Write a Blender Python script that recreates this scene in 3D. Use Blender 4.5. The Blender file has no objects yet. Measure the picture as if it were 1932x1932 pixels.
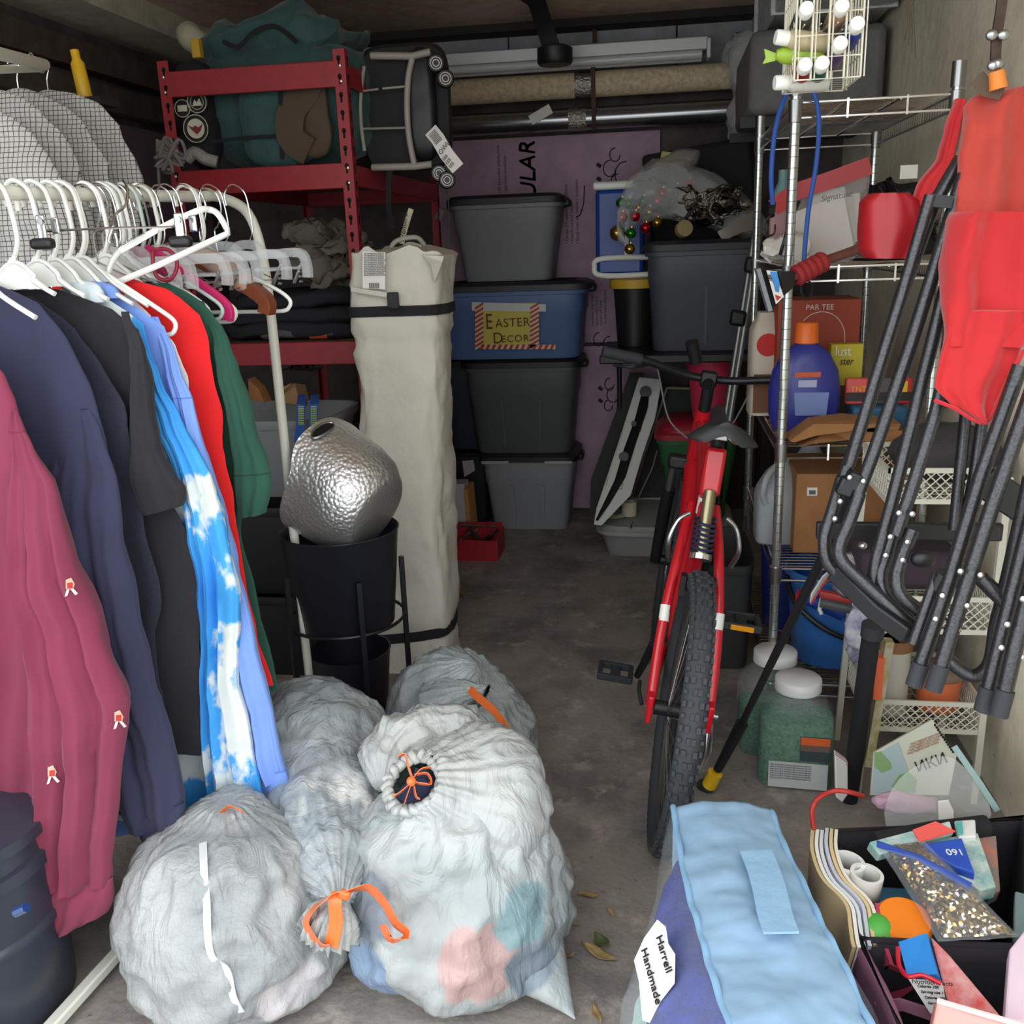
import bpy, bmesh, math, random
from mathutils import Vector, Matrix, noise
random.seed(7)
V = Vector
SC = bpy.context.scene
COL = SC.collection
PI = math.pi
# ------------------------------------------------------------------ camera, sky, exposure
CAMH = 1.42; FPX = 1786.0
yaw, pit, roll = math.radians(9.2), math.radians(15.8), math.radians(-2.1)
RC = Matrix.Rotation(yaw, 3, 'Z') @ Matrix.Rotation(PI/2 - pit, 3, 'X') @ Matrix.Rotation(roll, 3, 'Z')
cd = bpy.data.cameras.new('camera'); cam = bpy.data.objects.new('camera', cd); COL.objects.link(cam)
cam.matrix_world = Matrix.Translation((0, 0, CAMH)) @ RC.to_4x4()
cd.sensor_fit = 'HORIZONTAL'; cd.sensor_width = 36; cd.lens = 36*FPX/1932; cd.clip_start = .02
SC.camera = cam
SC.view_settings.view_transform = 'Standard'; SC.view_settings.look = 'None'
SC.view_settings.gamma = 1; SC.view_settings.use_curve_mapping = False
SC.view_settings.exposure = 1.62
w = bpy.data.worlds.new('overcast_sky'); SC.world = w; w.use_nodes = True
bgn = w.node_tree.nodes['Background']
bgn.inputs[0].default_value = (.92, .96, 1, 1); bgn.inputs[1].default_value = 1.0

# ------------------------------------------------------------------ helpers
def ray(px, py): return RC @ V(((px-966)/FPX, -(py-966)/FPX, -1.))
C0 = V((0, 0, CAMH))
def W(px, py, Y): r = ray(px, py); return C0 + r*(Y/r.y)
def Wz(px, py, z): r = ray(px, py); return C0 + r*((z-CAMH)/r.z)
def Wp(px, py, p0, n):
    r = ray(px, py); n = V(n); return C0 + r*((V(p0)-C0).dot(n)/r.dot(n))
def lin(c): c /= 255; return c/12.92 if c <= .04045 else ((c+.055)/1.055)**2.4
def rgb(c): return (lin(c[0]), lin(c[1]), lin(c[2]), 1)
MATS = {}
def mat(name, col, rough=.6, metal=0, bump=None, var=None, trans=0, alpha=1, coat=0, spec=.5, sheen=0, emit=0, second=None, sss=0):
    if name in MATS: return MATS[name]
    m = bpy.data.materials.new(name); m.use_nodes = True; nt = m.node_tree; N = nt.nodes; L = nt.links
    b = N['Principled BSDF']; c = rgb(col); b.inputs['Base Color'].default_value = c
    b.inputs['Roughness'].default_value = rough; b.inputs['Metallic'].default_value = metal
    b.inputs['Transmission Weight'].default_value = trans; b.inputs['Alpha'].default_value = alpha
    b.inputs['Coat Weight'].default_value = coat; b.inputs['Specular IOR Level'].default_value = spec
    b.inputs['Sheen Weight'].default_value = sheen
    tc = N.new('ShaderNodeTexCoord')
    if var or second:
        n = N.new('ShaderNodeTexNoise'); n.inputs['Scale'].default_value = (var or (5, .2))[0]; n.inputs['Detail'].default_value = 6
        n.inputs['Roughness'].default_value = .65
        L.new(tc.outputs['Object'], n.inputs['Vector'])
        r = N.new('ShaderNodeValToRGB'); a = (var or (5, .25))[1]
        if second:
            c2 = rgb(second); r.color_ramp.elements[0].color = c; r.color_ramp.elements[1].color = c2
        else:
            r.color_ramp.elements[0].color = [max(0, v*(1-a)) for v in c[:3]]+[1]
            r.color_ramp.elements[1].color = [min(1, v*(1+a)) for v in c[:3]]+[1]
        r.color_ramp.elements[0].position = .32; r.color_ramp.elements[1].position = .68
        L.new(n.outputs['Fac'], r.inputs['Fac']); L.new(r.outputs['Color'], b.inputs['Base Color'])
    if bump:
        n = N.new('ShaderNodeTexNoise'); n.inputs['Scale'].default_value = bump[0]; n.inputs['Detail'].default_value = 8
        L.new(tc.outputs['Object'], n.inputs['Vector'])
        bp = N.new('ShaderNodeBump'); bp.inputs['Strength'].default_value = bump[1]; bp.inputs['Distance'].default_value = bump[2] if len(bump) > 2 else .01
        L.new(n.outputs['Fac'], bp.inputs['Height']); L.new(bp.outputs['Normal'], b.inputs['Normal'])
    MATS[name] = m; return m

class MB:
    def __init__(s): s.v = []; s.f = []; s.mi = []
    def add(s, vs, fs, mi=0):
        o = len(s.v); s.v += [V(p) for p in vs]; s.f += [[o+i for i in f] for f in fs]; s.mi += [mi]*len(fs); return s
    def box(s, c, d, R=None, mi=0):
        c = V(c); vs = []
        for z in (-.5, .5):
            for x, y in ((-.5, -.5), (.5, -.5), (.5, .5), (-.5, .5)):
                p = V((x*d[0], y*d[1], z*d[2])); vs.append(c + (R @ p if R else p))
        return s.add(vs, [(3, 2, 1, 0), (4, 5, 6, 7), (0, 1, 5, 4), (1, 2, 6, 5), (2, 3, 7, 6), (3, 0, 4, 7)], mi)
    def loft(s, rings, cap=(1, 1), mi=0, loop=False):
        n = len(rings[0]); vs = [p for r in rings for p in r]; fs = []
        k = len(rings)
        for i in range(k if loop else k-1):
            j = (i+1) % k
            for a in range(n): fs.append((i*n+a, i*n+(a+1) % n, j*n+(a+1) % n, j*n+a))
        if not loop:
            if cap[0]: fs.append(tuple(range(n-1, -1, -1)))
            if cap[1]: fs.append(tuple((k-1)*n+a for a in range(n)))
        return s.add(vs, fs, mi)
    def tube(s, pts, r, n=8, mi=0, cap=(1, 1), loop=False):
        pts = [V(p) for p in pts]; k = len(pts); rs = r if isinstance(r, (list, tuple)) else [r]*k; rings = []
        prev = None
        for i, p in enumerate(pts):
            if loop: t = pts[(i+1) % k]-pts[i-1]
            else: t = pts[min(i+1, k-1)]-pts[max(i-1, 0)]
            t = t.normalized() if t.length > 1e-9 else V((0, 0, 1))
            if prev is None: a = t.cross(V((0, 0, 1)) if abs(t.z) < .9 else V((1, 0, 0))).normalized()
            else: a = (prev - t*prev.dot(t)).normalized()
            b = t.cross(a); prev = a
            rings.append([p + (a*math.cos(2*PI*q/n)+b*math.sin(2*PI*q/n))*rs[i] for q in range(n)])
        return s.loft(rings, cap, mi, loop)
    def strip(s, pts, wdir, wd, th, mi=0):   # flat strap along pts; wdir = width direction
        pts = [V(p) for p in pts]; rings = []; k = len(pts)
        for i, p in enumerate(pts):
            t = (pts[min(i+1, k-1)]-pts[max(i-1, 0)]).normalized()
            wv = V(wdir[i] if isinstance(wdir, list) else wdir); wv = (wv-t*wv.dot(t)).normalized(); nn = t.cross(wv)
            rings.append([p+wv*wd/2+nn*th/2, p-wv*wd/2+nn*th/2, p-wv*wd/2-nn*th/2, p+wv*wd/2-nn*th/2])
        return s.loft(rings, mi=mi)
    def lathe(s, prof, o=(0, 0, 0), ax=(0, 0, 1), n=24, mi=0, cap=(1, 1), fn=None):
        ax = V(ax).normalized(); a = ax.orthogonal().normalized(); b = ax.cross(a); o = V(o)
        if abs(ax.z) > .999: a = V((1, 0, 0)); b = V((0, 1, 0))*(1 if ax.z > 0 else -1)
        rings = [[o+ax*z+(a*math.cos(2*PI*q/n)+b*math.sin(2*PI*q/n))*r for q in range(n)] for r, z in prof]
        return s.loft(rings, cap, mi)
    def cyl(s, p0, p1, r0, r1=None, n=16, mi=0): return s.tube([p0, p1], [r0, r0 if r1 is None else r1], n, mi)
    def sph(s, c, r, n=12, mi=0):
        r = V(r) if hasattr(r, '__len__') else V((r, r, r)); c = V(c); rings = []
        for i in range(1, n): 
            t = PI*i/n
            rings.append([c+V((r.x*math.sin(t)*math.cos(2*PI*q/(2*n)), r.y*math.sin(t)*math.sin(2*PI*q/(2*n)), -r.z*math.cos(t))) for q in range(2*n)])
        return s.loft(rings, mi=mi)
    def prism(s, pts, off, mi=0):
        pts = [V(p) for p in pts]; off = V(off); n = len(pts)
        vs = pts+[p+off for p in pts]
        fs = [tuple(range(n-1, -1, -1)), tuple(range(n, 2*n))]+[(i, (i+1) % n, n+(i+1) % n, n+i) for i in range(n)]
        return s.add(vs, fs, mi)
    def grid(s, fn, nu, nv, mi=0):
        vs = [fn(u/nu, v/nv) for v in range(nv+1) for u in range(nu+1)]
        return s.add(vs, [(v*(nu+1)+u, v*(nu+1)+u+1, (v+1)*(nu+1)+u+1, (v+1)*(nu+1)+u) for v in range(nv) for u in range(nu)], mi)
    def build(s, name, m, parent=None, smooth=45, bevel=0, solid=0, sub=0):
        me = bpy.data.meshes.new(name); me.from_pydata([tuple(p) for p in s.v], [], s.f)
        ms = m if isinstance(m, (list, tuple)) else [m]
        for x in ms: me.materials.append(x)
        if len(ms) > 1:
            for p, i in zip(me.polygons, s.mi): p.material_index = i
        bm = bmesh.new(); bm.from_mesh(me); bmesh.ops.recalc_face_normals(bm, faces=bm.faces); bm.to_mesh(me); bm.free()
        if smooth:
            me.shade_smooth()
            if smooth < 180: me.set_sharp_from_angle(angle=math.radians(smooth))
        o = bpy.data.objects.new(name, me); COL.objects.link(o)
        if solid: q = o.modifiers.new('thickness', 'SOLIDIFY'); q.thickness = solid; q.offset = 0
        if bevel: q = o.modifiers.new('bevel', 'BEVEL'); q.width = bevel; q.segments = 2; q.limit_method = 'ANGLE'
        if sub: q = o.modifiers.new('sub', 'SUBSURF'); q.levels = q.render_levels = sub
        if parent: par(o, parent)
        return o
def base_mx(p):
    m = p.matrix_basis.copy()
    while p.parent: m = p.parent.matrix_basis @ p.matrix_parent_inverse @ m; p = p.parent
    return m
def par(o, p): o.parent = p; o.matrix_parent_inverse = base_mx(p).inverted()
def tag(o, label, cat, group=None, kind=None):
    o['label'] = label; o['category'] = cat
    if group: o['group'] = group
    if kind: o['kind'] = kind
    return o
def thing(name, label, cat, loc=(0, 0, 0), group=None, kind=None):
    o = bpy.data.objects.new(name, None); COL.objects.link(o); o.empty_display_size = .1
    o.location = loc; return tag(o, label, cat, group, kind)
def struct(o): o['kind'] = 'structure'; return o
def dup(root, loc=None, rot=None, label=None, mats=None):
    r = root.copy(); COL.objects.link(r)
    if loc is not None: r.location = loc
    if rot is not None: r.rotation_euler = rot
    if label: r['label'] = label
    for ch in list(root.children):
        c = ch.copy(); COL.objects.link(c); c.parent = r
        for g in ch.children: d = g.copy(); COL.objects.link(d); d.parent = c
    return r
def ring(c, ax, ay, rx, ry, n=16, p=2.):
    c, ax, ay = V(c), V(ax), V(ay); out = []
    for q in range(n):
        t = 2*PI*q/n+PI/n; x, y = math.cos(t), math.sin(t)
        out.append(c + ax*rx*math.copysign(abs(x)**(2/p), x) + ay*ry*math.copysign(abs(y)**(2/p), y))
    return out
X_, Y_, Z_ = V((1, 0, 0)), V((0, 1, 0)), V((0, 0, 1))
def spl(pts, n=6, loop=False):
    pts = [V(p) for p in pts]; k = len(pts); out = []
    for i in range(k if loop else k-1):
        if loop: a, b, c, d = pts[i-1], pts[i], pts[(i+1) % k], pts[(i+2) % k]
        else: a, b, c, d = pts[max(i-1, 0)], pts[i], pts[i+1], pts[min(i+2, k-1)]
        for j in range(n):
            t = j/n
            out.append(.5*((2*b)+(c-a)*t+(2*a-5*b+4*c-d)*t*t+(3*b-3*c+d-a)*t**3))
    if not loop: out.append(pts[-1])
    return out
def text(s, p, right, up, size, m, parent, name='lettering', th=.0004, align='LEFT', shear=0, sx=1, track=1):
    cu = bpy.data.curves.new(name, 'FONT'); cu.body = s; cu.size = size; cu.extrude = th; cu.align_x = align; cu.shear = shear; cu.space_character = track
    o = bpy.data.objects.new(name+'_t', cu); COL.objects.link(o)
    dg = bpy.context.evaluated_depsgraph_get(); me = bpy.data.meshes.new_from_object(o.evaluated_get(dg))
    bpy.data.objects.remove(o); bpy.data.curves.remove(cu)
    r, u = V(right).normalized(), V(up).normalized(); u = (u-r*u.dot(r)).normalized(); n = r.cross(u)
    me.transform(Matrix.Translation(V(p)+n*.001) @ Matrix((r, u, n)).transposed().to_4x4() @ Matrix.Scale(sx, 4, (1, 0, 0)))
    me.materials.clear(); me.materials.append(m)
    q = bpy.data.objects.new(name, me); COL.objects.link(q)
    if parent: par(q, parent)
    return q
def nz(p, s, seed=0): return noise.noise(V((p[0]*s+seed, p[1]*s+seed*1.7, p[2]*s-seed)))
def fbm(p, s, seed=0, o=4): return noise.fractal(V((p[0]*s+seed*3.1, p[1]*s+seed, p[2]*s-seed)), 1., 2., o)
# ------------------------------------------------------------------ materials
K = lambda n, c, **k: mat(n, c, **k)
white_pl = K('white_plastic', (235, 236, 228), rough=.35)
cream_pl = K('cream_plastic', (222, 222, 205), rough=.4)
black_pl = K('black_plastic', (26, 26, 28), rough=.45)
black_mt = K('black_painted_metal', (36, 37, 40), rough=.38, metal=.3, bump=(300, .15, .001))
dark_rub = K('dark_rubber', (48, 50, 54), rough=.75)
chrome = K('chrome', (225, 226, 228), rough=.16, metal=1)
steel = K('brushed_steel', (170, 172, 172), rough=.32, metal=1)
silver = K('silver_rivet', (210, 210, 210), rough=.3, metal=1)
red_pt = K('red_enamel', (196, 22, 38), rough=.3, coat=.4)
red_sh = K('red_shelf_enamel', (150, 30, 40), rough=.5, var=(20, .15))
red_fab = K('red_polyester', (188, 20, 27), rough=.75, sheen=.3, bump=(500, .2, .002), var=(6, .08))
orange = K('orange_plastic', (240, 115, 40), rough=.4)
yellow = K('yellow_plastic', (235, 190, 30), rough=.45)
ink = K('black_ink', (22, 20, 22), rough=.7)
paper = K('white_paper', (232, 230, 222), rough=.8)
card = K('brown_cardboard', (160, 112, 68), rough=.85, var=(15, .12))
wood = K('brown_wood', (120, 62, 36), rough=.35, var=(30, .2))
clear = K('clear_plastic', (238, 242, 242), rough=.08, trans=1.)
black_fab = K('black_fabric', (30, 29, 33), rough=.9, bump=(300, .3, .002))
def wear_floor(m):
    N, L = m.node_tree.nodes, m.node_tree.links
# ------------------------------------------------------------------ the garage itself
XL, XR, YB, YF, ZC = -2.35, .86, 5.05, .95, 2.42
conc = mat('stained_concrete', (82, 77, 74), rough=.75, bump=(60, .5, .006))
def rich(m, cols, scales, rough=None):
    N, L = m.node_tree.nodes, m.node_tree.links; b = N['Principled BSDF']; tc = N.new('ShaderNodeTexCoord'); prev = None
    for i, (c, s, lo, hi) in enumerate(zip(cols[1:], scales, *[[x[j] for x in RNG] for j in (0, 1)])):
        n = N.new('ShaderNodeTexNoise'); n.inputs['Scale'].default_value = s; n.inputs['Detail'].default_value = 9; n.inputs['Roughness'].default_value = .7
        L.new(tc.outputs['Object'], n.inputs['Vector'])
        mr = N.new('ShaderNodeMapRange'); mr.inputs['From Min'].default_value = lo; mr.inputs['From Max'].default_value = hi; L.new(n.outputs['Fac'], mr.inputs['Value'])
        mx = N.new('ShaderNodeMix'); mx.data_type = 'RGBA'; mx.inputs['A'].default_value = rgb(cols[0]); mx.inputs['B'].default_value = rgb(c)
        if prev: L.new(prev, mx.inputs['A'])
        L.new(mr.outputs['Result'], mx.inputs['Factor']); prev = mx.outputs['Result']
    L.new(prev, b.inputs['Base Color'])
RNG = [(.45, .62), (.55, .7), (.62, .72)]
rich(conc, [(150, 141, 134), (112, 105, 101), (182, 172, 160), (66, 63, 61)], [3., 9., 28.])
MB().add([(XL, YF, 0), (XR, YF, 0), (XR, YB, 0), (XL, YB, 0), (XL, YF, -.1), (XR, YF, -.1), (XR, YB, -.1), (XL, YB, -.1)], [(0, 1, 2, 3), (7, 6, 5, 4), (0, 4, 5, 1), (1, 5, 6, 2), (2, 6, 7, 3), (3, 7, 4, 0)])
fl = struct(MB().box(((XL+XR)/2, (YB+YF)/2, -.05), (XR-XL+.3, YB-YF+.3, .1)).build('floor', conc, smooth=0))
drive = mat('pale_driveway', (190, 186, 178), rough=.9, var=(4, .1))
struct(MB().box((-.7, -5.2, -.055), (14, 12.0, .1)).build('floor_driveway', drive, smooth=0))
wallm = mat('cream_wall_plaster', (205, 195, 165), rough=.9, bump=(14, .6, .01)); RNG = [(.48, .66), (.58, .7), (.64, .74)]
rich(wallm, [(246, 238, 214), (222, 212, 186), (250, 246, 232), (140, 128, 108)], [2.5, 8., 22.])
struct(MB().box((XR+.06, (YB+YF)/2, ZC/2), (.12, YB-YF+.2, ZC)).build('wall_right', wallm, smooth=0))
darkw = mat('dark_wall_board', (84, 76, 76), rough=.85, var=(6, .4), bump=(20, .4, .005))
purp = mat('purple_insulation_board', (124, 104, 116), rough=.7, var=(5, .2), bump=(60, .2, .003))
wl = struct(MB().box((XL-.06, (YB+YF)/2, ZC/2), (.12, YB-YF+.2, ZC)).build('wall_left', darkw, smooth=0))
m = MB()
for i, (y0, y1, z0, z1) in enumerate([(1.2, 2.5, 1.42, 1.98), (2.6, 3.5, 1.42, 1.98), (3.6, 4.9, 1.42, 1.98), (1.2, 3.1, .3, 1.3), (3.2, 4.9, .3, 1.3)]): m.box((XL+.012, (y0+y1)/2, (z0+z1)/2), (.025, y1-y0, z1-z0))
m.build('insulation_board', purp, wl, smooth=0)
m = MB()
for z in (1.36, 2.06, 2.2): m.box((XL+.04, 3., z), (.09, 4., .1))
m.build('wooden_rail', mat('dark_timber', (84, 72, 62), rough=.8, var=(12, .4)), wl, smooth=0)
wb = struct(MB().box(((XL+XR)/2, YB+.06, ZC/2), (XR-XL+.2, .12, ZC)).build('wall_back', darkw, smooth=0))
blk = mat('grey_block_face', (150, 151, 154), rough=.9, var=(9, .2), bump=(40, .4, .004))
m = MB()
for i in range(4): m.box((XL+.4+i*.806, YB-.03, 2.31), (.8, .06, .215))
m.build('header_block', blk, wb, smooth=0, bevel=.004)
pk = mat('pink_insulation_board', (176, 146, 164), rough=.65, var=(7, .15), bump=(80, .2, .002))
m = MB()
m.box((-.57, YB-.02, 1.42), (1.12, .04, 1.02)); m.box((.02-.28, YB-.02, .45), (.5, .04, .88))
pb = m.build('insulation_board', pk, wb, smooth=0)
pinkdark = mat('grey_print', (44, 34, 42), rough=.8)
yw = YB-.041
def WB(px, py): return W(px, py, yw)
u = (WB(1007, 265)-WB(1003, 360)).normalized(); 
for k_ in (0, .003, -.003): text('FOAMULAR', WB(1008, 266)+V((k_, 0, 0)), (0, 0, 1), (-1, 0, 0), .112, pinkdark, pb, shear=.2, align='RIGHT')
for (px, py, s, z) in [(1050, 450, 'Corner insulation', .03), (1072, 460, '\u2022 Design 2.5 square edge retains', .022), (1082, 460, '\u2022 Fast-R cut and install', .022), (1092, 460, '\u2022 Keep inset on resistant insulation', .022), (945, 365, '150 Extruded polystyrene', .022), (957, 365, 'rigid foam insulation', .022)]:
    text(s, WB(px, py), (0, 0, 1), (-1, 0, 0), z, pinkdark, pb)
for (px, py, s) in [(1120, 615, 'Insulation that stays'), (1128, 615, 'square edge board'), (1136, 615, 'closed cell foam'), (1144, 612, 'do not leave exposed')]:
    text(s, WB(px, py), (0, 0, 1), (-1, 0, 0), .02, pinkdark, pb)
m = MB()   # abstract printed squiggles on the foam boards (no character)
for cx, cy, r in [(1160, 292, 10), (1150, 318, 12), (1165, 345, 13), (1148, 352, 8), (1180, 330, 20), (1150, 725, 9), (1156, 745, 11), (1148, 765, 8), (1130, 640, 10), (1150, 650, 12)]:
    m.tube([WB(cx+r*math.cos(a*.6), cy+r*1.3*math.sin(a*.6)) for a in range(9)], .0028, 5)
for px, py in [(1130, 312), (1130, 338), (1133, 733), (1133, 756)]: m.box(WB(px, py), (.025, .003, .018), Matrix.Rotation(.6, 3, 'Y'))
m.tube([WB(1103, 350), WB(1101, 385), WB(1095, 405), WB(1087, 410)], .003, 5); m.build('printed_scribble', pinkdark, pb)
ceilm = mat('old_ceiling_boards', (118, 98, 80), rough=.9, bump=(10, .5, .01)); RNG = [(.42, .62), (.55, .72), (.6, .72)]
rich(ceilm, [(214, 192, 168), (176, 152, 130), (226, 216, 200), (130, 110, 96)], [3., 10., 30.])
struct(MB().box(((XL+XR)/2, (YB+YF)/2, ZC+.05), (XR-XL+.3, YB-YF+.3, .1)).build('ceiling', ceilm, smooth=0))
m = MB(); m.box((-.75, YB-.13, ZC-.018), (3.2, .14, .036)); struct(m.build('trim_1', mat('dark_trim', (40, 36, 34), rough=.8), smooth=0))
m = MB(); m.box((XL+.14, 3., ZC-.05), (.28, 4., .1)); struct(m.build('trim_2', mat('pale_concrete_ledge', (200, 194, 172), rough=.9, var=(8, .2), bump=(20, .4, .01)), smooth=0))
# front wall round the open door (behind the camera's view)
m = MB(); m.box((XL+.1, YF, 1.05), (.2, .15, 2.1)); m.box((XR-.03, YF, 1.05), (.06, .15, 2.1)); m.box(((XL+XR)/2, YF, 2.37), (XR-XL, .15, .1)); struct(m.build('wall_front', wallm, smooth=0))
# duct
galv = mat('galvanised_sheet', (200, 205, 206), rough=.6, metal=.2, var=(30, .2), bump=(40, .1, .002))
t = thing('air_duct', 'galvanised sheet metal duct along the ceiling above the wire rack', 'duct', (.6, 4.2, 2.1))
m = MB(); m.box((.62, 4.1, 2.31), (.42, 1.8, .2)); m.build('duct_body', galv, t, smooth=0, bevel=.006)
for y in (3.3, 4., 4.7): MB().box((.62, y, 2.31), (.45, .02, .215)).build('seam_flange', galv, t, smooth=0)
t = tag(MB().box((.58, 4.5, 2.02), (.5, .9, .3)).build('storage_box', mat('charcoal_box', (120, 120, 118), rough=.7, var=(8, .2)), bevel=.03), 'long dark grey box up under the duct in the back right corner', 'box')
t = thing('wall_bracket', 'black wooden bracket holding the grey box under the duct', 'bracket', (.58, 4.2, 1.84)); MB().box((.58, 4.15, 1.85), (.55, .04, .04)).build('shelf_arm', black_pl, t, smooth=0); MB().box((.58, 4.75, 1.85), (.55, .04, .04)).build('shelf_arm', black_pl, t, smooth=0); MB().box((.84, 4.45, 1.85), (.03, .7, .04)).build('wall_rail', black_pl, t, smooth=0)
m = MB()
for i in range(4):
    p = W(1708+i*5, 0, 2.9); m.tube(spl([p+V((0, 0, .15)), p, W(1712+i*4, 45, 2.9), W(1706+i*7, 75+12*i, 2.9)], 5), .0022, 5)
tag(m.build('frayed_cord', mat('tan_string', (120, 112, 90), rough=.9)), 'frayed tan cord dangling from the ceiling right of the wire basket', 'cord')
# pipes and light on the back wall
p1, p2 = W(770, 168, 4.88), W(1440, 152, 4.88); p1.z = p2.z = 2.135
t = thing('cardboard_tube', 'long beige speckled tube hung under the fluorescent light', 'tube', (p1+p2)/2)
MB().cyl(p1, p2, .058, n=24).build('tube_body', mat('speckled_beige', (205, 188, 156), rough=.85, var=(45, .3)), t)
foil = mat('crumpled_foil', (190, 188, 180), rough=.25, metal=1, bump=(90, 1, .01))
c = W(1103, 160, 4.88); c.z = 2.135; MB().cyl(c-X_*.045, c+X_*.045, .0605, n=24).build('foil_tape', foil, t)
q1, q2 = W(770, 222, 4.88), W(1400, 215, 4.88); q1.z = q2.z = 1.985
t = thing('metal_duct_pipe', 'long shiny grey metal pipe below the beige tube', 'pipe', (q1+q2)/2)
MB().cyl(q1, q2, .05, n=24).build('pipe_body', mat('shiny_grey_metal', (150, 152, 155), rough=.22, metal=.9), t)
c = W(1095, 215, 4.88); c.z = 1.985; MB().cyl(c-X_*.055, c+X_*.03, .0525, n=24).build('foil_tape', foil, t)
c = W(1020, 216, 4.82); MB().box(c, (.11, .002, .045), Matrix.Rotation(-.45, 3, 'Y')).build('paper_tag', paper, t)
t = thing('hanging_strap', 'brown perforated metal strap looped around both long pipes', 'strap', (-.38, 4.88, 2.1))
sx = W(1121, 160, 4.88).x; m = MB(); yy = 4.88
m.strip([V((sx, yy, ZC-.02))+V((0, -.066, -.2)), (sx, yy-.066, 2.135), (sx, yy-.056, 1.985), (sx, yy-.03, 1.93), (sx, yy+.03, 1.93), (sx, yy+.068, 2.1), (sx, yy+.068, ZC-.02)], X_, .02, .003)
m.build('strap_band', mat('rusty_strap', (70, 52, 42), rough=.6, metal=.6), t)
l1, l2 = W(825, 130, 4.78), W(1337, 102, 4.78); l1.z = l2.z = 2.235
t = thing('fluorescent_light', 'unlit twin tube strip light fixed above the beige tube', 'light', (l1+l2)/2)
c = (l1+l2)/2; Lw = (l2-l1).length
MB().box(c+V((0, .05, .03)), (Lw, .1, .06)).build('light_housing', mat('grey_housing', (190, 192, 190), rough=.35, metal=.5), t, bevel=.006)
MB().cyl(l1+V((.03, -.01, -.018)), l2+V((-.03, -.01, -.018)), .019).build('light_tube', mat('milky_glass', (205, 208, 205), rough=.15), t)
MB().cyl(l1+V((.03, .045, -.022)), l2+V((-.03, .045, -.022)), .019).build('light_tube', MATS['milky_glass'], t)
for q in (l1, l2): MB().box(q+V((0, .03, .005)), (.02, .1, .085)).build('end_cap', MATS['grey_housing'], t, bevel=.004)
t = thing('motor_bracket', 'black round bracket hanging from the ceiling before the strip light', 'bracket', W(1045, 110, 4.5))
c = W(1047, 106, 4.5); m = MB(); m.lathe([(.07, -.035), (.078, -.025), (.078, .03), (.06, .04)], c, Z_, 20); m.build('bracket_drum', black_pl, t)
a = W(1000, 62, 4.35); b = W(1040, 88, 4.5); MB().strip([V((a.x-.02, 4.3, ZC-.003)), V((a.x+.03, 4.36, ZC-.03)), b, c], X_, .075, .01).build('bracket_arm', black_pl, t)
t = thing('plastic_sheet', 'crumpled grey translucent plastic wrapped over the right ends of pipes', 'plastic sheet', W(1430, 180, 4.8))
m = MB(); ctr = V(((W(1425, 180, 4.8)).x, 4.82, 2.05))
rings = []
for i in range(26):
    f = i/25; z = 2.3-f*.45; r = .1+.04*math.sin(f*3)+.02*math.sin(f*9); cx = ctr.x+.03*f
    rings.append([V((cx+(r+.03*fbm((math.cos(a*PI/16), math.sin(a*PI/16), f*3), 2))*math.cos(a*PI/16)*1.05, 4.85+(r*.9)*math.sin(a*PI/16), z+.03*fbm((a*.4, f, 0), 1))) for a in range(32)])
m.loft(rings).build('plastic_film', mat('grey_translucent_film', (205, 207, 204), rough=.35, alpha=.75, bump=(25, .8, .01)), t)
# ------------------------------------------------------------------ red boltless shelving
SX0, SX1, SY0, SY1 = -1.70, -1.04, 3.3, 4.6
t = thing('shelving_unit', 'red boltless steel shelving unit against the left wall', 'shelf', (-1.37, 3.95, 0)); shelf = t
hole = K('dark_slot', (14, 8, 10), rough=.9)
for x, y, sx, sy in ((SX0, SY0, 1, 1), (SX1, SY0, -1, 1), (SX0, SY1, 1, -1), (SX1, SY1, -1, -1)):
    m = MB(); m.box((x+sx*.018, y, 1.03), (.04, .003, 2.06)); m.box((x, y+sy*.02, 1.03), (.003, .04, 2.06))
    h = m
    for i in range(36):
        z = .06+i*.056; c = V((x+sx*.02, y-sy*.0025, z))
        h.prism([c+V((.0075*math.cos(a), 0, .012+.0085*math.sin(a))) for a in [k*PI/5 for k in range(10)]], (0, .001, 0), mi=1)
        h.box(c+V((0, .0005, -.002)), (.007, .001, .022), mi=1)
        c = V((x+(.0025 if sx < 0 else -.0025), y+sy*.022, z)); h.prism([c+V((0, .0075*math.cos(a), .012+.0085*math.sin(a))) for a in [k*PI/5 for k in range(10)]], (.001, 0, 0), mi=1); h.box(c+V((0, 0, -.002)), (.001, .007, .022), mi=1)
    h.build('post', [red_sh, hole], t, smooth=0)
chip = K('particle_board', (120, 92, 66), rough=.9, var=(60, .3))
for z in (1.985, 1.665, 1.065, .56, .12):
    for y in (SY0, SY1):
        p = MB().box(((SX0+SX1)/2, y+(.004 if y == SY0 else -.004), z), (SX1-SX0-.03, .012, .082)).build('beam', red_sh, t, bevel=.003)
        if y == SY0:
            r = MB()
            for x in (SX0+.016, SX1-.016):
                for dz in (-.024, .024): r.sph((x, y-.004, z+dz), (.006, .003, .006), 5)
            r.build('rivet', silver, p)
    for x in (SX0, SX1): MB().box((x+(.006 if x == SX0 else -.006), (SY0+SY1)/2, z), (.012, SY1-SY0-.02, .07)).build('beam', red_sh, t, bevel=.003)
    if z < 1.9: MB().box(((SX0+SX1)/2, (SY0+SY1)/2, z+.03), (SX1-SX0-.03, SY1-SY0-.03, .014)).build('shelf_board', chip, t, smooth=0)
ZD = 1.705   # top of the board on the upper level
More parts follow.
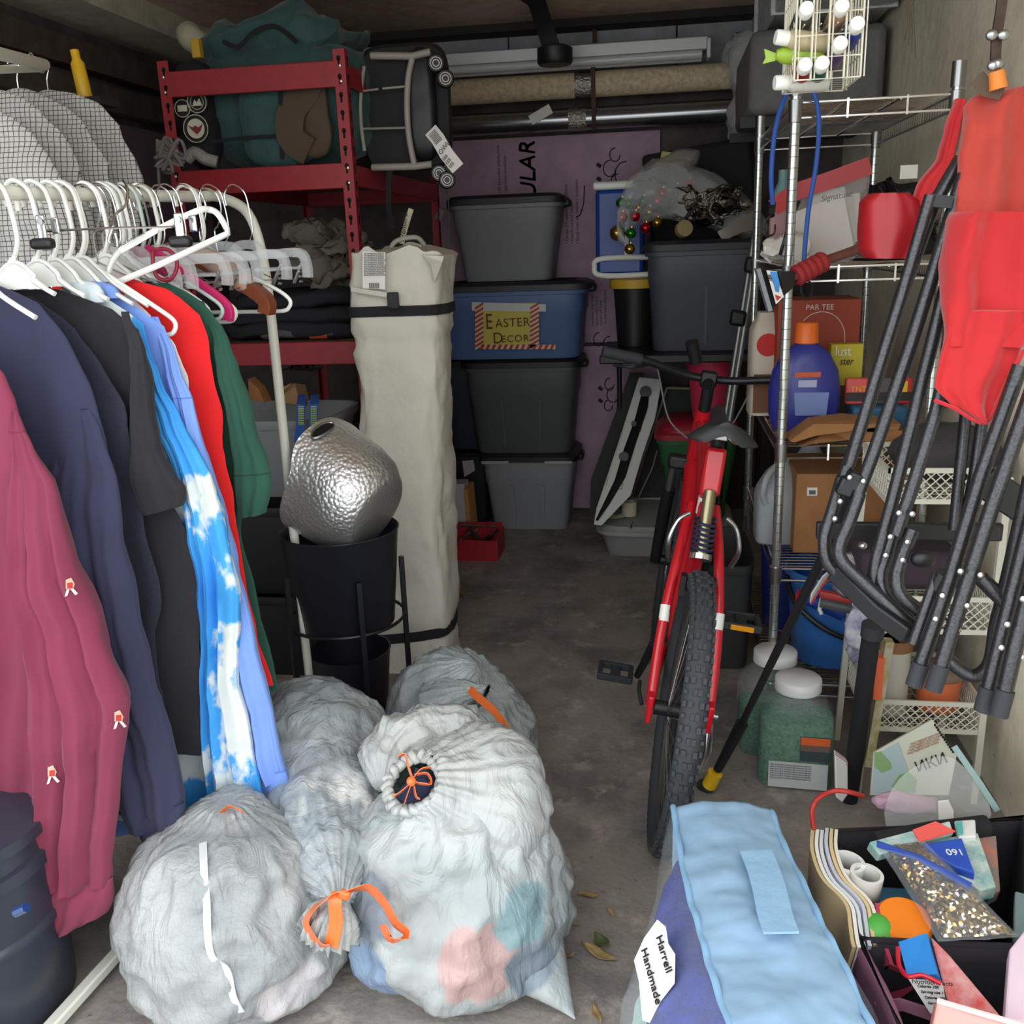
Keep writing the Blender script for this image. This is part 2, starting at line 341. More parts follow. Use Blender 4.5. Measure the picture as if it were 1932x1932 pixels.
# big teal backpack
teal = K('teal_nylon', (44, 78, 76), rough=.75, bump=(14, .8, .02), var=(5, .2), sheen=.2)
t = thing('hiking_backpack', 'large teal green backpack with round patches on the red shelf', 'backpack', (-1.35, 3.6, ZD))
def puff(m, c, d, p=5., s=6, amp=.02, n=40, k=16, seed=0, tilt=0):   # soft cushion/bag body, centre c, size d
    rings = []
    for i in range(k+1):
        f = -1+2*i/k; q = max(.05, (1-abs(f)**p))**(1/2.2)
        r = []
        for a in ring((0, 0, 0), X_, Y_, d[0]/2*q, d[1]/2*q, n, 4.):
            v = V((c[0]+a.x+tilt*f, c[1]+a.y, c[2]+f*d[2]/2)); v += V((fbm(v, s, seed), fbm(v, s, seed+5), fbm(v, s, seed+9)))*amp
            r.append(v)
        rings.append(r)
    return m.loft(rings)
m = MB(); puff(m, (-1.34, 3.62, 1.93), (.60, .40, .44), amp=.035, seed=1); m.build('pack_body', teal, t, smooth=180)
m = MB(); puff(m, (-1.36, 3.62, 2.15), (.54, .42, .19), p=2.5, amp=.05, seed=4); m.build('top_flap', teal, t, smooth=180)
m = MB(); puff(m, (-1.325, 3.405, 1.86), (.30, .07, .30), p=4, amp=.02, seed=2); m.build('front_pocket', teal, t, smooth=180)
brn = K('olive_brown_canvas', (84, 70, 56), rough=.9, bump=(30, .6, .01))
m = MB(); m.strip(spl([W(590, 140, 3.37), W(575, 180, 3.37), W(552, 215, 3.36), W(552, 260, 3.36), W(585, 285, 3.37)], 6), [X_]*25, .1, .03); m.build('harness_strap', brn, t)
m = MB(); puff(m, W(590, 215, 3.38), (.13, .04, .3), p=3, amp=.02, seed=7); m.build('harness_pad', brn, t, smooth=180)
m = MB(); m.strip([W(400, 268, 3.355), W(440, 262, 3.352), W(525, 256, 3.352)], Z_, .012, .004); m.strip([W(527, 140, 3.36), W(530, 200, 3.35), W(532, 300, 3.36)], X_, .014, .004); m.strip(spl([W(420, 78, 3.38), W(450, 88, 3.37), W(480, 60, 3.4), W(520, 50, 3.42), W(560, 80, 3.38)], 6), [Z_]*25, .015, .004); m.build('webbing_strap', black_fab, t)
side = MB(); puff(side, W(375, 218, 3.43), (.13, .12, .36), p=5, amp=.012, seed=3); side.build('side_pocket', black_fab, t, smooth=180)
pat_c = K('patch_black', (36, 36, 34), rough=.9); thr = K('patch_cream', (205, 200, 180), rough=.9); thr2 = K('patch_red', (120, 50, 44), rough=.9)
for (px, py, r, kind) in [(371, 155, .036, 0), (373, 193, .037, 1), (371, 243, .048, 2), (346, 205, .03, 3)]:
    c = W(px, py, 3.355); p = MB().lathe([(r, 0), (r, .006)], c, (0, -1, 0), 28).build('patch', pat_c, t)
    g = MB(); k0 = c+V((0, -.0075, 0)); g.tube([k0+V((r*.94*math.cos(a*PI/14), 0, r*.94*math.sin(a*PI/14))) for a in range(28)], .0016, 5, loop=True)
    if kind == 0: g.strip([k0+V((-.02, 0, -.015)), k0+V((0, 0, .02)), k0+V((.02, 0, -.015))], Y_, .002, .006); g.strip([k0+V((-.012, 0, -.015)), k0+V((0, 0, .005)), k0+V((.012, 0, -.015))], Y_, .002, .005)
    if kind == 1: g.tube([k0+V((.024*math.cos(a*PI/10), 0, .024*math.sin(a*PI/10))) for a in range(20)], .001, 5, loop=True); g.prism([k0+V((-.018, 0, -.012)), k0+V((-.008, 0, .008)), k0+V((0, 0, -.002)), k0+V((.01, 0, .012)), k0+V((.018, 0, -.012))], (0, .001, 0))
    if kind == 2:
        g.lathe([(r*.68, 0), (r*.68, .001)], k0+V((0, .002, 0)), (0, -1, 0), 24)
    if kind == 3: g.box(k0, (.035, .002, .02))
    g.build('stitching', thr, p)
    if kind == 2:
        g = MB(); g.prism([k0+V((-.028, -.002, .012)), k0+V((-.01, -.002, .004)), k0+V((0, -.002, .01)), k0+V((.012, -.002, .003)), k0+V((.028, -.002, .014)), k0+V((.018, -.002, -.008)), k0+V((.004, -.002, -.02)), k0+V((-.012, -.002, -.006))], (0, .001, 0)); g.build('bird_emblem', thr2, p)
t = thing('rolled_pad', 'cream fabric roll poking out left of the teal backpack top', 'roll', W(365, 70, 3.55)); c = W(368, 78, 3.5); MB().tube(spl([c+V((-.03, .02, .03)), c+V((0, 0, 0)), c+V((.05, .1, -.02)), c+V((.12, .25, -.03))], 5), .045, 14).build('roll_body', K('cream_canvas', (170, 165, 140), rough=.9, bump=(30, .5, .01)), t)
t = tag(MB().tube(spl([W(352, 300, 3.38), W(368, 288, 3.38), W(388, 300, 3.37), W(410, 306, 3.38)], 5), .022, 10).build('white_rope', K('dirty_white_rope', (165, 163, 155), rough=.9, bump=(90, .8, .01))), 'short coil of white rope at the foot of the teal backpack', 'rope')
c = W(365, 94, 3.4)
m = MB(); m.box(W(372, 92, 3.36), (.03, .03, .06)); tag(m.build('crayon_box', K('yellow_card', (190, 150, 40), rough=.7), bevel=.003), 'small yellow and red box tucked behind the top red beam', 'box')
# clear wrapped things at left of the shelf
m = MB(); c = W(322, 292, 3.1); 
for i in range(9): 
    a = random.random()*6; m.tube(spl([c+V((random.uniform(-.05, .05), random.uniform(-.03, .03), random.uniform(-.06, .06))) for _ in range(4)], 4), .006, 6)
m.tube([c+V((-.04, 0, .05)), V((c.x-.07, c.y+.02, 1.6)), (XL+.07, 3.2, 1.42)], .006, 6)
tag(m.build('wrapped_bundle', K('hazy_plastic', (150, 146, 140), rough=.15, alpha=.6)), 'small clear plastic wrapped bundle hanging left of the red shelf', 'plastic bundle')
# wheeled duffel, standing on end on the upper level, wheels to the right
t = thing('wheeled_duffel_bag', 'black wheeled duffel bag with grey frame on the red shelf', 'duffel bag', (-1.0, 4.1, ZD))
bagm = K('black_ballistic', (34, 34, 35), rough=.8, bump=(40, .4, .004))
DY = 3.52
m = MB(); m.loft([ring(W(765, 205, DY+.03+.6*f), X_, Z_, .178*(1-.12*abs(2*f-1)**3), .225*(1-.1*abs(2*f-1)**3), 32, 5.) for f in [0, .06, .2, .5, .8, .94, 1]]); m.build('duffel_body', bagm, t, smooth=60)
m = MB(); puff(m, W(797, 200, DY+.02), (.10, .09, .38), p=6, amp=.006); m.build('wheel_housing', black_pl, t, smooth=180)
frm = K('taupe_tube', (150, 144, 134), rough=.45)
F = lambda x, y, d=0: W(x, y, DY-.03+d)
m = MB(); m.tube(spl([F(778, 108), F(770, 150), F(768, 205), F(772, 260), F(782, 312)], 5), .011, 10); m.tube([F(700, 105), F(778, 106), F(812, 98)], .0125, 10); m.tube([F(702, 316), F(782, 314), F(815, 310)], .0125, 10); m.tube(spl([F(687, 125), F(681, 180), F(681, 230), F(688, 285)], 5), .007, 8); m.build('tube_frame', frm, t)
m = MB(); m.tube([F(683, 172), F(714, 168)], .004); m.tube([F(722, 167), F(766, 163)], .004); m.tube([F(683, 243), F(766, 241)], .004); m.build('cross_rod', frm, t)
for (px, py) in [(822, 120), (840, 149), (828, 327), (843, 340)]:
    c = W(px, py, DY-.06); wq = MB().lathe([(.026, -.012), (.03, -.006), (.03, .006), (.026, .012)], c, (.3, -1, 0), 20).build('wheel', black_pl, t)
    g = MB(); 
    for rr in (.011, .019): 
        ax = V((.3, -1, 0)).normalized(); a = ax.orthogonal().normalized(); b = ax.cross(a); g.tube([c+ax*.013+(a*math.cos(q*PI/8)+b*math.sin(q*PI/8))*rr for q in range(16)], .0014, 5, loop=True)
    g.build('wheel_hub', paper, wq)
m = MB(); m.strip([F(812, 245, -.02), F(826, 262, -.04), F(842, 290, -.05), F(864, 318, -.05)], (.8, 0, .5), .05, .001); tg = m.build('luggage_tag', paper, t)
m = MB()
for i in range(9): m.box(F(815+i*1.6, 250+i*2.2, -.045), (.0016, .001, .03), Matrix.Rotation(.9, 3, 'Y'))
m.build('barcode', ink, tg, smooth=0); text('OWL', F(832, 293, -.055), (.55, 0, .6), (-.6, 0, .5), .022, ink, tg, name='tag_print')
for i in range(3): text('EEE', F(838+i*6, 304+i*7, -.055), (.55, 0, .6), (-.6, 0, .5), .015, ink, tg, name='tag_print')
m = MB(); m.strip(spl([W(735, 318, 3.5), W(733, 380, 3.5), W(738, 430, 3.5)], 4), X_, .02, .003); tag(m.build('webbing_strap', black_fab), 'black strap hanging below the wheeled duffel bag', 'strap')
# things between the upper and middle red beams
ZM = 1.105
grey_cl = K('taupe_cotton', (112, 104, 92), rough=.95, bump=(35, .7, .01)); 
t = thing('folded_blanket', 'dark navy folded blanket pile on the middle red shelf', 'blanket', (-1.36, 3.5, ZM)); m = MB()
for i in range(3): puff(m, (-1.38+.02*i, 3.62, ZM+.035+i*.055), (.56-.03*i, .5, .07), p=6, amp=.02, seed=i)
m.build('blanket_layers', K('charcoal_blanket', (38, 38, 44), rough=.95, bump=(40, .5, .01)), t, smooth=180)
m = MB(); puff(m, W(615, 487, 3.55)+V((0, 0, -.015)), (.26, .25, .2), p=2.4, amp=.1, s=7, seed=11, n=56, k=30); puff(m, W(645, 520, 3.5), (.14, .2, .14), p=2.4, amp=.09, s=8, seed=15, n=40); puff(m, W(590, 450, 3.6), (.16, .16, .12), p=2.4, amp=.08, s=9, seed=19)
tag(m.build('cloth_bundle', grey_cl, smooth=180), 'crumpled taupe cloth bundle on the middle red shelf', 'cloth')
m = MB(); puff(m, V((W(530, 630, 3.42).x, 3.42, ZM+.025)), (.15, .12, .045), p=3, amp=.015, seed=8); tag(m.build('grey_glove', K('grey_knit', (86, 86, 84), rough=.95), smooth=180), 'flat grey glove on the front edge of the middle red shelf', 'glove')
c = V((W(605, 636, 3.4).x, 3.4, ZM+.018)); t = thing('orange_roll', 'small orange tape roll lying on the middle red shelf', 'roll', c); MB().cyl(c-X_*.038, c+X_*.03, .017).build('roll_body', K('dull_orange', (190, 84, 40), rough=.6), t); MB().cyl(c+X_*.03, c+X_*.055, .0175).build('roll_end', black_pl, t)
ZL = .60
# grey tub with blue strap
def basket(m, c, w, d, h, tp=.85, th=.004, p=5, n=40):
    R = lambda z, s: ring((c[0], c[1], c[2]+z), X_, Y_, w/2*s, d/2*s, n, p)
    m.loft([R(0, tp*.98), R(.01, tp), R(h-.03, 1-.002), R(h-.03, 1.03), R(h-.02, 1.045), R(h, 1.045), R(h, 1.0), R(h-.03, .97), R(.012, tp-.03)], cap=(1, 1))
    return m
tubm = K('mid_grey_plastic', (128, 130, 132), rough=.5, bump=(30, .1, .002))
tc = V((-1.38, 3.12, .62)); t = thing('storage_tub', 'open grey plastic tub with a blue strap over its rim', 'tub', tc)
basket(MB(), tc, .6, .42, .27, .8).build('tub_body', tubm, t)
t = thing('low_crate', 'dark crate under the grey plastic tub', 'crate', (-1.38, 3.05, 0)); basket(MB(), (-1.38, 3.05, 0.001), .62, .42, .3, .9).build('crate_body', black_pl, t); basket(MB(), (-1.38, 3.05, .303), .62, .42, .31, .9).build('crate_body', black_pl, t)
bl = K('blue_webbing', (34, 82, 160), rough=.8); lime = K('lime_stitching', (190, 205, 60), rough=.8)
t = thing('blue_ratchet_strap', 'blue webbing strap with lime stitching over the tub rim', 'strap', (-1.25, 2.9, .8))
for px in (568, 592):
    m = MB(); P = lambda x, y, Y=2.87: W(x, y, Y); m.strip([P(px+2, 745, 3.0), P(px+1, 757, 2.9), P(px, 763, 2.875), P(px-1, 800, 2.872), P(px+(-5 if px < 580 else 5), 835, 2.872)], X_, .028, .003); s = m.build('strap_end', bl, t); g = MB()
    for i in range(11): g.box(P(px, 767+i*3.3, 2.868), (.02, .001, .0022))
    g.build('stitching', lime, s, smooth=0)
kraft = K('kraft_paper', (150, 116, 80), rough=.85)
t = thing('paper_bag', 'crumpled brown paper bag lying in the grey tub', 'bag', tc+V((0, 0, .2)))
m = MB(); m.prism([W(515, 760, 3.1), W(528, 735, 3.1), W(556, 722, 3.1), W(563, 750, 3.1), W(560, 765, 3.1)], (0, .1, -.02)); m.build('bag_body', kraft, t, smooth=0, bevel=.004); m = MB(); m.prism([W(518, 738, 3.08), W(550, 722, 3.08), W(545, 730, 3.07), W(524, 745, 3.07)], (0, .004, 0)); m.build('folded_flap', kraft, t, smooth=0)
t = tag(MB().prism([W(470, 755, 3.15), W(468, 715, 3.15), W(488, 735, 3.12), W(500, 760, 3.1)], (0, .06, 0)).build('torn_cardboard', card, smooth=0), 'torn brown cardboard flap at the left end of the grey tub', 'cardboard')
glass = K('thin_glass', (235, 240, 240), rough=.03, trans=1)
for px, r in ((566, .016), (578, .018), (593, .02), (606, .016)):
    c = W(px, 687, 3.5); t = thing('wine_glass', {566: 'leftmost', 578: 'second from the left', 593: 'largest', 606: 'rightmost'}[px]+' of the clear stemmed glasses behind the grey tub', 'glass', c); t['group'] = 'clear glasses behind the grey tub'
    MB().lathe([(.3*r, .09), (r*.4, .085), (r*1.1, .05), (r*1.2, .02), (r, 0), (r*.92, 0), (r*1.1, .02), (r, .05), (.001, .08)], c, (0, -1, .0), 18, cap=(1, 1)).build('glass_bowl', glass, t); MB().cyl(c+V((0, -.09, 0)), c+V((0, -.16, 0)), .003).build('glass_stem', glass, t)
t = tag(MB().box((-1.36, 3.62, ZL+.1), (.58, .45, .2)).build('dark_tote', K('charcoal_plastic', (44, 45, 48), rough=.55), bevel=.02), 'dark tote on the lower red shelf behind the grey tub', 'tote')
t['label'] = 'dark tote on the lower red shelf behind the grey tub'
# ------------------------------------------------------------------ beige canopy bag
canv = K('cream_polyester', (208, 204, 190), rough=.7, bump=(7, .9, .02), var=(4, .06))
t = thing('canopy_bag', 'tall cream fabric canopy bag with black straps standing upright', 'canopy bag', (-.83, 2.98, 0))
rings = []
CT = [(0, 692, 848), (.1, 686, 847), (.3, 680, 843), (.6, 672, 838), (.9, 668, 834), (1.1, 664, 832), (1.17, 664, 834), (1.2, 663, 833), (1.3, 662, 832), (1.38, 661, 836), (1.41, 661, 838)]
cx0 = V((-.855, 3.0, 0)); Yc = 2.93
def edge(z, i):
    for a, b in zip(CT, CT[1:]):
        if a[0] <= z <= b[0]: f = (z-a[0])/(b[0]-a[0]); return a[i]+(b[i]-a[i])*f
    return CT[-1][i]
for i in range(60):
    z = 1.41*i/59
    # pixel row of this height
    def X_at(px):
        lo, hi = 300, 1500
        for _ in range(24):
            mid = (lo+hi)/2
            if W(px, mid, Yc).z > z: lo = mid
            else: hi = mid
        return W(px, lo, Yc).x
    xa, xb = X_at(edge(z, 1)), X_at(edge(z, 2)); hw = (xb-xa)/2; c = ((xa+xb)/2, Yc+.1, z+.001)
    pin = .93 if 1.12 < z < 1.17 or .12 < z < .15 else 1
    r = ring(c, X_, Y_, hw*1.02*pin, .125*pin, 64, 5.); out = []
    for v in r:
        q = V((v.x*1., v.y, v.z*.35)); d = fbm(q, 9, 3)*.016+fbm(V((v.x, v.y, v.z)), 5, 8)*.012+abs(fbm(V((v.x*1.5+v.z*.3, v.y, v.z)), 8, 5))*-.012
        dr = (v-V(c)).normalized(); v2 = v+dr*d*(1 if i > 0 else 0)
        if z > 1.39: v2.z += .012*math.sin(v.x*40)+.008*math.sin(v.x*90)
        out.append(v2)
    rings.append(out)
MB().loft(rings, cap=(1, 1)).build('bag_body', canv, t, smooth=60)
def T(px, py, d=0): return W(px, py, Yc-.035+d)
def beltring(z0, z1, w, dz=0):
    xa, xb = rings[int(z0/1.41*59)][0].x, 0
    rr = rings[int(z0/1.41*59)]; c = sum(rr, V())/64; pts = []
    for v in rr: q = c+(v-c)*1.02; q.z = z0+(z1-z0)*((v.x-c.x)/.15); pts.append(q)
    m = MB(); R = []
    for v in pts: 
        d = (v-c); d.z = 0; d = d.normalized()*.003; R.append([v+V((0, 0, w/2)), v+V((0, 0, w/2))+d, v+V((0, 0, -w/2))+d, v-V((0, 0, w/2))])
    return m.loft(R, loop=True)
beltring(1.232, 1.232, .032).build('cinch_strap', black_fab, t); beltring(.135, .155, .035).build('cinch_strap', black_fab, t)
MB().box(T(742, 567, -.01), (.035, .016, .05)).build('strap_buckle', black_pl, t, bevel=.003)
m = MB(); m.strip([T(664, 545, -.015), T(690, 550, -.02), T(730, 556, -.02)], Z_, .014, .012); m.build('folded_hem', canv, t)
lb = MB().add([T(684, 474, -.012), T(727, 476, -.012), T(727, 546, -.017), T(684, 544, -.017)], [(0, 1, 2, 3)]).build('care_label', paper, t, smooth=0)
for i in range(13): text(random.choice(['and recreational use keep all', 'flame and heat sources away', 'WARNING keep this fabric', 'the manufacturer declares']), T(687, 480+i*3.4, -.019), X_, Z_, .0072, K('grey_ink', (90, 90, 90), rough=.8), lb, sx=.82)
m = MB()
for i in range(14): m.box(T(697+i*1.4, 539, -.0195), (.0006+.0011*(i % 3 == 0), .0004, .016))
m.build('barcode', ink, lb, smooth=0)
m = MB(); m.tube(spl([T(735, 475, .03), T(748, 455, .03), T(785, 448, .05), T(800, 462, .07)], 5), .008, 8); m.tube(spl([T(748, 478, .04), T(770, 460, .04), T(795, 465, .06)], 5), .006, 8); m.build('carry_handle', K('grey_cream_cord', (150, 146, 134), rough=.8), t)
m = MB(); m.prism([T(795, 480, 0), T(838, 483, .02), T(835, 495, .02), T(820, 535, 0), T(812, 500, -.01)], (0, .01, 0)); m.build('corner_flap', canv, t, smooth=0, bevel=.003)
t = thing('luggage_ribbon', 'cream printed strap sticking up behind the canopy bag', 'strap', W(767, 450, 3.2))
s = MB().strip([W(758, 460, 3.25), W(762, 440, 3.25), W(770, 412, 3.25), W(776, 394, 3.25)], X_, .018, .002).build('ribbon', K('cream_ribbon', (190, 180, 150), rough=.8), t); text('Venture', W(763, 452, 3.24), (.2, 0, 1), (-1, 0, .2), .026, ink, s, shear=.2)
MB().cyl(W(766, 466, 3.25), W(766, 1180, 3.25), .02).build('ribbon_pole', black_mt, t)
t = thing('hanging_tag', 'small grey tag on a looped cord beside the top grey bin', 'tag', W(830, 405, 4.58)); MB().box(W(829, 405, 4.58), (.035, .003, .05), Matrix.Rotation(.5, 3, 'Y')).build('tag_card', K('grey_card', (120, 120, 118), rough=.8), t); MB().tube(spl([W(834, 393, 4.58), W(845, 400, 4.58), W(844, 450, 4.58), W(840, 490, 4.58), W(847, 455, 4.58), W(846, 380, 4.58), W(842, 350, 4.58)], 5), .003, 6).build('tag_cord', K('dim_cord', (105, 105, 100), rough=.8), t)
# ------------------------------------------------------------------ planter and bucket
t = thing('planter_on_stand', 'black planter in a dark metal stand holding the hammered bucket', 'planter', (-.93, 2.5, 0))
pc = V((W(641, 1010, 2.5).x, 2.5, .36)); navy = K('satin_black', (34, 35, 44), rough=.4)
MB().lathe([(.135, 0), (.14, .005), (.168, .285), (.172, .29), (.168, .293), (.162, .285), (.135, .02)], pc, Z_, 48).build('planter_pot', navy, t)
for a in (-2.35, -1.0, .5, 2.0):
    x, y = math.cos(a), math.sin(a); m = MB(); m.box(pc+V((x*.175, y*.175, -.09)), (.014, .014, .54), Matrix.Rotation(a, 3, 'Z')); m.build('leg', black_mt, t, smooth=0)
m = MB(); m.tube([pc+V((.17*math.cos(k*PI/20), .17*math.sin(k*PI/20), .02)) for k in range(40)], .005, 6, loop=True); m.build('stand_ring', black_mt, t)
t = thing('floor_planter', 'dark navy planter on the floor inside the metal stand', 'planter', (pc.x, 2.5, 0)); MB().lathe([(.09, 0), (.093, .004), (.12, .27), (.123, .275), (.118, .275), (.09, .02)], (pc.x-.0, 2.5, .001), Z_, 36).build('pot_body', navy, t)
m2 = mat('hammered_aluminium', (222, 222, 220), rough=.42, metal=.9)
N, L = m2.node_tree.nodes, m2.node_tree.links; tcn = N.new('ShaderNodeTexCoord'); vo = N.new('ShaderNodeTexVoronoi'); vo.inputs['Scale'].default_value = 95; L.new(tcn.outputs['Object'], vo.inputs['Vector']); bp = N.new('ShaderNodeBump'); bp.inputs['Strength'].default_value = .6; bp.inputs['Distance'].default_value = .004; bp.invert = True; L.new(vo.outputs['Distance'], bp.inputs['Height']); L.new(bp.outputs['Normal'], N['Principled BSDF'].inputs['Normal'])
t = thing('hammered_bucket', 'hammered silver metal bucket tipped over in the black planter', 'bucket', pc+V((0, 0, .28)))
b0 = W(712, 972, 2.44); b1 = W(592, 890, 2.50); ax = (b1-b0).normalized(); hgt = .25
a = (V((0, 0, 1))-ax*ax.z).normalized(); b = ax.cross(a)
rr = []
prof = [(.0, .11), (.008, .12), (.05, .15), (.1, .163), (.165, .168), (.195, .170), (.2, .172), (.195, .168), (.165, .165), (.05, .146), (.01, .11)]
for z, r in prof:
    ringp = []
    for q in range(96):
        th = 2*PI*q/96; lift = 0
        if z >= .16: 
            dd = (th+PI) % (2*PI)-PI+.35; dd = (dd+PI) % (2*PI)-PI; lift = .05*math.exp(-(dd/.75)**4)
        ringp.append(b0+ax*(z+lift*(z >= .19)+lift*.4*(.16 < z < .19))+(a*math.cos(th)+b*math.sin(th))*r)
    rr.append(ringp)
m = MB(); m.loft(rr, cap=(1, 1)).build('bucket_body', m2, t, smooth=40)
# oval grip hole on the raised lip: dark inset
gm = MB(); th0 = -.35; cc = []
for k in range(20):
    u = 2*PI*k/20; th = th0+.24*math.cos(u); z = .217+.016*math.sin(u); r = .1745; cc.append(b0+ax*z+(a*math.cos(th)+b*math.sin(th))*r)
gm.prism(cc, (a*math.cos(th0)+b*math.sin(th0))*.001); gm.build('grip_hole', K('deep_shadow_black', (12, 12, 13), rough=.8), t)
gm = MB(); gm.tube([p+(a*math.cos(th0)+b*math.sin(th0))*.002 for p in cc], .003, 6, loop=True); gm.build('grip_rim', steel, t)
# ------------------------------------------------------------------ bins at the back
def tote(name, label, c, w, d, h, col, lid=None, tp=.84, ribs=2, group=None, lidh=.045, opened=False, handles=True, cat='storage bin'):
    bm_ = K('tote_%d_%d_%d' % col, col, rough=.5, bump=(25, .15, .002)); t = thing(name, label, cat, c, group)
    R = lambda z, s, q=0: ring((c[0], c[1], c[2]+z), X_, Y_, w/2*s-q, d/2*s-q, 48, 7)
    m = MB(); m.loft([R(0, tp-.02), R(.012, tp), R(h*.62, tp+(1-tp)*.62), R(h*.66, tp+(1-tp)*.68+.02), R(h-.04, .99), R(h-.038, 1.04), R(h, 1.05), R(h, 1.0), R(h-.04, .96), R(.015, tp-.03)])
    for i in range(ribs):   # moulded vertical ribs on the front
        x = (i-(ribs-1)/2)*w*.36; m.strip([(c[0]+x*tp, c[1]-d/2*tp-.002, c[2]+.03), (c[0]+x*.96, c[1]-d/2*.95-.006, c[2]+h*.62)], X_, .012, .008)
    m.build('bin_body', bm_, t, smooth=40)
    if handles:
        for s in (-1, 1): MB().box((c[0]+s*w/2*1.06, c[1], c[2]+h-.02), (.05, d*.3, .035)).build('bin_handle', K('tote_%d_%d_%d' % lid, lid, rough=.5) if lid else bm_, t, bevel=.01)
    if lid:
        lm = K('tote_%d_%d_%d' % lid, lid, rough=.5, bump=(25, .15, .002)); L_ = lambda z, s: ring((c[0], c[1], c[2]+h+z), X_, Y_, w/2*s, d/2*s, 48, 7)
        MB().loft([L_(-.02, 1.06), L_(-.018, 1.09), L_(.008, 1.09), L_(.014, 1.04), L_(lidh*.5, 1.0), L_(lidh*.55, .9), L_(lidh*.3, .86), L_(lidh*.3, .3)]).build('bin_lid', lm, t, smooth=40)
    return t
BX, BY = -.66, 4.78
gl = tote('storage_bin', 'grey bin at the bottom of the central stack, on the floor', (BX, BY, .001), .47, .36, .38, (142, 144, 148), (34, 34, 36))
for s in (-1, 1): MB().box((BX+s*.16, BY-.197, .365), (.14, .012, .014)).build('rim_clip', K('light_grey_pl', (165, 165, 165), rough=.5), gl, bevel=.003)
tote('storage_bin', 'charcoal bin with black lid second from the floor in the central stack', (BX-.02, BY, .405), .56, .38, .45, (78, 81, 82), (30, 30, 32), tp=.86)
eb = tote('storage_bin', 'blue bin with yellow EASTER DECOR sign in the central stack', (BX-.06, BY-.02, .882), .72, .40, .34, (78, 102, 146), (36, 37, 42), tp=.93, ribs=0)
tote('storage_bin', 'grey bin with black rim on top of the central stack', (BX-.07, BY-.02, 1.25), .52, .36, .37, (118, 120, 120), (34, 34, 35), tp=.82, ribs=0)
# sign
ey = BY-.02-.2*.985-.012
def E_(px, py, d=0): return W(px, py, ey-d)
sg = MB().add([E_(905, 573), E_(1012, 571), E_(1012, 658), E_(905, 658)], [(0, 1, 2, 3)]).build('sign_paper', K('yellow_paper', (200, 186, 90), rough=.85), eb, smooth=0, solid=.002)
MB().add([E_(890, 570, .003), E_(1030, 574, .003), E_(1030, 588, .003), E_(890, 586, .003)], [(0, 1, 2, 3)]).build('masking_tape', K('masking_tape', (196, 198, 196), rough=.6), eb, smooth=0, solid=.001)
tape_r, tape_c = K('tape_red', (150, 40, 34), rough=.5), K('tape_cream', (216, 176, 140), rough=.5)
def stripes(x0, y0, x1, y1, k, horiz):
    m = MB()
    n = k
    for i in range(n):
        f0, f1 = i/n, (i+1)/n
        if horiz: q = [(x0+(x1-x0)*f0, y1), (x0+(x1-x0)*f1, y1), (min(x1, x0+(x1-x0)*f1+4), y0), (min(x1, x0+(x1-x0)*f0+4), y0)]
        else: q = [(x0, y0+(y1-y0)*f0+6), (x0, y0+(y1-y0)*f1+6), (x1, y0+(y1-y0)*f1-4), (x1, y0+(y1-y0)*f0-4)]
        m.add([E_(a, b, .005) for a, b in q], [(0, 1, 2, 3)], mi=i % 2)
    return m.build('striped_tape', [tape_r, tape_c], eb, smooth=0)
stripes(896, 574, 912, 655, 18, 0); stripes(1000, 574, 1017, 652, 18, 0); stripes(905, 650, 1048, 659, 26, 1)
brn_ink = K('brown_marker', (96, 62, 30), rough=.8)
text('E', E_(916, 621, .007), (1, 0, .0), Z_, .105, brn_ink, sg, sx=.7); text('ASTER', E_(935, 618, .007), (1, 0, .03), Z_, .058, brn_ink, sg, sx=.95, track=1.1)
text('D', E_(930, 648, .007), (1, 0, 0), Z_, .075, brn_ink, sg, sx=.9); text('ECOR', E_(946, 646, .007), (1, 0, .03), Z_, .045, brn_ink, sg, sx=1.05, track=1.15)
dk = (40, 41, 44)
tote('storage_bin', 'black bin on the floor left of the central stack', (-1.02+.04, 4.86, .001), .34-.14, .3, .36, dk, (30, 30, 32), ribs=0, handles=False)
tote('storage_bin', 'dark blue grey bin behind the canopy bag, left of the charcoal bin', (-.99, 4.86, .40), .2, .3, .45, (44, 48, 58), (30, 30, 32), ribs=0, handles=False)
# white box, manila folder, red tray
t = thing('white_carton', 'white carton on the floor behind the canopy bag', 'box', (-.95, 4.35, 0)); a = W(844, 868, 4.4); b = W(879, 985, 4.4)
MB().box(((a.x+b.x)/2-.03, 4.45, .15), (.14, .1, .3)).build('carton_body', K('white_card', (190, 184, 186), rough=.8), t, smooth=0, bevel=.002)
m = MB(); m.prism([W(872, 870, 4.38), W(893, 868, 4.5), W(896, 888, 4.5), W(876, 900, 4.38)], (0, .003, 0)); m.build('carton_flap', MATS['white_card'], t, smooth=0)
t = tag(MB().box(((b.x+.015), 4.47, .14), (.02, .16, .27), Matrix.Rotation(-.05, 3, 'Y')).build('manila_folder', K('manila', (196, 140, 74), rough=.85), smooth=0), 'orange brown folder leaning beside the white carton', 'folder')
redt = K('red_tool_tray', (168, 34, 46), rough=.45)
t = thing('tool_tray', 'small red open tool tray on the floor before the bins', 'tray', (-.88, 4.2, 0))
tcx, tcy = W(888, 1020, 4.15).x, 4.22; m = MB()
for s in (-1, 1): m.box((tcx+s*.13, tcy, .055), (.006, .2, .11)); m.box((tcx, tcy+s*.1, .05), (.26, .006, .1))
m.box((tcx, tcy, .004), (.26, .2, .006)); m.build('tray_body', redt, t, smooth=0); MB().box((tcx, tcy+.1, .1), (.25, .004, .06)).build('tray_lid', redt, t, smooth=0)
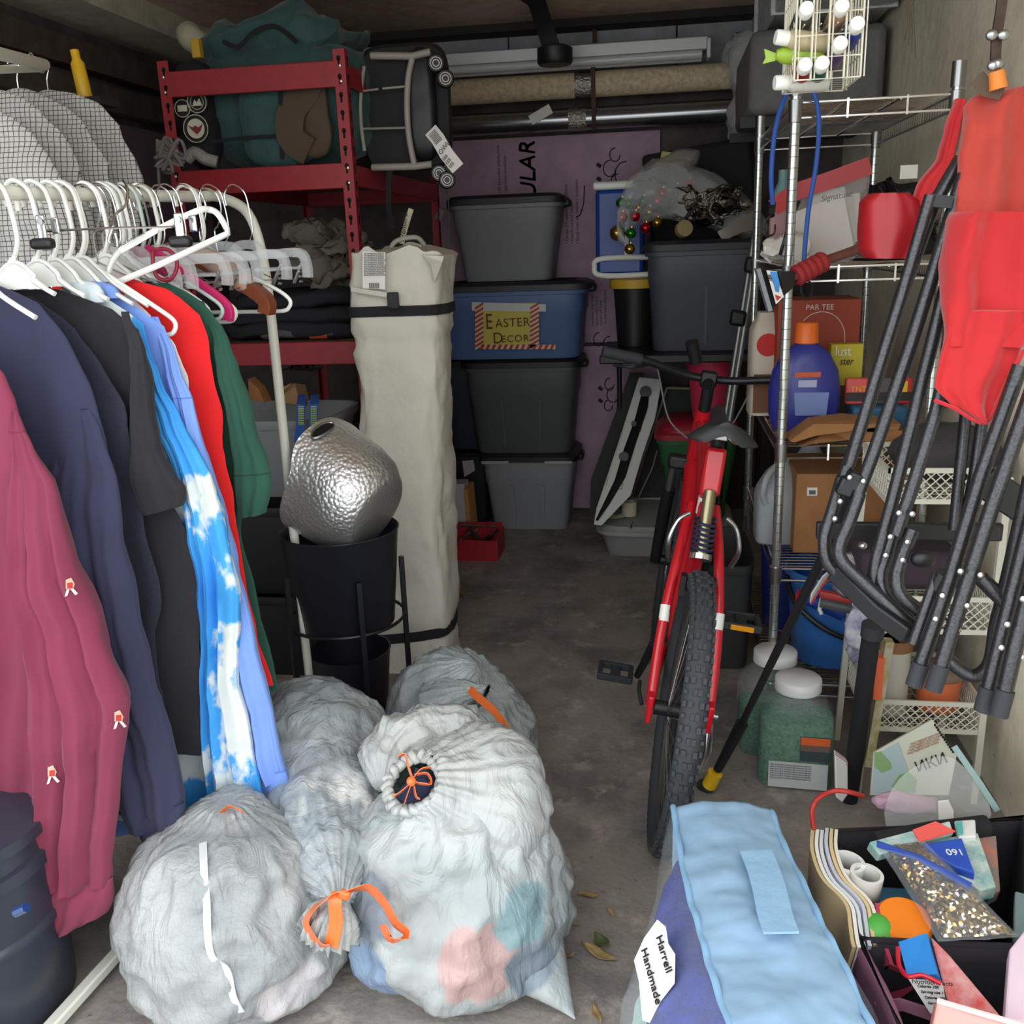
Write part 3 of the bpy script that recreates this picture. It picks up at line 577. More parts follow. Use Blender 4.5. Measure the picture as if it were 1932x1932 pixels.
toolsm = K('worn_steel', (130, 128, 126), rough=.4, metal=.9)
for i, (nm, lb, p0, p1, r) in enumerate([('wrench', 'steel wrench on the left in the red tray', (-.1, -.06, .05), (-.02, .05, .1), .009), ('screwdriver', 'dark handled screwdriver poking over the front of the red tray', (.06, -.08, .08), (.1, .07, .1), .011), ('pliers', 'steel pliers across the middle of the red tray', (-.03, .06, .1), (.06, -.05, .07), .01), ('socket_bar', 'thin steel socket bar along the back of the red tray', (-.08, .085, .12), (.1, .08, .115), .006)]):
    p0, p1 = V((tcx, tcy, 0))+V(p0), V((tcx, tcy, 0))+V(p1); t = thing(nm, lb, 'tool', p0); mid = p0.lerp(p1, .5)
    MB().tube([p0, mid], [r*1.3, r], 8).build('tool_handle', black_pl if i in (1,) else toolsm, t); MB().tube([mid, p1], [r*.6, r*.8], 8).build('tool_shaft', toolsm, t)
    if nm in ('wrench', 'pliers'): ax = (p1-p0).normalized(); s = ax.cross(Z_).normalized(); MB().tube([p1+s*.02+ax*.025, p1+s*.018, p1, p1-s*.018, p1-s*.02+ax*.025], .006, 6).build('tool_jaw', toolsm, t)
m = MB(); m.prism([Wz(848, 1065, .01), Wz(857, 1068, .01), Wz(875, 1115, .01), Wz(877, 1130, .01), Wz(868, 1120, .01)], (0, 0, .006)); tag(m.build('wood_sliver', K('tan_wood', (160, 118, 74), rough=.8), smooth=0), 'thin tan wooden sliver on the floor beside the canopy bag', 'wood')
# ------------------------------------------------------------------ right-hand group at the back
TZ = .945
t = thing('folding_table', 'dark folding table carrying the black bins near the back wall', 'table', (.15, 4.4, 0)); MB().box((.13, 4.42, TZ-.02), (.78, .62, .035)).build('tabletop', black_pl, t, bevel=.005)
for x, y in ((-.2, 4.7), (.48, 4.7), (.49, 4.16)): MB().cyl((x, y, .001), (x, y, TZ-.04), .012).build('leg', black_mt, t)
ob = tote('storage_bin', 'large charcoal bin under the bag of ornaments on the dark table', (.19, 4.42, TZ), .5, .46, .44, (74, 78, 88), (40, 42, 48), tp=.9, ribs=1, handles=False)
t = thing('waste_bin', 'narrow black bin with yellow rim left of the charcoal bin', 'bin', (-.165, 4.5, TZ)); bx = W(1188, 600, 4.42).x+.02
MB().lathe([(.08, 0), (.095, .24), (.098, .26)], (bx, 4.52, TZ), Z_, 24).build('bin_body', black_pl, t); MB().lathe([(.1, .26), (.115, .262), (.115, .3), (.1, .305)], (bx, 4.52, TZ), Z_, 24).build('yellow_rim', K('mustard_plastic', (205, 165, 40), rough=.5), t)
# cooler on its back
t = thing('cooler', 'blue and white cooler standing on end left of the ornaments', 'cooler', (bx, 4.55, 1.25)); cb = K('cobalt_plastic', (30, 70, 150), rough=.4); cz = TZ+.306
xa, xb = W(1124, 450, 4.5).x, W(1215, 450, 4.5).x
MB().box(((xa+xb)/2+.0, 4.6, cz+.2), (xb-xa, .22, .38)).build('cooler_body', cb, t, bevel=.02); MB().box(((xa+xb)/2, 4.6, cz+.405), (xb-xa+.02, .24, .035)).build('cooler_lid', white_pl, t, bevel=.01)
m = MB(); hz = cz+.055; y = 4.47; m.tube(spl([(xb+.06, y, hz+.035), (xa+.03, y, hz+.035), (xa-.005, y, hz), (xa+.03, y, hz-.04), (xb+.06, y, hz-.04)], 6), .013, 10); m.tube([((xa+xb)/2+.03, y+.005, hz+.04), ((xa+xb)/2+.035, y+.005, cz+.3)], .01, 8); m.build('cooler_handle', white_pl, t)
# dark cases behind the ornaments
t = thing('hard_case', 'black hard case standing behind the ornament bag', 'case', (.2, 4.85, 0)); MB().box((.18, 4.86, 1.6), (.5, .2, .46), Matrix.Rotation(-.12, 3, 'Y')).build('case_body', K('matte_black_case', (30, 30, 32), rough=.8, bump=(20, .4, .01)), t, bevel=.02); MB().box((.18, 4.9, 1.15), (.4, .2, .44)).build('case_stand', black_pl, t, bevel=.01)
tag(MB().box(W(1268, 305, 4.757), (.11, .004, .08), Matrix.Rotation(.15, 3, 'Y')).build('yellow_card', K('pale_yellow_card', (200, 195, 120), rough=.8), smooth=0), 'pale yellow card standing behind the ornament bag', 'card')
# ornament bag
film = mat('clear_film', (240, 244, 244), rough=.12, alpha=.3, spec=1, bump=(16, 1, .02)); 
t = thing('ornament_bag', 'clear crumpled plastic bag of ornaments on the charcoal bin', 'plastic bag', (.12, 4.35, 1.4))
m = MB(); rings = []
path = [W(1180, 455, 4.15), W(1165, 425, 4.2), W(1195, 380, 4.3), W(1245, 360, 4.35), W(1310, 370, 4.4), W(1380, 400, 4.42), W(1430, 425, 4.45), W(1450, 430, 4.45)]; rad = [.012, .06, .11, .13, .125, .1, .07, .01]
path = spl(path, 4); rad = [r.x for r in spl([V((r, 0, 0)) for r in rad], 4)]
for p, r in zip(path, rad):
    rg = []
    for q in range(32):
        a = q*PI/16; d = V((0, math.cos(a), math.sin(a))); rg.append(p+d*r*(1+.22*fbm(p+d*r, 11, 4))*V((1, 1, 1)).x)
    rings.append(rg)
m.loft(rings).build('bag_film', film, t, smooth=180)
m = MB(); m.tube(spl([W(1200, 350, 4.3), W(1250, 315, 4.4), W(1290, 300, 4.45), W(1315, 310, 4.45)], 5), [.02]*4+[.035]*4+[.045]*4+[.05, .055, .04, .02], 14); m.build('bag_gathers', K('grey_film', (150, 146, 142), rough=.25, alpha=.6, bump=(20, 1, .02)), t)
balls = [(1187, 384, 'green'), (1205, 392, 'gold'), (1214, 380, 'green'), (1270, 380, 'green'), (1172, 383, 'green'), (1174, 410, 'red'), (1198, 408, 'red'), (1190, 440, 'green'), (1165, 440, 'gold'), (1240, 380, 'red'), (1250, 365, 'red'), (1277, 358, 'red'), (1300, 348, 'red'), (1272, 378, 'green'), (1225, 400, 'gold'), (1218, 430, 'red'), (1188, 470, 'gold'), (1240, 420, 'gold')]
bc = {'red': K('red_bauble', (190, 24, 34), rough=.12, metal=.7), 'green': K('green_bauble', (40, 130, 46), rough=.12, metal=.7), 'gold': K('gold_bauble', (176, 140, 60), rough=.2, metal=.9)}
posd = ['at the top left of', 'near the upper edge of', 'in the middle top of', 'left of the foil in', 'on the left side of', 'lowest left in', 'shiny ribbed, near the left in', 'low in', 'largest, at the lower left corner of', 'in the centre of', 'above the centre of', 'beside the foil of', 'top right of', 'small, against the foil in', 'dull, in the middle of', 'bottom centre of', 'textured, hanging below', 'lower middle of']
for (px, py, c_), ps in zip(balls, posd):
    r = .023 if ps.startswith('largest') is False else .034; c = W(px, py, 4.24 if px < 1200 else 4.3); t = thing('ornament_ball', '%s ornament ball %s the ornament bag' % (c_, ps), 'ornament', c, 'baubles in the clear plastic bag')
    MB().sph(c, r, 10).build('ball', bc[c_], t); MB().cyl(c+V((.2*r, 0, r*.95)), c+V((.25*r, 0, r*1.25)), r*.22, n=8).build('cap', bc['gold'], t)
m = MB(); puff(m, W(1338, 385, 4.3), (.26, .1, .15), p=2.5, amp=.06, s=12, seed=3, n=60, k=26); tag(m.build('foil_garland', K('crinkled_foil', (120, 118, 108), rough=.22, metal=1, bump=(30, 1, .02)), smooth=0), 'crumpled silver foil garland in the ornament bag', 'garland')
tag(MB().lathe([(.02, -.02), (.034, -.018), (.034, .018), (.02, .02)], W(1290, 432, 4.2), (.3, -1, .2), 20).build('ribbon_spool', K('tan_spool', (150, 132, 90), rough=.7)), 'tan ribbon spool at the bottom of the ornament bag', 'spool')
m = MB()
for i in range(5): m.strip([W(1355+i*2, 440+i*3, 4.25), W(1400, 415+i*5, 4.25), W(1432, 395+i*8, 4.28)], Z_, .014, .002)
tag(m.build('wrapping_paper', K('dull_wrap', (140, 130, 120), rough=.3, metal=.3)), 'flattened shiny wrapping strips right of the foil garland', 'wrapping paper')
# leaning panels, long white tray
gp = K('dark_green_panel', (44, 50, 44), rough=.7, var=(5, .2))
def slab(pts, Yt, th=.02, Yb=None, y0=None, y1=None):   # pts px; depth runs from Yb at the lowest row to Yt at the highest
    ys = [p[1] for p in pts]; a, b = (y0 or min(ys)), (y1 or max(ys)); Yb = Yt if Yb is None else Yb
    return MB().prism([W(x, y, Yt+(Yb-Yt)*(y-a)/(b-a)) for x, y in pts], (0, th, 0))
tag(slab([(1188, 705), (1215, 705), (1172, 990), (1112, 965), (1115, 905)], 4.75, .03, 4.5).build('green_board', gp, smooth=0), 'dark green board leaning behind the white axle tray', 'board')
t = thing('axle_tray', 'long white moulded tray with a black axle, leaning', 'tray', Wz(1130, 985, .16))
ty = dict(Yt=4.7, Yb=4.12, y0=705, y1=990)
TP = lambda x, y, d=0: W(x, y, 4.7+(4.12-4.7)*(y-705)/285-d)
body = MB().prism([TP(*p) for p in [(1205, 712), (1243, 715), (1248, 725), (1236, 790), (1212, 860), (1190, 935), (1135, 992), (1120, 990), (1125, 960), (1165, 840), (1195, 745)]], (0, .03, 0)); body.build('tray_body', white_pl, t, smooth=0, bevel=.004)
m = MB(); k = .006
m.prism([TP(x, y, k) for x, y in [(1213, 732), (1226, 732), (1222, 770), (1200, 835), (1180, 900), (1150, 950), (1128, 982), (1124, 980), (1160, 905), (1176, 850), (1198, 790)]], (0, -.01, 0)); m.build('axle_bar', black_pl, t, smooth=0)
for x, y, r in [(1218, 740, 11), (1177, 862, 9), (1196, 800, 5)]: MB().lathe([(r*.0026, 0), (r*.0026, .02)], TP(x, y, k), (0, -1, .3), 12).build('axle_clamp', black_pl, t)
m = MB()
for x, y in [(1188, 806), (1206, 808), (1176, 833), (1194, 838), (1160, 886), (1178, 890), (1150, 910), (1170, 917)]:
    q = [TP(x+a, y+b, .002) for a, b in ((-4, -6), (5, -6), (3, 6), (-6, 6))]; m.tube(q, .002, 5, loop=True)
m.build('moulded_slot', K('slot_grey', (120, 120, 114), rough=.6), t)
t = thing('framed_panel', 'dark green framed panel with cream edges leaning behind the green bin', 'frame', Wz(1200, 960, .16))
m = MB(); m.prism([W(x, y, Y) for x, y, Y in [(1262, 728, 4.85), (1325, 730, 4.85), (1300, 945, 4.72), (1195, 945, 4.72), (1228, 830, 4.8)]], (0, .02, 0)); m.build('frame_panel', gp, t, smooth=0)
m = MB(); m.tube([W(1178, 938, 4.68), W(1226, 830, 4.74), W(1258, 732, 4.8)], .006, 6); m.tube([W(1205, 938, 4.68), W(1232, 880, 4.72), W(1240, 850, 4.74)], .005, 6); m.tube([W(1258, 732, 4.8), W(1318, 734, 4.8)], .006, 6); m.build('frame_edge', K('dull_cream', (160, 158, 132), rough=.6), t)
# flat clear box, bins on it
t = thing('flat_storage_box', 'clear flat storage box with grey lid behind the bicycle', 'storage box', (.07, 4.42, 0)); w0, w1 = W(1128, 1055, 4.18).x, .33
cx = (w0+w1)/2; RR = lambda z, s: ring((cx, 4.46, z), X_, Y_, (w1-w0)/2*s, .28*s, 40, 6)
MB().loft([RR(.002, .9), RR(.12, .98), RR(.12, .97), RR(.006, .89)]).build('box_body', K('cloudy_clear', (190, 192, 188), rough=.2, alpha=.45), t); MB().loft([RR(.115, 1.02), RR(.112, 1.05), RR(.13, 1.05), RR(.135, 1.0), RR(.15, .96), RR(.15, .9), RR(.142, .88)]).build('box_lid', K('grey_white_lid', (170, 172, 168), rough=.5, var=(8, .15)), t)
tag(MB().box((W(1235, 1040, 4.26).x, 4.27, .055), (.1, .06, .075)).build('picture_card', K('tan_print', (190, 160, 110), rough=.8, second=(110, 84, 60), var=(22, .3)), smooth=0), 'tan printed box seen through the flat storage box', 'box')
tag(MB().box((W(1170, 1040, 4.3).x, 4.32, .06), (.12, .1, .07), Matrix.Rotation(.3, 3, 'Z')).build('paper_pile', K('grey_papers', (140, 146, 150), rough=.8), smooth=0), 'grey papers inside the left end of the flat storage box', 'papers')
tag(MB().cyl(V((W(1175, 1050, 4.25).x, 4.235, .03)), V((W(1175, 1050, 4.25).x, 4.26, .03)), .022).build('round_disc', black_pl), 'small black disc inside the flat storage box', 'disc')
c = Wz(1187, 972, .151); t = thing('tape_roll', 'white tape roll standing on the flat storage box', 'tape', c); MB().lathe([(.036, 0), (.036, .07), (.024, .07), (.024, .01)], c, Z_, 24).build('tape_body', K('cream_tape', (215, 208, 180), rough=.6), t); MB().strip([c+V((-.02, -.03, .01)), c+V((-.06, -.05, .004)), c+V((-.1, -.02, .003))], (0, 1, .2), .04, .001).build('tape_tail', MATS['cream_tape'], t)
m = MB(); c = Wz(1190, 998, .152); m.tube([c+V((0, 0, .004)), c+V((.002, .03, .02))], .003, 6); m.sph(c+V((.002, .03, .022)), .008, 6); tag(m.build('small_key', steel), 'small metal key on the flat storage box lid', 'key')
gt = tote('storage_bin', 'dark green bin with red lid on the flat storage box', (.17, 4.46, .152), .36, .34, .40, (44, 100, 56), (160, 34, 48), tp=.72, ribs=0, handles=False)
m = MB(); m.loft([ring((.17, 4.46, .56+z), X_, Y_, .19*s, .18*s, 36, 4) for z, s in [(0, 1), (.02, .98), (.05, .8), (.06, .5)]]).build('lid_dome', K('tote_160_34_48', (160, 34, 48)), gt)
t = thing('pink_bin', 'tall bright pink bin behind the bicycle handlebar', 'bin', (.2, 4.3, .63)); pxc = W(1338, 730, 4.35).x
MB().lathe([(.07, 0), (.075, .02), (.098, .24), (.108, .242), (.108, .26), (.098, .258), (.07, .03)], (pxc, 4.35, .63), Z_, 32).build('bin_body', K('hot_pink_plastic', (205, 50, 84), rough=.5), t)
# telescoping poles / black tripod
t = thing('telescopic_pole_set', 'grey telescopic poles with black clamps leaning by the wire rack', 'poles', W(1370, 800, 3.75))
al = K('dull_aluminium', (140, 142, 140), rough=.4, metal=.8)
for d, dx in ((0, 0), (.05, 9)):
    m = MB(); m.cyl(W(1424+dx, 440, 3.85), W(1362+dx, 830, 3.75), .012, n=10); m.build('pole', al, t)
for px, py in ((1420, 500), (1392, 600)): MB().box(W(px, py, 3.8), (.06, .05, .06), Matrix.Rotation(.15, 3, 'Y')).build('clamp', black_pl, t, bevel=.012)
MB().cyl(W(1366, 830, 3.75), V((W(1345, 980, 3.7).x, 3.7, .005)), .014).build('pole_foot', black_mt, t)
# ------------------------------------------------------------------ white clothes rack
RE, RP = V((-1.04, 2.28, 1.553)), V((-1.14, 1.58, 1.537)); RD = (RP-RE).normalized()
def bar(Y): f = (Y-RE.y)/(RP.y-RE.y); return RE+(RP-RE)*f
rackm = K('rack_white_enamel', (226, 226, 212), rough=.35)
HB = V((-RD.y, RD.x, 0)).normalized(); HB = HB if HB.x > 0 else -HB   # across the bar, towards the camera's right
t = thing('clothes_rack', 'white tubular clothes rack full of hanging clothes', 'clothes rack', (-1.12, 1.8, 0)); rack = t
m = MB(); a = bar(1.05); m.tube([a]+spl([bar(2.18), bar(2.25), bar(2.25)+V((.03, .085, -.035)), bar(2.25)+V((.045, .115, -.14)), bar(2.25)+V((.045, .13, -.3))], 5), .0125, 12); m.build('hanging_rail', rackm, t)
tp = bar(2.25)+V((.045, .13, -.3)); ft = V((tp.x-.01, tp.y+.03, .03)); m = MB(); m.cyl(tp, ft, .0125); m.build('post', rackm, t)
na = V((-1.2, 1.08, .03)); MB().tube([a, a+V((0, 0, -.2)), V((-1.22, 1.05, .03))], .0125, 12).build('post', rackm, t)
MB().box((-1.085, 1.72, .03), (.025, 1.32, .022), Matrix.Rotation(-.10, 3, 'Z')).build('lower_rail', rackm, t, bevel=.004)
for p in (ft, V((-1.2, 1.05, 0))): MB().cyl(V((p.x-.0, p.y-.2, .015)) if p.y > 2 else V((p.x-.15, p.y, .015)), V((p.x, p.y+.2, .015)) if p.y > 2 else V((p.x+.1, p.y, .015)), .014).build('foot', rackm, t)
for Y in (1.62, 1.75, 1.95): MB().cyl(bar(Y)+V((0, 0, -.013)), bar(Y)+V((0, 0, -.03)), .005).build('rail_peg', rackm, t)
# hangers
def hanger(name, label, Y, kind='tube', m=None, r=.0045, w=.21, drop=.24, tw=0, hookm=None, grp=None, xo=0, tilt=0, bar_=True):
    b = bar(Y)+V((0, 0, .0125)); h = (Matrix.Rotation(tw, 3, 'Z') @ HB); t = thing(name, label, 'hanger', b, grp)
    P = lambda u, z: b+h*(u+xo)+Z_*(z+u*tilt)
    hm = hookm or m
    hook = spl([P(-.022, -.035), P(-.024, -.012), P(-.012, .006), P(.006, .008), P(.028, -.008), P(.036, -.04), P(.04, -.085), P(.034, -.108), P(.02, -.13)], 5)
    if kind == 'tube':
        MB().tube(hook, r, 8).build('hook', hm, t)
        n = -.13; arms = spl([P(0.02, n), P(.07, n-.03), P(w*.8, -drop+.03), P(w, -drop), P(w*.97, -drop-.022), P(w*.85, -drop-.026)], 5)
        if not bar_: MB().tube(spl([P(-w, -drop), P(-w*.5, -.14-.3*w), P(.02, n), P(.06, n-.02), P(w*.6, -.13-.33*w), P(w, -drop)], 5), r, 8).build('arm', m, t)
        if bar_: MB().tube(arms+spl([P(-w*.85, -drop-.026), P(-w*.97, -drop-.022), P(-w, -drop), P(-w*.8, -drop+.03), P(-.03, n-.03), P(.02, n)], 5), r, 8).build('arm_loop', m, t)
        MB().prism([P(.0, n-.012), P(.02, n+.01), P(.045, n-.012), P(.09, n-.045), P(-.05, n-.045)], RD*.003).build('gusset', m, t, smooth=0)
    elif kind == 'clip':
        MB().tube(hook[:-6]+[P(.02, -.13)], .0018, 6).build('hook', hm, t)
        body = MB()
        body.strip(spl([P(-w, -.17), P(-w*.9, -.145), P(-.03, -.145), P(.0, -.125), P(.04, -.125), P(.07, -.145), P(w*.9, -.145), P(w, -.17), P(w, -.2)], 4), RD, .014, .02); body.strip([P(-w*.9, -.178), P(w*.92, -.178)], RD, .01, .006)
        body.build('clear_arm', K('clear_styrene', (228, 232, 232), rough=.08, alpha=.32, spec=1), t, smooth=0)
        for s in (-1, 1):
            c = P(s*w*.86, -.19); MB().box(c, (.004, .012, .05), Matrix.Rotation(.5*s, 3, 'Y')).build('clip', steel, t, smooth=0)
            g = MB()
            for q in range(4): g.box(c+h*(.006*s)+Z_*(-.018+.011*q), (.003, .016, .005), Matrix.Rotation(.5*s, 3, 'Y'))
            g.build('clip_teeth', chrome, t, smooth=0)
    elif kind == 'flat':
        MB().tube(hook, .002, 6).build('hook', hm, t)
        n = -.13; m2 = MB(); m2.strip(spl([P(-w, -drop), P(-w*.7, -drop+.05), P(0, n), P(.04, n), P(w*.7, -drop+.045), P(w, -drop), P(w*1.0, -drop-.03)], 4), RD, .012 if m is not wood else .03, .022 if m is not wood else .028); m2.build('shoulder_bar', m, t, bevel=.003)
    return t
names = ['nearest white tube hanger at the left end of the rail', 'second white tube hanger, over the navy sweatshirt', 'white tube hanger over the dark knit jumper', 'white tube hanger holding the black shirt', 'white tube hanger holding the cloud print shirt', 'white tube hanger holding the pale blue shirt', 'white tube hanger just behind the pale blue shirt', 'white tube hanger holding the red shirt', 'white tube hanger holding the green shirt']
GY = [1.49, 1.545, 1.60, 1.64, 1.68, 1.71, 1.735, 1.775, 1.82]
for Y, nm, w_ in zip(GY, names, (.15, .10, .115, .13, .15, .16, .21, .19, .18)): hanger('clothes_hanger', nm, Y+(.02 if Y != 1.735 else 0)-(.05 if Y < 1.5 else 0), 'tube', white_pl, w=w_, drop=.125+.6*w_, grp='white tube hangers on the rack', bar_=w_ > .2)
mint = K('mint_plastic', (190, 205, 196), rough=.4); pinkp = K('hot_pink_flock', (214, 40, 110), rough=.6)
hanger('clothes_hanger', 'white tube hanger with empty arms past the green shirt', 1.86, 'tube', white_pl, w=.2)
hanger('clothes_hanger', 'pale mint hanger beside the green shirt', 1.845, 'tube', mint, w=.2, r=.004)
hanger('clothes_hanger', 'second pale mint hanger next to the pink one', 1.90, 'tube', mint, w=.2, r=.004, xo=.005)
hanger('velvet_hanger', 'bright pink flocked hanger right of the green shirt', 1.925, 'flat', pinkp, w=.2, hookm=chrome)
hanger('velvet_hanger', 'dark pink hanger half hidden among the clear ones', 1.88, 'flat', K('dull_pink', (160, 40, 80), rough=.6), w=.15, hookm=chrome, tilt=.1)
hanger('clothes_hanger', 'white tube hanger just past the pink hanger', 1.955, 'tube', white_pl, w=.2, drop=.25)
wh = hanger('padded_hanger', 'floral padded wooden hanger at the far end of the rail', 2.02, 'flat', wood, w=.235, drop=.235, hookm=chrome)
b = bar(2.02)+V((0, 0, .0125)); fm = mat('floral_cloth', (206, 150, 122), rough=.85, second=(150, 160, 156), var=(45, .3))
MB().tube([b+HB*u+Z_*z for u, z in [(.05, -.13), (.09, -.14), (.14, -.165), (.19, -.2), (.205, -.215)]], [.012, .02, .026, .024, .012], 14).build('floral_pad', fm, wh)
hanger('clothes_hanger', 'white tube hanger sticking out farthest right on the rail', 2.07, 'tube', white_pl, w=.235, drop=.24, xo=.03)
clabels = ['nearest of the clear clip hangers', 'clear clip hanger second from the near side', 'clear clip hanger above the floral padded one', 'clear clip hanger with its clip catching light in the middle', 'clear clip hanger fifth along the rail', 'clear clip hanger close to the rail bend', 'clear clip hanger farthest back on the rail']
for i, (Y, w_, tw, xo) in enumerate([(1.83, .15, .05, 0), (1.87, .16, -.05, .01), (1.94, .17, .08, .02), (1.99, .17, 0, .04), (2.04, .17, -.06, .05), (2.10, .17, .05, .07), (2.17, .17, .0, .09)]):
    hanger('clip_hanger', clabels[i], Y, 'clip', clear, w=w_, tw=tw, xo=xo, hookm=chrome, grp='clear clip hangers')
clabels = ['chrome wire hanger hook, first of the metal cluster', 'chrome wire hanger behind the first in the metal cluster', 'chrome wire hanger third in the metal cluster', 'thin steel hanger midway along the rail', 'thin steel hanger at the rail bend', 'last thin steel hanger at the rail bend']
for i, Y in enumerate([1.79, 1.815, 1.835, 1.975, 2.14, 2.2]):
    b = bar(Y)+V((0, 0, .0125)); t = thing('wire_hanger', clabels[i], 'hanger', b, 'metal wire hangers'); P = lambda u, z: b+HB*u+Z_*z
    MB().tube(spl([P(-.03, -.03), P(-.02, .0), P(0, .006), P(.025, -.006), P(.034, -.04), P(.022, -.075), P(.01, -.09), P(.012, -.14)], 5), .0022, 6).build('hook', chrome, t)
    MB().tube([P(.012, -.14), P(.16, -.205), P(-.14, -.205), P(.012, -.14)], .0018, 6).build('wire_frame', chrome, t)
# long clip hanger lying along the front
t = thing('trouser_hanger', 'chrome trouser hanger with black padded clips lying across the white hangers', 'hanger', W(205, 420, 1.6))
MB().tube([W(72, 437, 1.62), W(210, 430, 1.64), W(345, 428, 1.68)], .0022, 6).build('cross_rod', chrome, t)
MB().tube(spl([W(232, 340, 1.74), W(240, 355, 1.72), W(238, 385, 1.7), W(218, 405, 1.68), W(212, 430, 1.66), W(205, 455, 1.66), W(222, 464, 1.66), W(218, 440, 1.66)], 5), .0025, 6).build('hook', chrome, t)
for px, py, Y in ((78, 440, 1.6), (338, 436, 1.66)):
    c = W(px, py-10, Y); cl = MB().box(c, (.017, .006, .045)).build('clip', chrome, t, bevel=.004); MB().box(W(px+3, py+20, Y), (.042, .022, .02)).build('clip_pad', black_pl, cl, bevel=.007); MB().lathe([(.006, 0), (.006, .004)], W(px-1, py-22, Y-.005), (0, -1, 0), 14).build('clip_rivet', steel, cl)
    MB().box(W(px+26, py-14, Y+.02), (.015, .005, .028)).build('clip', chrome, t, bevel=.003)
t = thing('trouser_hanger', 'large white looped trouser hanger on top of the empty hangers', 'hanger', W(330, 450, 1.72))
MB().tube(spl([W(200, 532, 1.74), W(222, 478, 1.75), W(300, 432, 1.76), W(372, 398, 1.78), W(396, 396, 1.8), W(412, 405, 1.8), W(428, 432, 1.8)], 5)+[W(430, 440, 1.8), W(418, 446, 1.8), W(300, 500, 1.76), W(205, 540, 1.74)], .0062, 8).build('hanger_loop', white_pl, t)
p = MB().prism([W(222, 470, 1.742), W(238, 455, 1.742), W(300, 432, 1.752), W(296, 440, 1.752), W(230, 478, 1.742)], (0, .004, 0)).build('printed_plate', white_pl, t, smooth=0)
text('MADE IN PORTUGAL', W(226, 466, 1.738), W(270, 441, 1.742)-W(226, 464, 1.738), Z_, .0062, ink, p)
t = thing('plastic_ring', 'dark red ring loop among the empty hangers', 'ring', W(312, 490, 1.8)); MB().tube(spl([W(288, 478, 1.8), W(300, 470, 1.8), W(318, 472, 1.8), W(332, 488, 1.8), W(333, 508, 1.8), W(320, 528, 1.8), W(295, 520, 1.8)], 5, True), .004, 8, loop=True).build('ring_body', K('dark_red_plastic', (150, 30, 56), rough=.4), t)
# ------------------------------------------------------------------ clothes
def cloth(name, col, **k): return mat(name, col, rough=.92, sheen=.08, bump=(260, .25, .002), **k)
def rowsx(rows, n):
    out = []; ys = [r[0] for r in rows]
    for i in range(n+1):
        y = ys[0]+(ys[-1]-ys[0])*i/n
        for a, b in zip(rows, rows[1:]):
            if a[0] <= y <= b[0]+1e-6:
                f = (y-a[0])/(b[0]-a[0]); g = f*f*(3-2*f)*.35+f*.65; out.append([y]+[a[j]+(b[j]-a[j])*g for j in range(1, len(a))]); break
    return out
def garment_part(name, m, parent, Y, rows, T=.022, folds=(3, .012), seed=0, off=0, full=.25, n=46, slant=None, seam=None, nn=72, cap=(1, 1), endT=1.):
    p0 = bar(Y)+RD*off*-1; R = []
    rr = rowsx(rows, n)
    for i, r in enumerate(rr):
        f = i/n
        if len(r) == 2:
            b = Wp(r[1], r[0], p0, RD); a = V((p0.x, p0.y, b.z))-HB*full*min(1, .35+3*f+.0); 
            if b.z > 1.4: pass
        else: a, b = Wp(r[1], r[0], p0, RD), Wp(r[2], r[0], p0, RD)
        if name == 'sleeve': a, b = a-RD*.022*max(0, 1-f*4), b-RD*.022*max(0, 1-f*4)
        c = (a+b)/2; ax = (b-a)/2; hw = ax.length; ax.normalize(); tt = T*(min(1, (.05 if name == 'sleeve' else .45)+f*2.5))*(1 if f < .9 else 1+(endT-1)*(f-.9)*10); rg = []
        for q in range(nn):
            th = 2*PI*q/nn; u, v = math.cos(th), math.sin(th); uu = u; wv = (folds[0]*uu*2.2+seed+.8*f)
            d = folds[1]*min(1, f*1.6+.1)*(math.sin(wv*1.0)+.5*math.sin(wv*2.3+seed*2+f*2))*(.9)
            zoff = Z_*(slant*u*hw if slant and f > .8 else 0)*((f-.8)*5 if slant else 0)
            P = c+ax*hw*uu+RD*(tt*v+d*(1-abs(uu)**6))+zoff
            P += (RD*fbm(P, 7, seed)*.01+ax*fbm(P, 9, seed+3)*.005)
            rg.append(P)
        R.append(rg)
    o = MB().loft(R, cap=cap).build(name, m, parent, smooth=70); return o, R
def seam_line(R, i, m, parent, r=.0012, nn=72, name='seam'):
    g = MB(); g.tube([p for p in R[i]], r, 4, loop=True); g.build(name, m, parent)
maroon = cloth('maroon_fleece', (128, 48, 72)); mar_d = cloth('maroon_seam', (120, 42, 62))
t = thing('sweatshirt', 'maroon sweatshirt with small embroidered figures, nearest on the rack', 'sweatshirt', bar(1.42))
o, R = garment_part('body', maroon, t, 1.43, [(640, -60), (700, 4), (800, 42), (900, 86), (1200, 150), (1450, 110), (1600, 72), (1668, 70)], T=.035, folds=(3, .014), seed=1)
garment_part('hem_band', maroon, t, 1.43, [(1612, 68), (1650, 71), (1672, 70)], T=.034, folds=(3, .012), seed=1, n=8)
so, R = garment_part('sleeve', maroon, t, 1.40, [(780, 4, 12), (850, 4, 48), (920, 5, 88), (1050, 22, 130), (1200, 45, 188), (1330, 58, 240), (1450, 64, 230), (1600, 66, 216), (1662, 70, 214)], T=.045, folds=(4, .014), seed=5, off=.0)
o, R2 = garment_part('cuff', maroon, t, 1.395, [(1655, 71, 214), (1690, 78, 214), (1715, 84, 206), (1740, 92, 185)], T=.036, folds=(4, .006), seed=5, n=12, slant=.25)
seam_line(R, 2, mar_d, t); seam_line(R2, 0, mar_d, t)
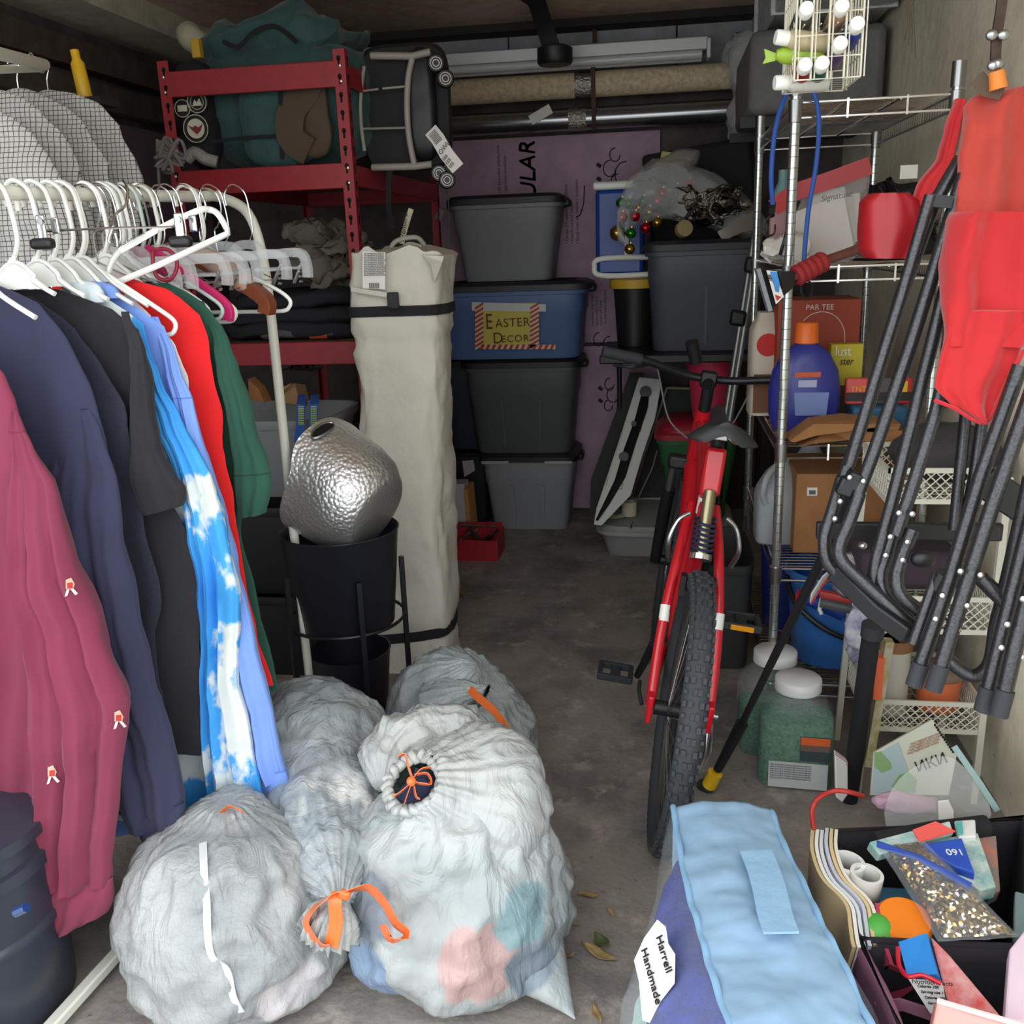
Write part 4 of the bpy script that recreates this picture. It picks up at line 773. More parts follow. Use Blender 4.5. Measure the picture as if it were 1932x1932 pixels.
skin = cloth('embroidery_pale', (214, 186, 160)); redth = cloth('embroidery_red', (200, 60, 56)); whth = cloth('embroidery_white', (232, 228, 220))
from mathutils.bvhtree import BVHTree
def bvh(o):
    me = o.data; mx = base_mx(o) if not o.parent else base_mx(o.parent) @ o.matrix_parent_inverse @ o.matrix_basis
    return BVHTree.FromPolygons([mx @ v.co for v in me.vertices], [tuple(p.vertices) for p in me.polygons])
def hit(b, px, py, off=.002, alt=None):
    r = ray(px, py).normalized(); h = b.ray_cast(C0, r)
    if h[0] is None: return alt
    return h[0]-r*off
def decal(b, px, m, parent, name, off=.0025):    # thin patch following the surface, pixel polygon drawn in pieces
    pts = [hit(b, x, y, off) for x, y in px]; pts = [p for p in pts if p is not None]
    if len(pts) < 3: return None
    c = sum(pts, V())/len(pts); g = MB(); g.add([c]+pts, [(0, 1+i, 1+(i+1) % len(pts)) for i in range(len(pts))]); return g.build(name, m, parent, smooth=0, solid=.0006)
sb = bvh(so)
for cx, cy in ((132, 1108), (224, 1358), (98, 1462)):
    e = decal(sb, [(cx-8, cy-14), (cx+2, cy-18), (cx+9, cy-6), (cx+6, cy+4), (cx-8, cy+3)], skin, so, 'embroidered_figure'); 
    decal(sb, [(cx-5, cy-8), (cx+5, cy-9), (cx+5, cy+2), (cx-5, cy+2)], redth, so, 'embroidered_figure', .004)
    decal(sb, [(cx-6, cy+4), (cx-1, cy+4), (cx-5, cy+16), (cx-10, cy+18)], whth, so, 'embroidered_figure', .004); decal(sb, [(cx+1, cy+4), (cx+6, cy+2), (cx+15, cy+12), (cx+10, cy+15)], whth, so, 'embroidered_figure', .004)
navyc = cloth('navy_fleece', (50, 52, 78)); nav_d = cloth('navy_seam', (32, 34, 56))
t = thing('sweatshirt', 'navy blue sweatshirt behind the maroon one', 'sweatshirt', bar(1.52))
garment_part('body', navyc, t, 1.545, [(528, -30), (545, 18), (570, 70), (640, 128), (760, 178), (880, 210), (1100, 240), (1300, 275), (1420, 285), (1530, 255)], T=.026, folds=(3, .008), seed=2)
o, R = garment_part('sleeve', navyc, t, 1.52, [(740, 110, 135), (820, 100, 176), (910, 92, 216), (1000, 110, 232), (1150, 135, 258), (1300, 165, 292), (1400, 190, 318), (1500, 215, 344), (1555, 240, 350)], T=.036, folds=(3, .01), seed=3)
seam_line(R, 2, nav_d, t)
o, R = garment_part('cuff', navyc, t, 1.515, [(1515, 240, 347), (1545, 255, 350), (1575, 268, 345), (1600, 285, 320)], T=.028, folds=(3, .004), seed=3, n=10, slant=.35); seam_line(R, 0, nav_d, t)
knit = cloth('dark_navy_knit', (34, 36, 52), var=(220, .3)); t = thing('knit_jumper', 'dark navy knit jumper between the navy sweatshirt and black shirt', 'jumper', bar(1.6))
garment_part('body', knit, t, 1.60, [(560, 60), (620, 140), (690, 190), (780, 240), (900, 256), (1000, 276), (1100, 297), (1145, 302), (1200, 288), (1400, 318), (1500, 330)], T=.018, folds=(4, .008), seed=4)
blk = cloth('black_cotton', (36, 35, 40), var=(200, .15)); t = thing('black_shirt', 'black short sleeved shirt with turned up sleeve hem', 'shirt', bar(1.64))
garment_part('body', blk, t, 1.64, [(545, 116), (560, 160), (585, 215), (622, 266), (700, 277), (900, 300), (1000, 349), (1060, 366), (1150, 376), (1300, 380), (1424, 386)], T=.016, folds=(3, .008), seed=6)
garment_part('sleeve', blk, t, 1.615, [(590, 215, 230), (660, 238, 266), (750, 250, 287), (850, 250, 306), (890, 246, 330), (925, 247, 350), (945, 255, 352), (962, 270, 348)], T=.022, folds=(2, .004), seed=2, slant=.2)
# printed sky shirt
skym = mat('sky_print_cloth', (52, 146, 222), rough=.85); N, L = skym.node_tree.nodes, skym.node_tree.links; b_ = N['Principled BSDF']; tcn = N.new('ShaderNodeTexCoord'); mp = N.new('ShaderNodeMapping'); mp.inputs['Scale'].default_value = (1.5, 1.5, 1); mp.inputs['Location'].default_value = (.3, .1, .62)
n = N.new('ShaderNodeTexNoise'); n.inputs['Scale'].default_value = 4.2; n.inputs['Detail'].default_value = 6; n.inputs['Roughness'].default_value = .5; rp = N.new('ShaderNodeValToRGB'); L.new(tcn.outputs['Object'], mp.inputs['Vector']); L.new(mp.outputs['Vector'], n.inputs['Vector']); L.new(n.outputs['Fac'], rp.inputs['Fac']); L.new(rp.outputs['Color'], b_.inputs['Base Color'])
e = rp.color_ramp.elements; e[0].position = .0; e[0].color = rgb((30, 90, 190)); e[1].position = .42; e[1].color = rgb((58, 150, 222))
for p_, c_ in ((.5, (62, 158, 228)), (.53, (222, 228, 226)), (.62, (206, 216, 218)), (.75, (168, 196, 214))): q = e.new(p_); q.color = rgb(c_)
t = thing('cloud_print_shirt', 'bright blue shirt printed with white clouds', 'shirt', bar(1.675))
garment_part('collar', skym, t, 1.66, [(528, 108, 150), (535, 108, 185), (552, 130, 196), (570, 150, 200)], T=.014, folds=(2, .002), n=8)
garment_part('body', skym, t, 1.68, [(545, 150), (570, 215), (610, 266), (700, 292), (800, 325), (900, 370), (1000, 405), (1100, 432), (1250, 430), (1400, 410), (1500, 402), (1558, 400)], T=.015, folds=(4, .009), seed=8)
_o, _R = garment_part('sleeve', skym, t, 1.655, [(640, 245, 256), (720, 262, 296), (800, 290, 338), (900, 330, 392), (1000, 358, 428), (1100, 374, 450), (1200, 380, 446), (1300, 380, 450), (1400, 385, 474), (1480, 388, 492), (1555, 394, 508)], T=.024, folds=(4, .012), seed=9, slant=-.12)
seam_line(_R, 44, K('navy_thread', (20, 50, 100), rough=.9), t, .0008, name='hem_stitch')
ltb = cloth('pale_blue_cotton', (124, 158, 228)); ltd = cloth('pale_blue_seam', (96, 128, 200)); t = thing('pale_blue_shirt', 'pale blue long sleeved shirt next to the cloud print shirt', 'shirt', bar(1.71))
garment_part('collar', ltb, t, 1.695, [(528, 158, 185), (540, 160, 215), (562, 185, 232)], T=.012, folds=(2, .002), n=8)
garment_part('body', ltb, t, 1.71, [(548, 190), (580, 262), (620, 312), (700, 338), (800, 366), (1000, 420), (1200, 450), (1400, 455), (1520, 450), (1590, 425)], T=.014, folds=(4, .008), seed=11)
o, R = garment_part('sleeve', ltb, t, 1.695, [(600, 270, 284), (670, 298, 326), (760, 320, 360), (900, 360, 402), (1050, 400, 442), (1200, 425, 482), (1350, 448, 516), (1450, 468, 540), (1468, 480, 544)], T=.022, folds=(3, .008), seed=12); seam_line(R, 8, ltd, t)
o, R = garment_part('cuff', ltb, t, 1.69, [(1455, 482, 542), (1490, 492, 550), (1530, 506, 557)], T=.018, folds=(2, .002), seed=12, n=8, slant=.2); seam_line(R, 0, ltd, t)
whc = cloth('white_cotton', (222, 222, 222)); t = thing('white_shirt', 'white shirt squeezed between the pale blue and red shirts', 'shirt', bar(1.74)); garment_part('body', whc, t, 1.74, [(556, 245), (600, 290), (650, 330), (720, 352), (800, 368), (900, 394), (1000, 410)], T=.012, folds=(3, .005), seed=13)
rdc = cloth('bright_red_cotton', (226, 26, 30)); t = thing('red_shirt', 'bright red shirt on the rack beside the green one', 'shirt', bar(1.775)); garment_part('body', rdc, t, 1.775, [(528, 252), (536, 290), (552, 332), (600, 380), (650, 396), (700, 403), (850, 424), (950, 444), (1100, 464), (1200, 489), (1292, 518)], T=.016, folds=(3, .008), seed=14)
grc = cloth('forest_green_cotton', (34, 78, 62)); t = thing('green_shirt', 'dark green short sleeved shirt, last garment on the rail', 'shirt', bar(1.82))
garment_part('body', grc, t, 1.82, [(534, 312), (550, 350), (575, 392), (620, 425), (700, 436), (850, 446), (1000, 458), (1150, 492), (1302, 524)], T=.016, folds=(3, .008), seed=15)
o, R = garment_part('sleeve', grc, t, 1.80, [(570, 360, 372), (640, 395, 424), (690, 412, 448), (800, 436, 484), (880, 445, 505), (915, 446, 515), (945, 448, 512), (970, 452, 505)], T=.022, folds=(2, .004), seed=16, slant=.15); seam_line(R, 37, cloth('green_seam', (22, 54, 42)), t)
# checked shirts on the rear rail
chk = mat('checked_cotton', (196, 195, 188), rough=.9); N, L = chk.node_tree.nodes, chk.node_tree.links; tcn = N.new('ShaderNodeTexCoord'); sp = N.new('ShaderNodeSeparateXYZ'); L.new(tcn.outputs['Object'], sp.inputs[0]); outs = []
for ax in ('X', 'Z'):
    a = N.new('ShaderNodeMath'); a.operation = 'MULTIPLY'; a.inputs[1].default_value = 88; L.new(sp.outputs[ax], a.inputs[0]); f = N.new('ShaderNodeMath'); f.operation = 'FRACT'; L.new(a.outputs[0], f.inputs[0]); l = N.new('ShaderNodeMath'); l.operation = 'LESS_THAN'; l.inputs[1].default_value = .16; L.new(f.outputs[0], l.inputs[0]); outs.append(l)
mxm = N.new('ShaderNodeMath'); mxm.operation = 'MAXIMUM'; L.new(outs[0].outputs[0], mxm.inputs[0]); L.new(outs[1].outputs[0], mxm.inputs[1]); mx = N.new('ShaderNodeMix'); mx.data_type = 'RGBA'; mx.inputs['A'].default_value = rgb((196, 195, 188)); mx.inputs['B'].default_value = rgb((96, 94, 96)); L.new(mxm.outputs[0], mx.inputs['Factor']); L.new(mx.outputs['Result'], N['Principled BSDF'].inputs['Base Color'])
def backshirt(label, Y, rows, seed):
    c = W(rows[0][1], rows[0][0], Y); t = thing('checked_shirt', label, 'shirt', c, 'checked shirts on the rear rail'); R = []; n = 40
    rr = rowsx(rows, n)
    for i, r in enumerate(rr):
        f = i/n; a, b = W(r[1], r[0], Y), W(r[2], r[0], Y); c = (a+b)/2; hw = (b.x-a.x)/2; rg = []
        for q in range(56):
            th = 2*PI*q/56; u, v = math.cos(th), math.sin(th); d = .014*min(1, f*2)*(math.sin(5*u+seed+f)+.5*math.sin(11*u+seed))
            P = c+X_*hw*u+Y_*(.04*min(1, .3+1.5*f)*v+d*(1-abs(u)**5)); P += V((fbm(P, 8, seed)*.012, fbm(P, 6, seed)*.02, 0)); rg.append(P)
        R.append(rg)
    MB().loft(R).build('body', chk, t, smooth=70)
    h = W(rows[0][2]-8, rows[0][0]+4, Y); MB().tube(spl([h+V((0, 0, -.02)), h+V((0, 0, .03)), h+V((.01, 0, .06)), h+V((-.005, 0, .08)), h+V((-.02, 0, .065))], 5), .002, 6).build('hanger_hook', chrome, t)
backshirt('checked shirt nearest the camera on the rear rail', 2.12, [(212, -60, 4), (228, -100, 28), (262, -140, 66), (310, -150, 100), (360, -160, 126), (520, -160, 150)], 1)
backshirt('checked shirt second from the front on the rear rail', 2.25, [(172, -30, 8), (190, -90, 48), (220, -100, 84), (265, -110, 122), (330, -110, 150), (420, -100, 170), (520, -90, 180)], 2)
backshirt('checked shirt in the middle of the rear rail', 2.38, [(168, 20, 44), (184, -20, 86), (215, -40, 132), (260, -50, 172), (320, -50, 204), (420, -40, 222), (530, -40, 225)], 3)
backshirt('checked shirt farthest back on the rear rail', 2.52, [(170, 78, 100), (182, 40, 150), (205, 20, 190), (250, 10, 226), (310, 0, 256), (345, 0, 268), (430, 0, 262), (540, 0, 250)], 4)
t = thing('rear_rail', 'white rail end above the checked shirts', 'rail', W(60, 115, 2.5)); a, b = W(84, 122, 2.45), W(-40, 92, 1.9); MB().cyl(a, b, .014).build('rail_tube', rackm, t); MB().cyl(W(75, 130, 2.45), W(-30, 133, 2.1), .008).build('rail_tube', rackm, t); MB().tube(spl([W(52, 108, 2.4), W(58, 100, 2.4), W(64, 112, 2.4), W(60, 130, 2.4)], 5), .0022, 6).build('rail_ring', chrome, t); a2 = V((XL, a.y+.15, a.z+.0)); MB().cyl(a, a+V((-.05, .06, 0)), .009).build('rail_bracket', rackm, t)
MB().tube([a, V((XL+.01, a.y+.2, a.z+.03))], .008, 8).build('wall_arm', rackm, t)
c = W(152, 145, 2.7); t = thing('yellow_bottle', 'tall yellow bottle with narrow neck on the left wall rail', 'bottle', c-V((0, 0, .06))); MB().lathe([(.012, .07), (.012, .045), (.019, .035), (.02, -.055), (.018, -.06)], c, (-.1, 0, 1), 18).build('bottle_body', K('yellow_bottle', (225, 180, 40), rough=.4), t); MB().box(c+V((.02, 0, -.07)), (.12, .1, .02)).build('wall_ledge', K('dark_ledge', (40, 36, 34), rough=.8), t); MB().box(c+V((-.35, 0, -.07)), (.7, .02, .02)).build('ledge_arm', MATS['dark_ledge'], t)
# ------------------------------------------------------------------ black bin bottom left
canm = mat('slate_black_plastic', (52, 58, 70), rough=.32, bump=(30, .15, .003), spec=.6)
t = thing('trash_can', 'large slate black plastic trash can under the maroon sweatshirt', 'trash can', (-1.36, 1.42, 0))
MB().lathe([(.17, 0), (.18, .01), (.185, .2), (.192, .205), (.192, .22), (.187, .225), (.19, .33), (.2, .335), (.2, .36), (.192, .365), (.192, .4), (.205, .402), (.205, .425), (.15, .44), (.02, .455)], (-1.33, 1.36, .001), Z_, 48).build('can_body', canm, t)
MB().tube([W(30, 1722, 1.15), W(50, 1712, 1.15)], .008, 8).build('lid_latch', K('dark_blue_latch', (30, 60, 120), rough=.2, coat=.5), t)
# ------------------------------------------------------------------ white drawstring bags on the floor
def bagmat(name, base, sec, patches=(), net=0):
    m = bpy.data.materials.new(name); m.use_nodes = True; N, L = m.node_tree.nodes, m.node_tree.links; b = N['Principled BSDF']
    b.inputs['Roughness'].default_value = .27; b.inputs['Specular IOR Level'].default_value = .45; b.inputs['Subsurface Weight'].default_value = 0
    tc = N.new('ShaderNodeTexCoord'); n = N.new('ShaderNodeTexNoise'); n.inputs['Scale'].default_value = 5; n.inputs['Detail'].default_value = 3; L.new(tc.outputs['Object'], n.inputs['Vector'])
    r = N.new('ShaderNodeMapRange'); r.inputs[1].default_value = .42; r.inputs[2].default_value = .6; L.new(n.outputs['Fac'], r.inputs[0])
    mx = N.new('ShaderNodeMix'); mx.data_type = 'RGBA'; mx.inputs['A'].default_value = rgb(base); mx.inputs['B'].default_value = rgb(sec); L.new(r.outputs[0], mx.inputs['Factor']); out = mx.outputs['Result']
    for pos, rad, col in patches:   # coloured clothes showing through the film
        d = N.new('ShaderNodeVectorMath'); d.operation = 'DISTANCE'; d.inputs[1].default_value = pos; L.new(tc.outputs['Object'], d.inputs[0]); n2 = N.new('ShaderNodeTexNoise'); n2.inputs['Scale'].default_value = 9; L.new(tc.outputs['Object'], n2.inputs['Vector'])
        s = N.new('ShaderNodeMath'); s.operation = 'MULTIPLY_ADD'; s.inputs[1].default_value = rad*1.6; L.new(n2.outputs['Fac'], s.inputs[0]); L.new(d.outputs['Value'], s.inputs[2])
        q = N.new('ShaderNodeMapRange'); q.inputs[1].default_value = rad*1.75; q.inputs[2].default_value = rad*1.55; L.new(s.outputs[0], q.inputs[0])
        m2 = N.new('ShaderNodeMix'); m2.data_type = 'RGBA'; m2.inputs['B'].default_value = rgb(col); L.new(out, m2.inputs['A']); L.new(q.outputs[0], m2.inputs['Factor']); out = m2.outputs['Result']
    if net:
        v = N.new('ShaderNodeTexVoronoi'); v.feature = 'DISTANCE_TO_EDGE'; v.inputs['Scale'].default_value = net; v.inputs['Randomness'].default_value = .45; L.new(tc.outputs['Object'], v.inputs['Vector']); q = N.new('ShaderNodeMapRange'); q.inputs[1].default_value = .0; q.inputs[2].default_value = .06; q.inputs[3].default_value = .68; q.inputs[4].default_value = 1; L.new(v.outputs['Distance'], q.inputs[0])
        m2 = N.new('ShaderNodeMix'); m2.data_type = 'RGBA'; m2.blend_type = 'MULTIPLY'; m2.inputs['Factor'].default_value = .4; L.new(out, m2.inputs['A']); L.new(q.outputs[0], m2.inputs['B']); out = m2.outputs['Result']
    L.new(out, b.inputs['Base Color'])
    mp = N.new('ShaderNodeMapping'); mp.inputs['Scale'].default_value = (1, 1, .35); L.new(tc.outputs['Object'], mp.inputs[0])
    n3 = N.new('ShaderNodeTexNoise'); n3.inputs['Scale'].default_value = 14; n3.inputs['Detail'].default_value = 5; n3.inputs['Distortion'].default_value = 2.2; L.new(mp.outputs[0], n3.inputs['Vector'])
    bp = N.new('ShaderNodeBump'); bp.inputs['Strength'].default_value = .6; bp.inputs['Distance'].default_value = .018; L.new(n3.outputs['Fac'], bp.inputs['Height']); L.new(bp.outputs['Normal'], b.inputs['Normal'])
    return m
def sack(m, path, rad, n=110, k=9, seed=0, amp=.02, pleat=((0, 0), (1, 0)), flat=1, squash=(1, 1), cap=(1, 1)):
    P = spl(path, k); Rr = spl([V((r, 0, 0)) for r in rad], k); K_ = len(P); rings = []; prev = None
    for i, p in enumerate(P):
        t = (P[min(i+1, K_-1)]-P[max(i-1, 0)]).normalized()
        a = t.cross(Y_).normalized() if prev is None else (prev-t*prev.dot(t)).normalized(); b = t.cross(a); prev = a
        f = i/(K_-1); pa = 0
        for (f0, p0), (f1, p1) in zip(pleat, pleat[1:]):
            if f0 <= f <= f1: pa = p0+(p1-p0)*(f-f0)/(f1-f0+1e-9)
        r = max(Rr[i].x, .002); rg = []
        for q in range(n):
            th = 2*PI*q/n; d = a*math.cos(th)*squash[0]+b*math.sin(th)*squash[1]; v = p+d*r
            w1 = 1-abs(fbm(v, 6, seed))*2; fine = abs(fbm(V((v.x, v.y, v.z*.5)), 22, seed+7))
            s = 1+pa*(.5*math.sin(th*17+3*fbm(v, 4, seed+2))+.5*math.sin(th*29+seed))
            v = p+d*r*s+d*(amp*(w1-.6)+amp*.45*(.4-fine))*min(1, r*12)
            if flat and v.z < .006: v.z = .006-.0*(v.z)
            rg.append(v)
        rings.append(rg)
    m.loft(rings, cap); return rings
org = K('orange_drawstring', (236, 116, 52), rough=.3, coat=.3)
def ribbon(parent, pts, wd=.03, wdir=None, name='drawstring'):
    m = MB(); m.strip(spl(pts, 6), wdir or V((.3, -.6, .6)), wd, .0015); return m.build(name, org, parent)
# back bag
t = thing('trash_bag', 'pale grey drawstring bag on the floor behind the other bags', 'trash bag', (-.52, 2.27, 0)); bb = t
mb = bagmat('bag_film_back', (140, 150, 150), (166, 174, 173), [((-.4, 2.1, .16), .07, (206, 160, 176))], 70)
m = MB(); sack(m, [(-.52, 2.27, 0), (-.52, 2.27, .03), (-.53, 2.27, .12), (-.53, 2.27, .22), (-.51, 2.26, .3), (-.49, 2.25, .335), (-.47, 2.25, .35)], [.1, .19, .225, .21, .15, .07, .01], seed=21, amp=.022, pleat=((0, 0), (.6, .02), (1, .2)), squash=(.92, .8)); m.build('bag_body', mb, t, smooth=180)
m = MB(); c = W(893, 1305, 2.17); sack(m, [c+V((-.09, .0, -.05)), c+V((-.03, 0, -.01)), c+V((.01, -.005, .0)), c+V((.03, -.01, -.005))], [.09, .045, .02, .03], n=60, seed=3, amp=.012, pleat=((0, .05), (1, .3)), flat=0); m.build('gathered_neck', mb, t, smooth=180)
ribbon(t, [W(886, 1300, 2.08), W(905, 1318, 2.04), W(935, 1345, 2.0), W(958, 1380, 1.98), W(972, 1415, 1.99), W(982, 1437, 2.0)], .02, V((.7, -.2, .5)))
# under bag between
t = thing('trash_bag', 'small crumpled white bag squeezed between the three front bags', 'trash bag', (-.66, 1.72, 0))
mn = bagmat('bag_film_small', (180, 182, 176), (174, 178, 173))
m = MB(); sack(m, [(-.66, 1.74, 0), (-.66, 1.74, .04), (-.66, 1.72, .13), (-.66, 1.68, .2), (-.655, 1.64, .26), (-.65, 1.62, .28)], [.08, .13, .15, .13, .08, .01], seed=31, amp=.035, pleat=((0, 0), (.5, .05), (1, .25))); sack(m, [W(600, 1600, 1.62), W(560, 1610, 1.58), W(525, 1620, 1.55), W(505, 1625, 1.55)], [.06, .06, .04, .01], n=60, seed=8, amp=.03, pleat=((0, .05), (1, .3)), flat=0); m.build('bag_body', mn, t, smooth=180)
# left bag
t = thing('trash_bag', 'full grey white bag with a white seam below the hanging shirts', 'trash bag', (-.84, 1.5, 0))
ml = bagmat('bag_film_left', (152, 157, 158), (173, 176, 174), [((-.66, 1.36, .08), .08, (206, 202, 202))], 75)
m = MB(); sack(m, [(-.84, 1.52, 0), (-.84, 1.52, .025), (-.84, 1.52, .1), (-.84, 1.52, .2), (-.84, 1.52, .29), (-.84, 1.53, .35), (-.84, 1.53, .38), (-.84, 1.53, .385)], [.13, .2, .232, .225, .175, .1, .05, .01], seed=41, amp=.022, pleat=((0, 0), (.5, .008), (.8, .05), (1, .25))); lo = m.build('bag_body', ml, t, smooth=180)
lb_ = bvh(lo); sp_ = [(383, 1590), (385, 1640), (390, 1700), (392, 1760), (400, 1805), (428, 1830), (440, 1880), (455, 1910), (462, 1960)]
pp = [hit(lb_, x, y, .004) for x, y in sp_]; pp = [p for p in pp if p]; m = MB(); m.strip(spl(pp, 5), X_, .014, .002); m.build('seam_strip', K('bag_seam', (206, 208, 206), rough=.35), t)
ribbon(t, [V((-.84, 1.5, .375)), V((-.81, 1.49, .40)), V((-.78, 1.48, .395))], .016)
# right bag
t = thing('trash_bag', 'largest white bag with open mouth showing navy clothes', 'trash bag', (-.42, 1.6, 0)); rb = t
m = MB(); sack(m, [(-.41, 1.62, 0), (-.41, 1.62, .025), (-.41, 1.62, .1), (-.41, 1.63, .2), (-.40, 1.65, .3), (-.40, 1.67, .37), (-.41, 1.68, .4)], [.14, .2, .235, .232, .19, .12, .02], seed=51, amp=.026, pleat=((0, 0), (.6, .012), (1, .1)))
corner = Wz(1085, 1922, .012); R_ = []
for i_ in range(9):
    f = i_/8; c = V((-.27, 1.53, .10)).lerp(corner, f); R_.append([c+X_*.085*(1-f)*math.cos(q*PI/8)+Y_*.05*(1-f)*math.cos(q*PI/8)+Z_*(.085*(1-f)**1.5+.003)*math.sin(q*PI/8) for q in range(16)])
m.loft(R_); ro = m.build('bag_body', K('tmp', (200, 200, 200)), t, smooth=180); rv = bvh(ro)
pt = lambda x, y, d: hit(rv, x, y, 0, V(d))
ro.data.materials[0] = bagmat('bag_film_right', (163, 170, 170), (181, 186, 184), [(pt(905, 1835, (-.33, 1.34, .07)), .10, (192, 162, 158)), (pt(955, 1785, (-.3, 1.4, .1)), .05, (192, 162, 158)), (pt(985, 1720, (-.27, 1.4, .1)), .06, (138, 164, 168)), (pt(690, 1830, (-.5, 1.4, .1)), .08, (136, 158, 184)), (pt(690, 1720, (-.5, 1.4, .1)), .07, (132, 142, 152)), (pt(1000, 1830, (-.2, 1.4, .1)), .06, (136, 148, 158))])
mw = bagmat('bag_film_white', (182, 184, 179), (179, 184, 183))
mc = W(782, 1478, 1.56)
m = MB(); sack(m, [V((-.36, 1.66, .30)), V((-.375, 1.64, .34)), (mc+V((.045, .045, -.05))), mc+V((.01, .01, -.012)), mc], [.16, .165, .12, .075, .058], n=140, seed=55, amp=.014, pleat=((0, .01), (.5, .03), (1, .10)), flat=0, cap=(1, 0)); m.build('gathered_top', mw, t, smooth=180)
m = MB(); sack(m, [W(960, 1490, 1.82), W(880, 1440, 1.8), W(800, 1410, 1.78), W(740, 1440, 1.72), W(722, 1480, 1.66)], [.03, .1, .09, .07, .02], n=80, seed=58, amp=.03, pleat=((0, .05), (1, .1)), flat=0); m.build('back_flap', mw, t, smooth=180)
m = MB(); axm = V((-.2, -.5, .8)).normalized(); a = axm.cross(Z_).normalized(); b = axm.cross(a)
m.tube([mc+(a*math.cos(q*PI/30)+b*math.sin(q*PI/30))*(.056+.006*math.sin(q*1.9))+axm*.006*math.sin(q*2.3) for q in range(60)], .011, 8, loop=True); m.build('ruffled_rim', mw, t, smooth=180)
m = MB(); puff(m, mc+axm*-.03, (.10, .09, .07), p=2, amp=.02, s=18, seed=3, n=48); tag(m.build('navy_clothes', cloth('folded_navy', (26, 32, 58)), smooth=180), 'navy clothes stuffed in the open mouth of the largest bag', 'clothes')
M_ = lambda x, y, Y=1.50: W(x, y, Y)
for pts in ([(752, 1428), (764, 1424), (770, 1445), (778, 1470)], [(778, 1470), (795, 1452), (813, 1448)], [(775, 1472), (790, 1478), (812, 1478), (806, 1460), (785, 1462)], [(775, 1478), (755, 1495), (742, 1502)], [(776, 1478), (768, 1500), (764, 1512)], [(780, 1480), (784, 1500), (790, 1508)]): ribbon(t, [M_(x, y) for x, y in pts], .015)
MB().sph(M_(776, 1474, 1.495), .009, 8).build('drawstring_knot', org, t)
# bag lying on top
t = thing('trash_bag', 'bluish white bag lying on the others, neck tied in orange', 'trash bag', W(590, 1420, 1.95)); 
mm_ = bagmat('bag_film_top', (150, 160, 163), (168, 174, 176), [((-.66, 1.66, .27), .12, (224, 226, 222))], 80)
m = MB(); nk = W(640, 1682, 1.44); sack(m, [W(640, 1292, 2.12), W(630, 1320, 2.08), W(608, 1375, 2.0), W(600, 1440, 1.88), W(605, 1510, 1.76), W(620, 1580, 1.63), W(634, 1640, 1.52), nk, nk+V((0, -.02, -.02))], [.02, .1, .165, .175, .15, .125, .085, .03, .01], seed=61, amp=.02, pleat=((0, 0), (.55, .01), (.8, .06), (1, .3)), flat=0); m.build('bag_body', mm_, t, smooth=180)
m = MB(); sack(m, [nk+V((0, .02, .0)), nk+V((0, -.004, -.01)), nk+V((-.01, -.02, -.04)), nk+V((-.02, -.025, -.075))], [.03, .02, .045, .05], n=60, seed=63, amp=.012, pleat=((0, .1), (1, .35)), flat=0); m.build('bag_frill', mw, t, smooth=180)
Q = lambda x, y, Y=1.39: W(x, y, Y)
ribbon(t, [Q(650, 1684), Q(625, 1690), Q(592, 1715, 1.38), Q(578, 1745, 1.37), Q(600, 1780, 1.36), Q(625, 1785, 1.36)], .03, V((.6, -.5, .6))); ribbon(t, [Q(625, 1785, 1.36), Q(634, 1740, 1.37), Q(632, 1700, 1.38), Q(640, 1686)], .028, V((.95, -.2, .1)))
ribbon(t, [Q(645, 1686), Q(690, 1676, 1.40), Q(722, 1700, 1.38), Q(745, 1740, 1.36), Q(768, 1762, 1.35), Q(738, 1772, 1.35), Q(722, 1745, 1.36)], .034, V((.5, -.5, .7)))
MB().box(Q(650, 1688, 1.385), (.022, .012, .018), Matrix.Rotation(.4, 3, 'Y')).build('drawstring_knot', org, t, bevel=.005)
# leaves on the floor
leafm = K('dry_leaf', (164, 136, 92), rough=.8, var=(40, .2)); grn = K('green_leaf', (84, 96, 60), rough=.7)
for i, (x, y, a, l, mm, lab) in enumerate([(1110, 1690, .1, .05, leafm, 'dry curled leaf right of the largest bag'), (1130, 1800, -.5, .085, leafm, 'longest dry leaf beside the light blue storage bag'), (1135, 1778, -.9, .05, grn, 'small dull green leaf on the floor'), (1125, 1915, -1.2, .055, leafm, 'dry leaf near the bottom edge of the floor'), (1073, 1635, .0, .03, leafm, 'tiny pale straw leaf above the other leaves'), (1078, 1745, .1, .035, leafm, 'thin straw leaf between the bag and the storage bag'), (1152, 1722, -.8, .03, leafm, 'short straw leaf near the storage bag'), (1075, 1805, .9, .03, leafm, 'thin straw next to the longest leaf')]):
    c = Wz(x, y, .004); d = V((math.cos(a), math.sin(a), 0)); s = V((-d.y, d.x, 0)); w_ = l*.16 if mm is leafm else l*.3; m = MB()
    m.grid(lambda u, v: c+d*(u-.5)*l+s*(v-.5)*2*w_*math.sin(PI*min(.98, max(.02, u)))+Z_*(.003+.25*w_*abs(v-.5)*2+.004*math.sin(u*6+i)), 8, 4)
    tag(m.build('fallen_leaf', mm, solid=.0006), lab, 'leaf', 'leaves on the floor')
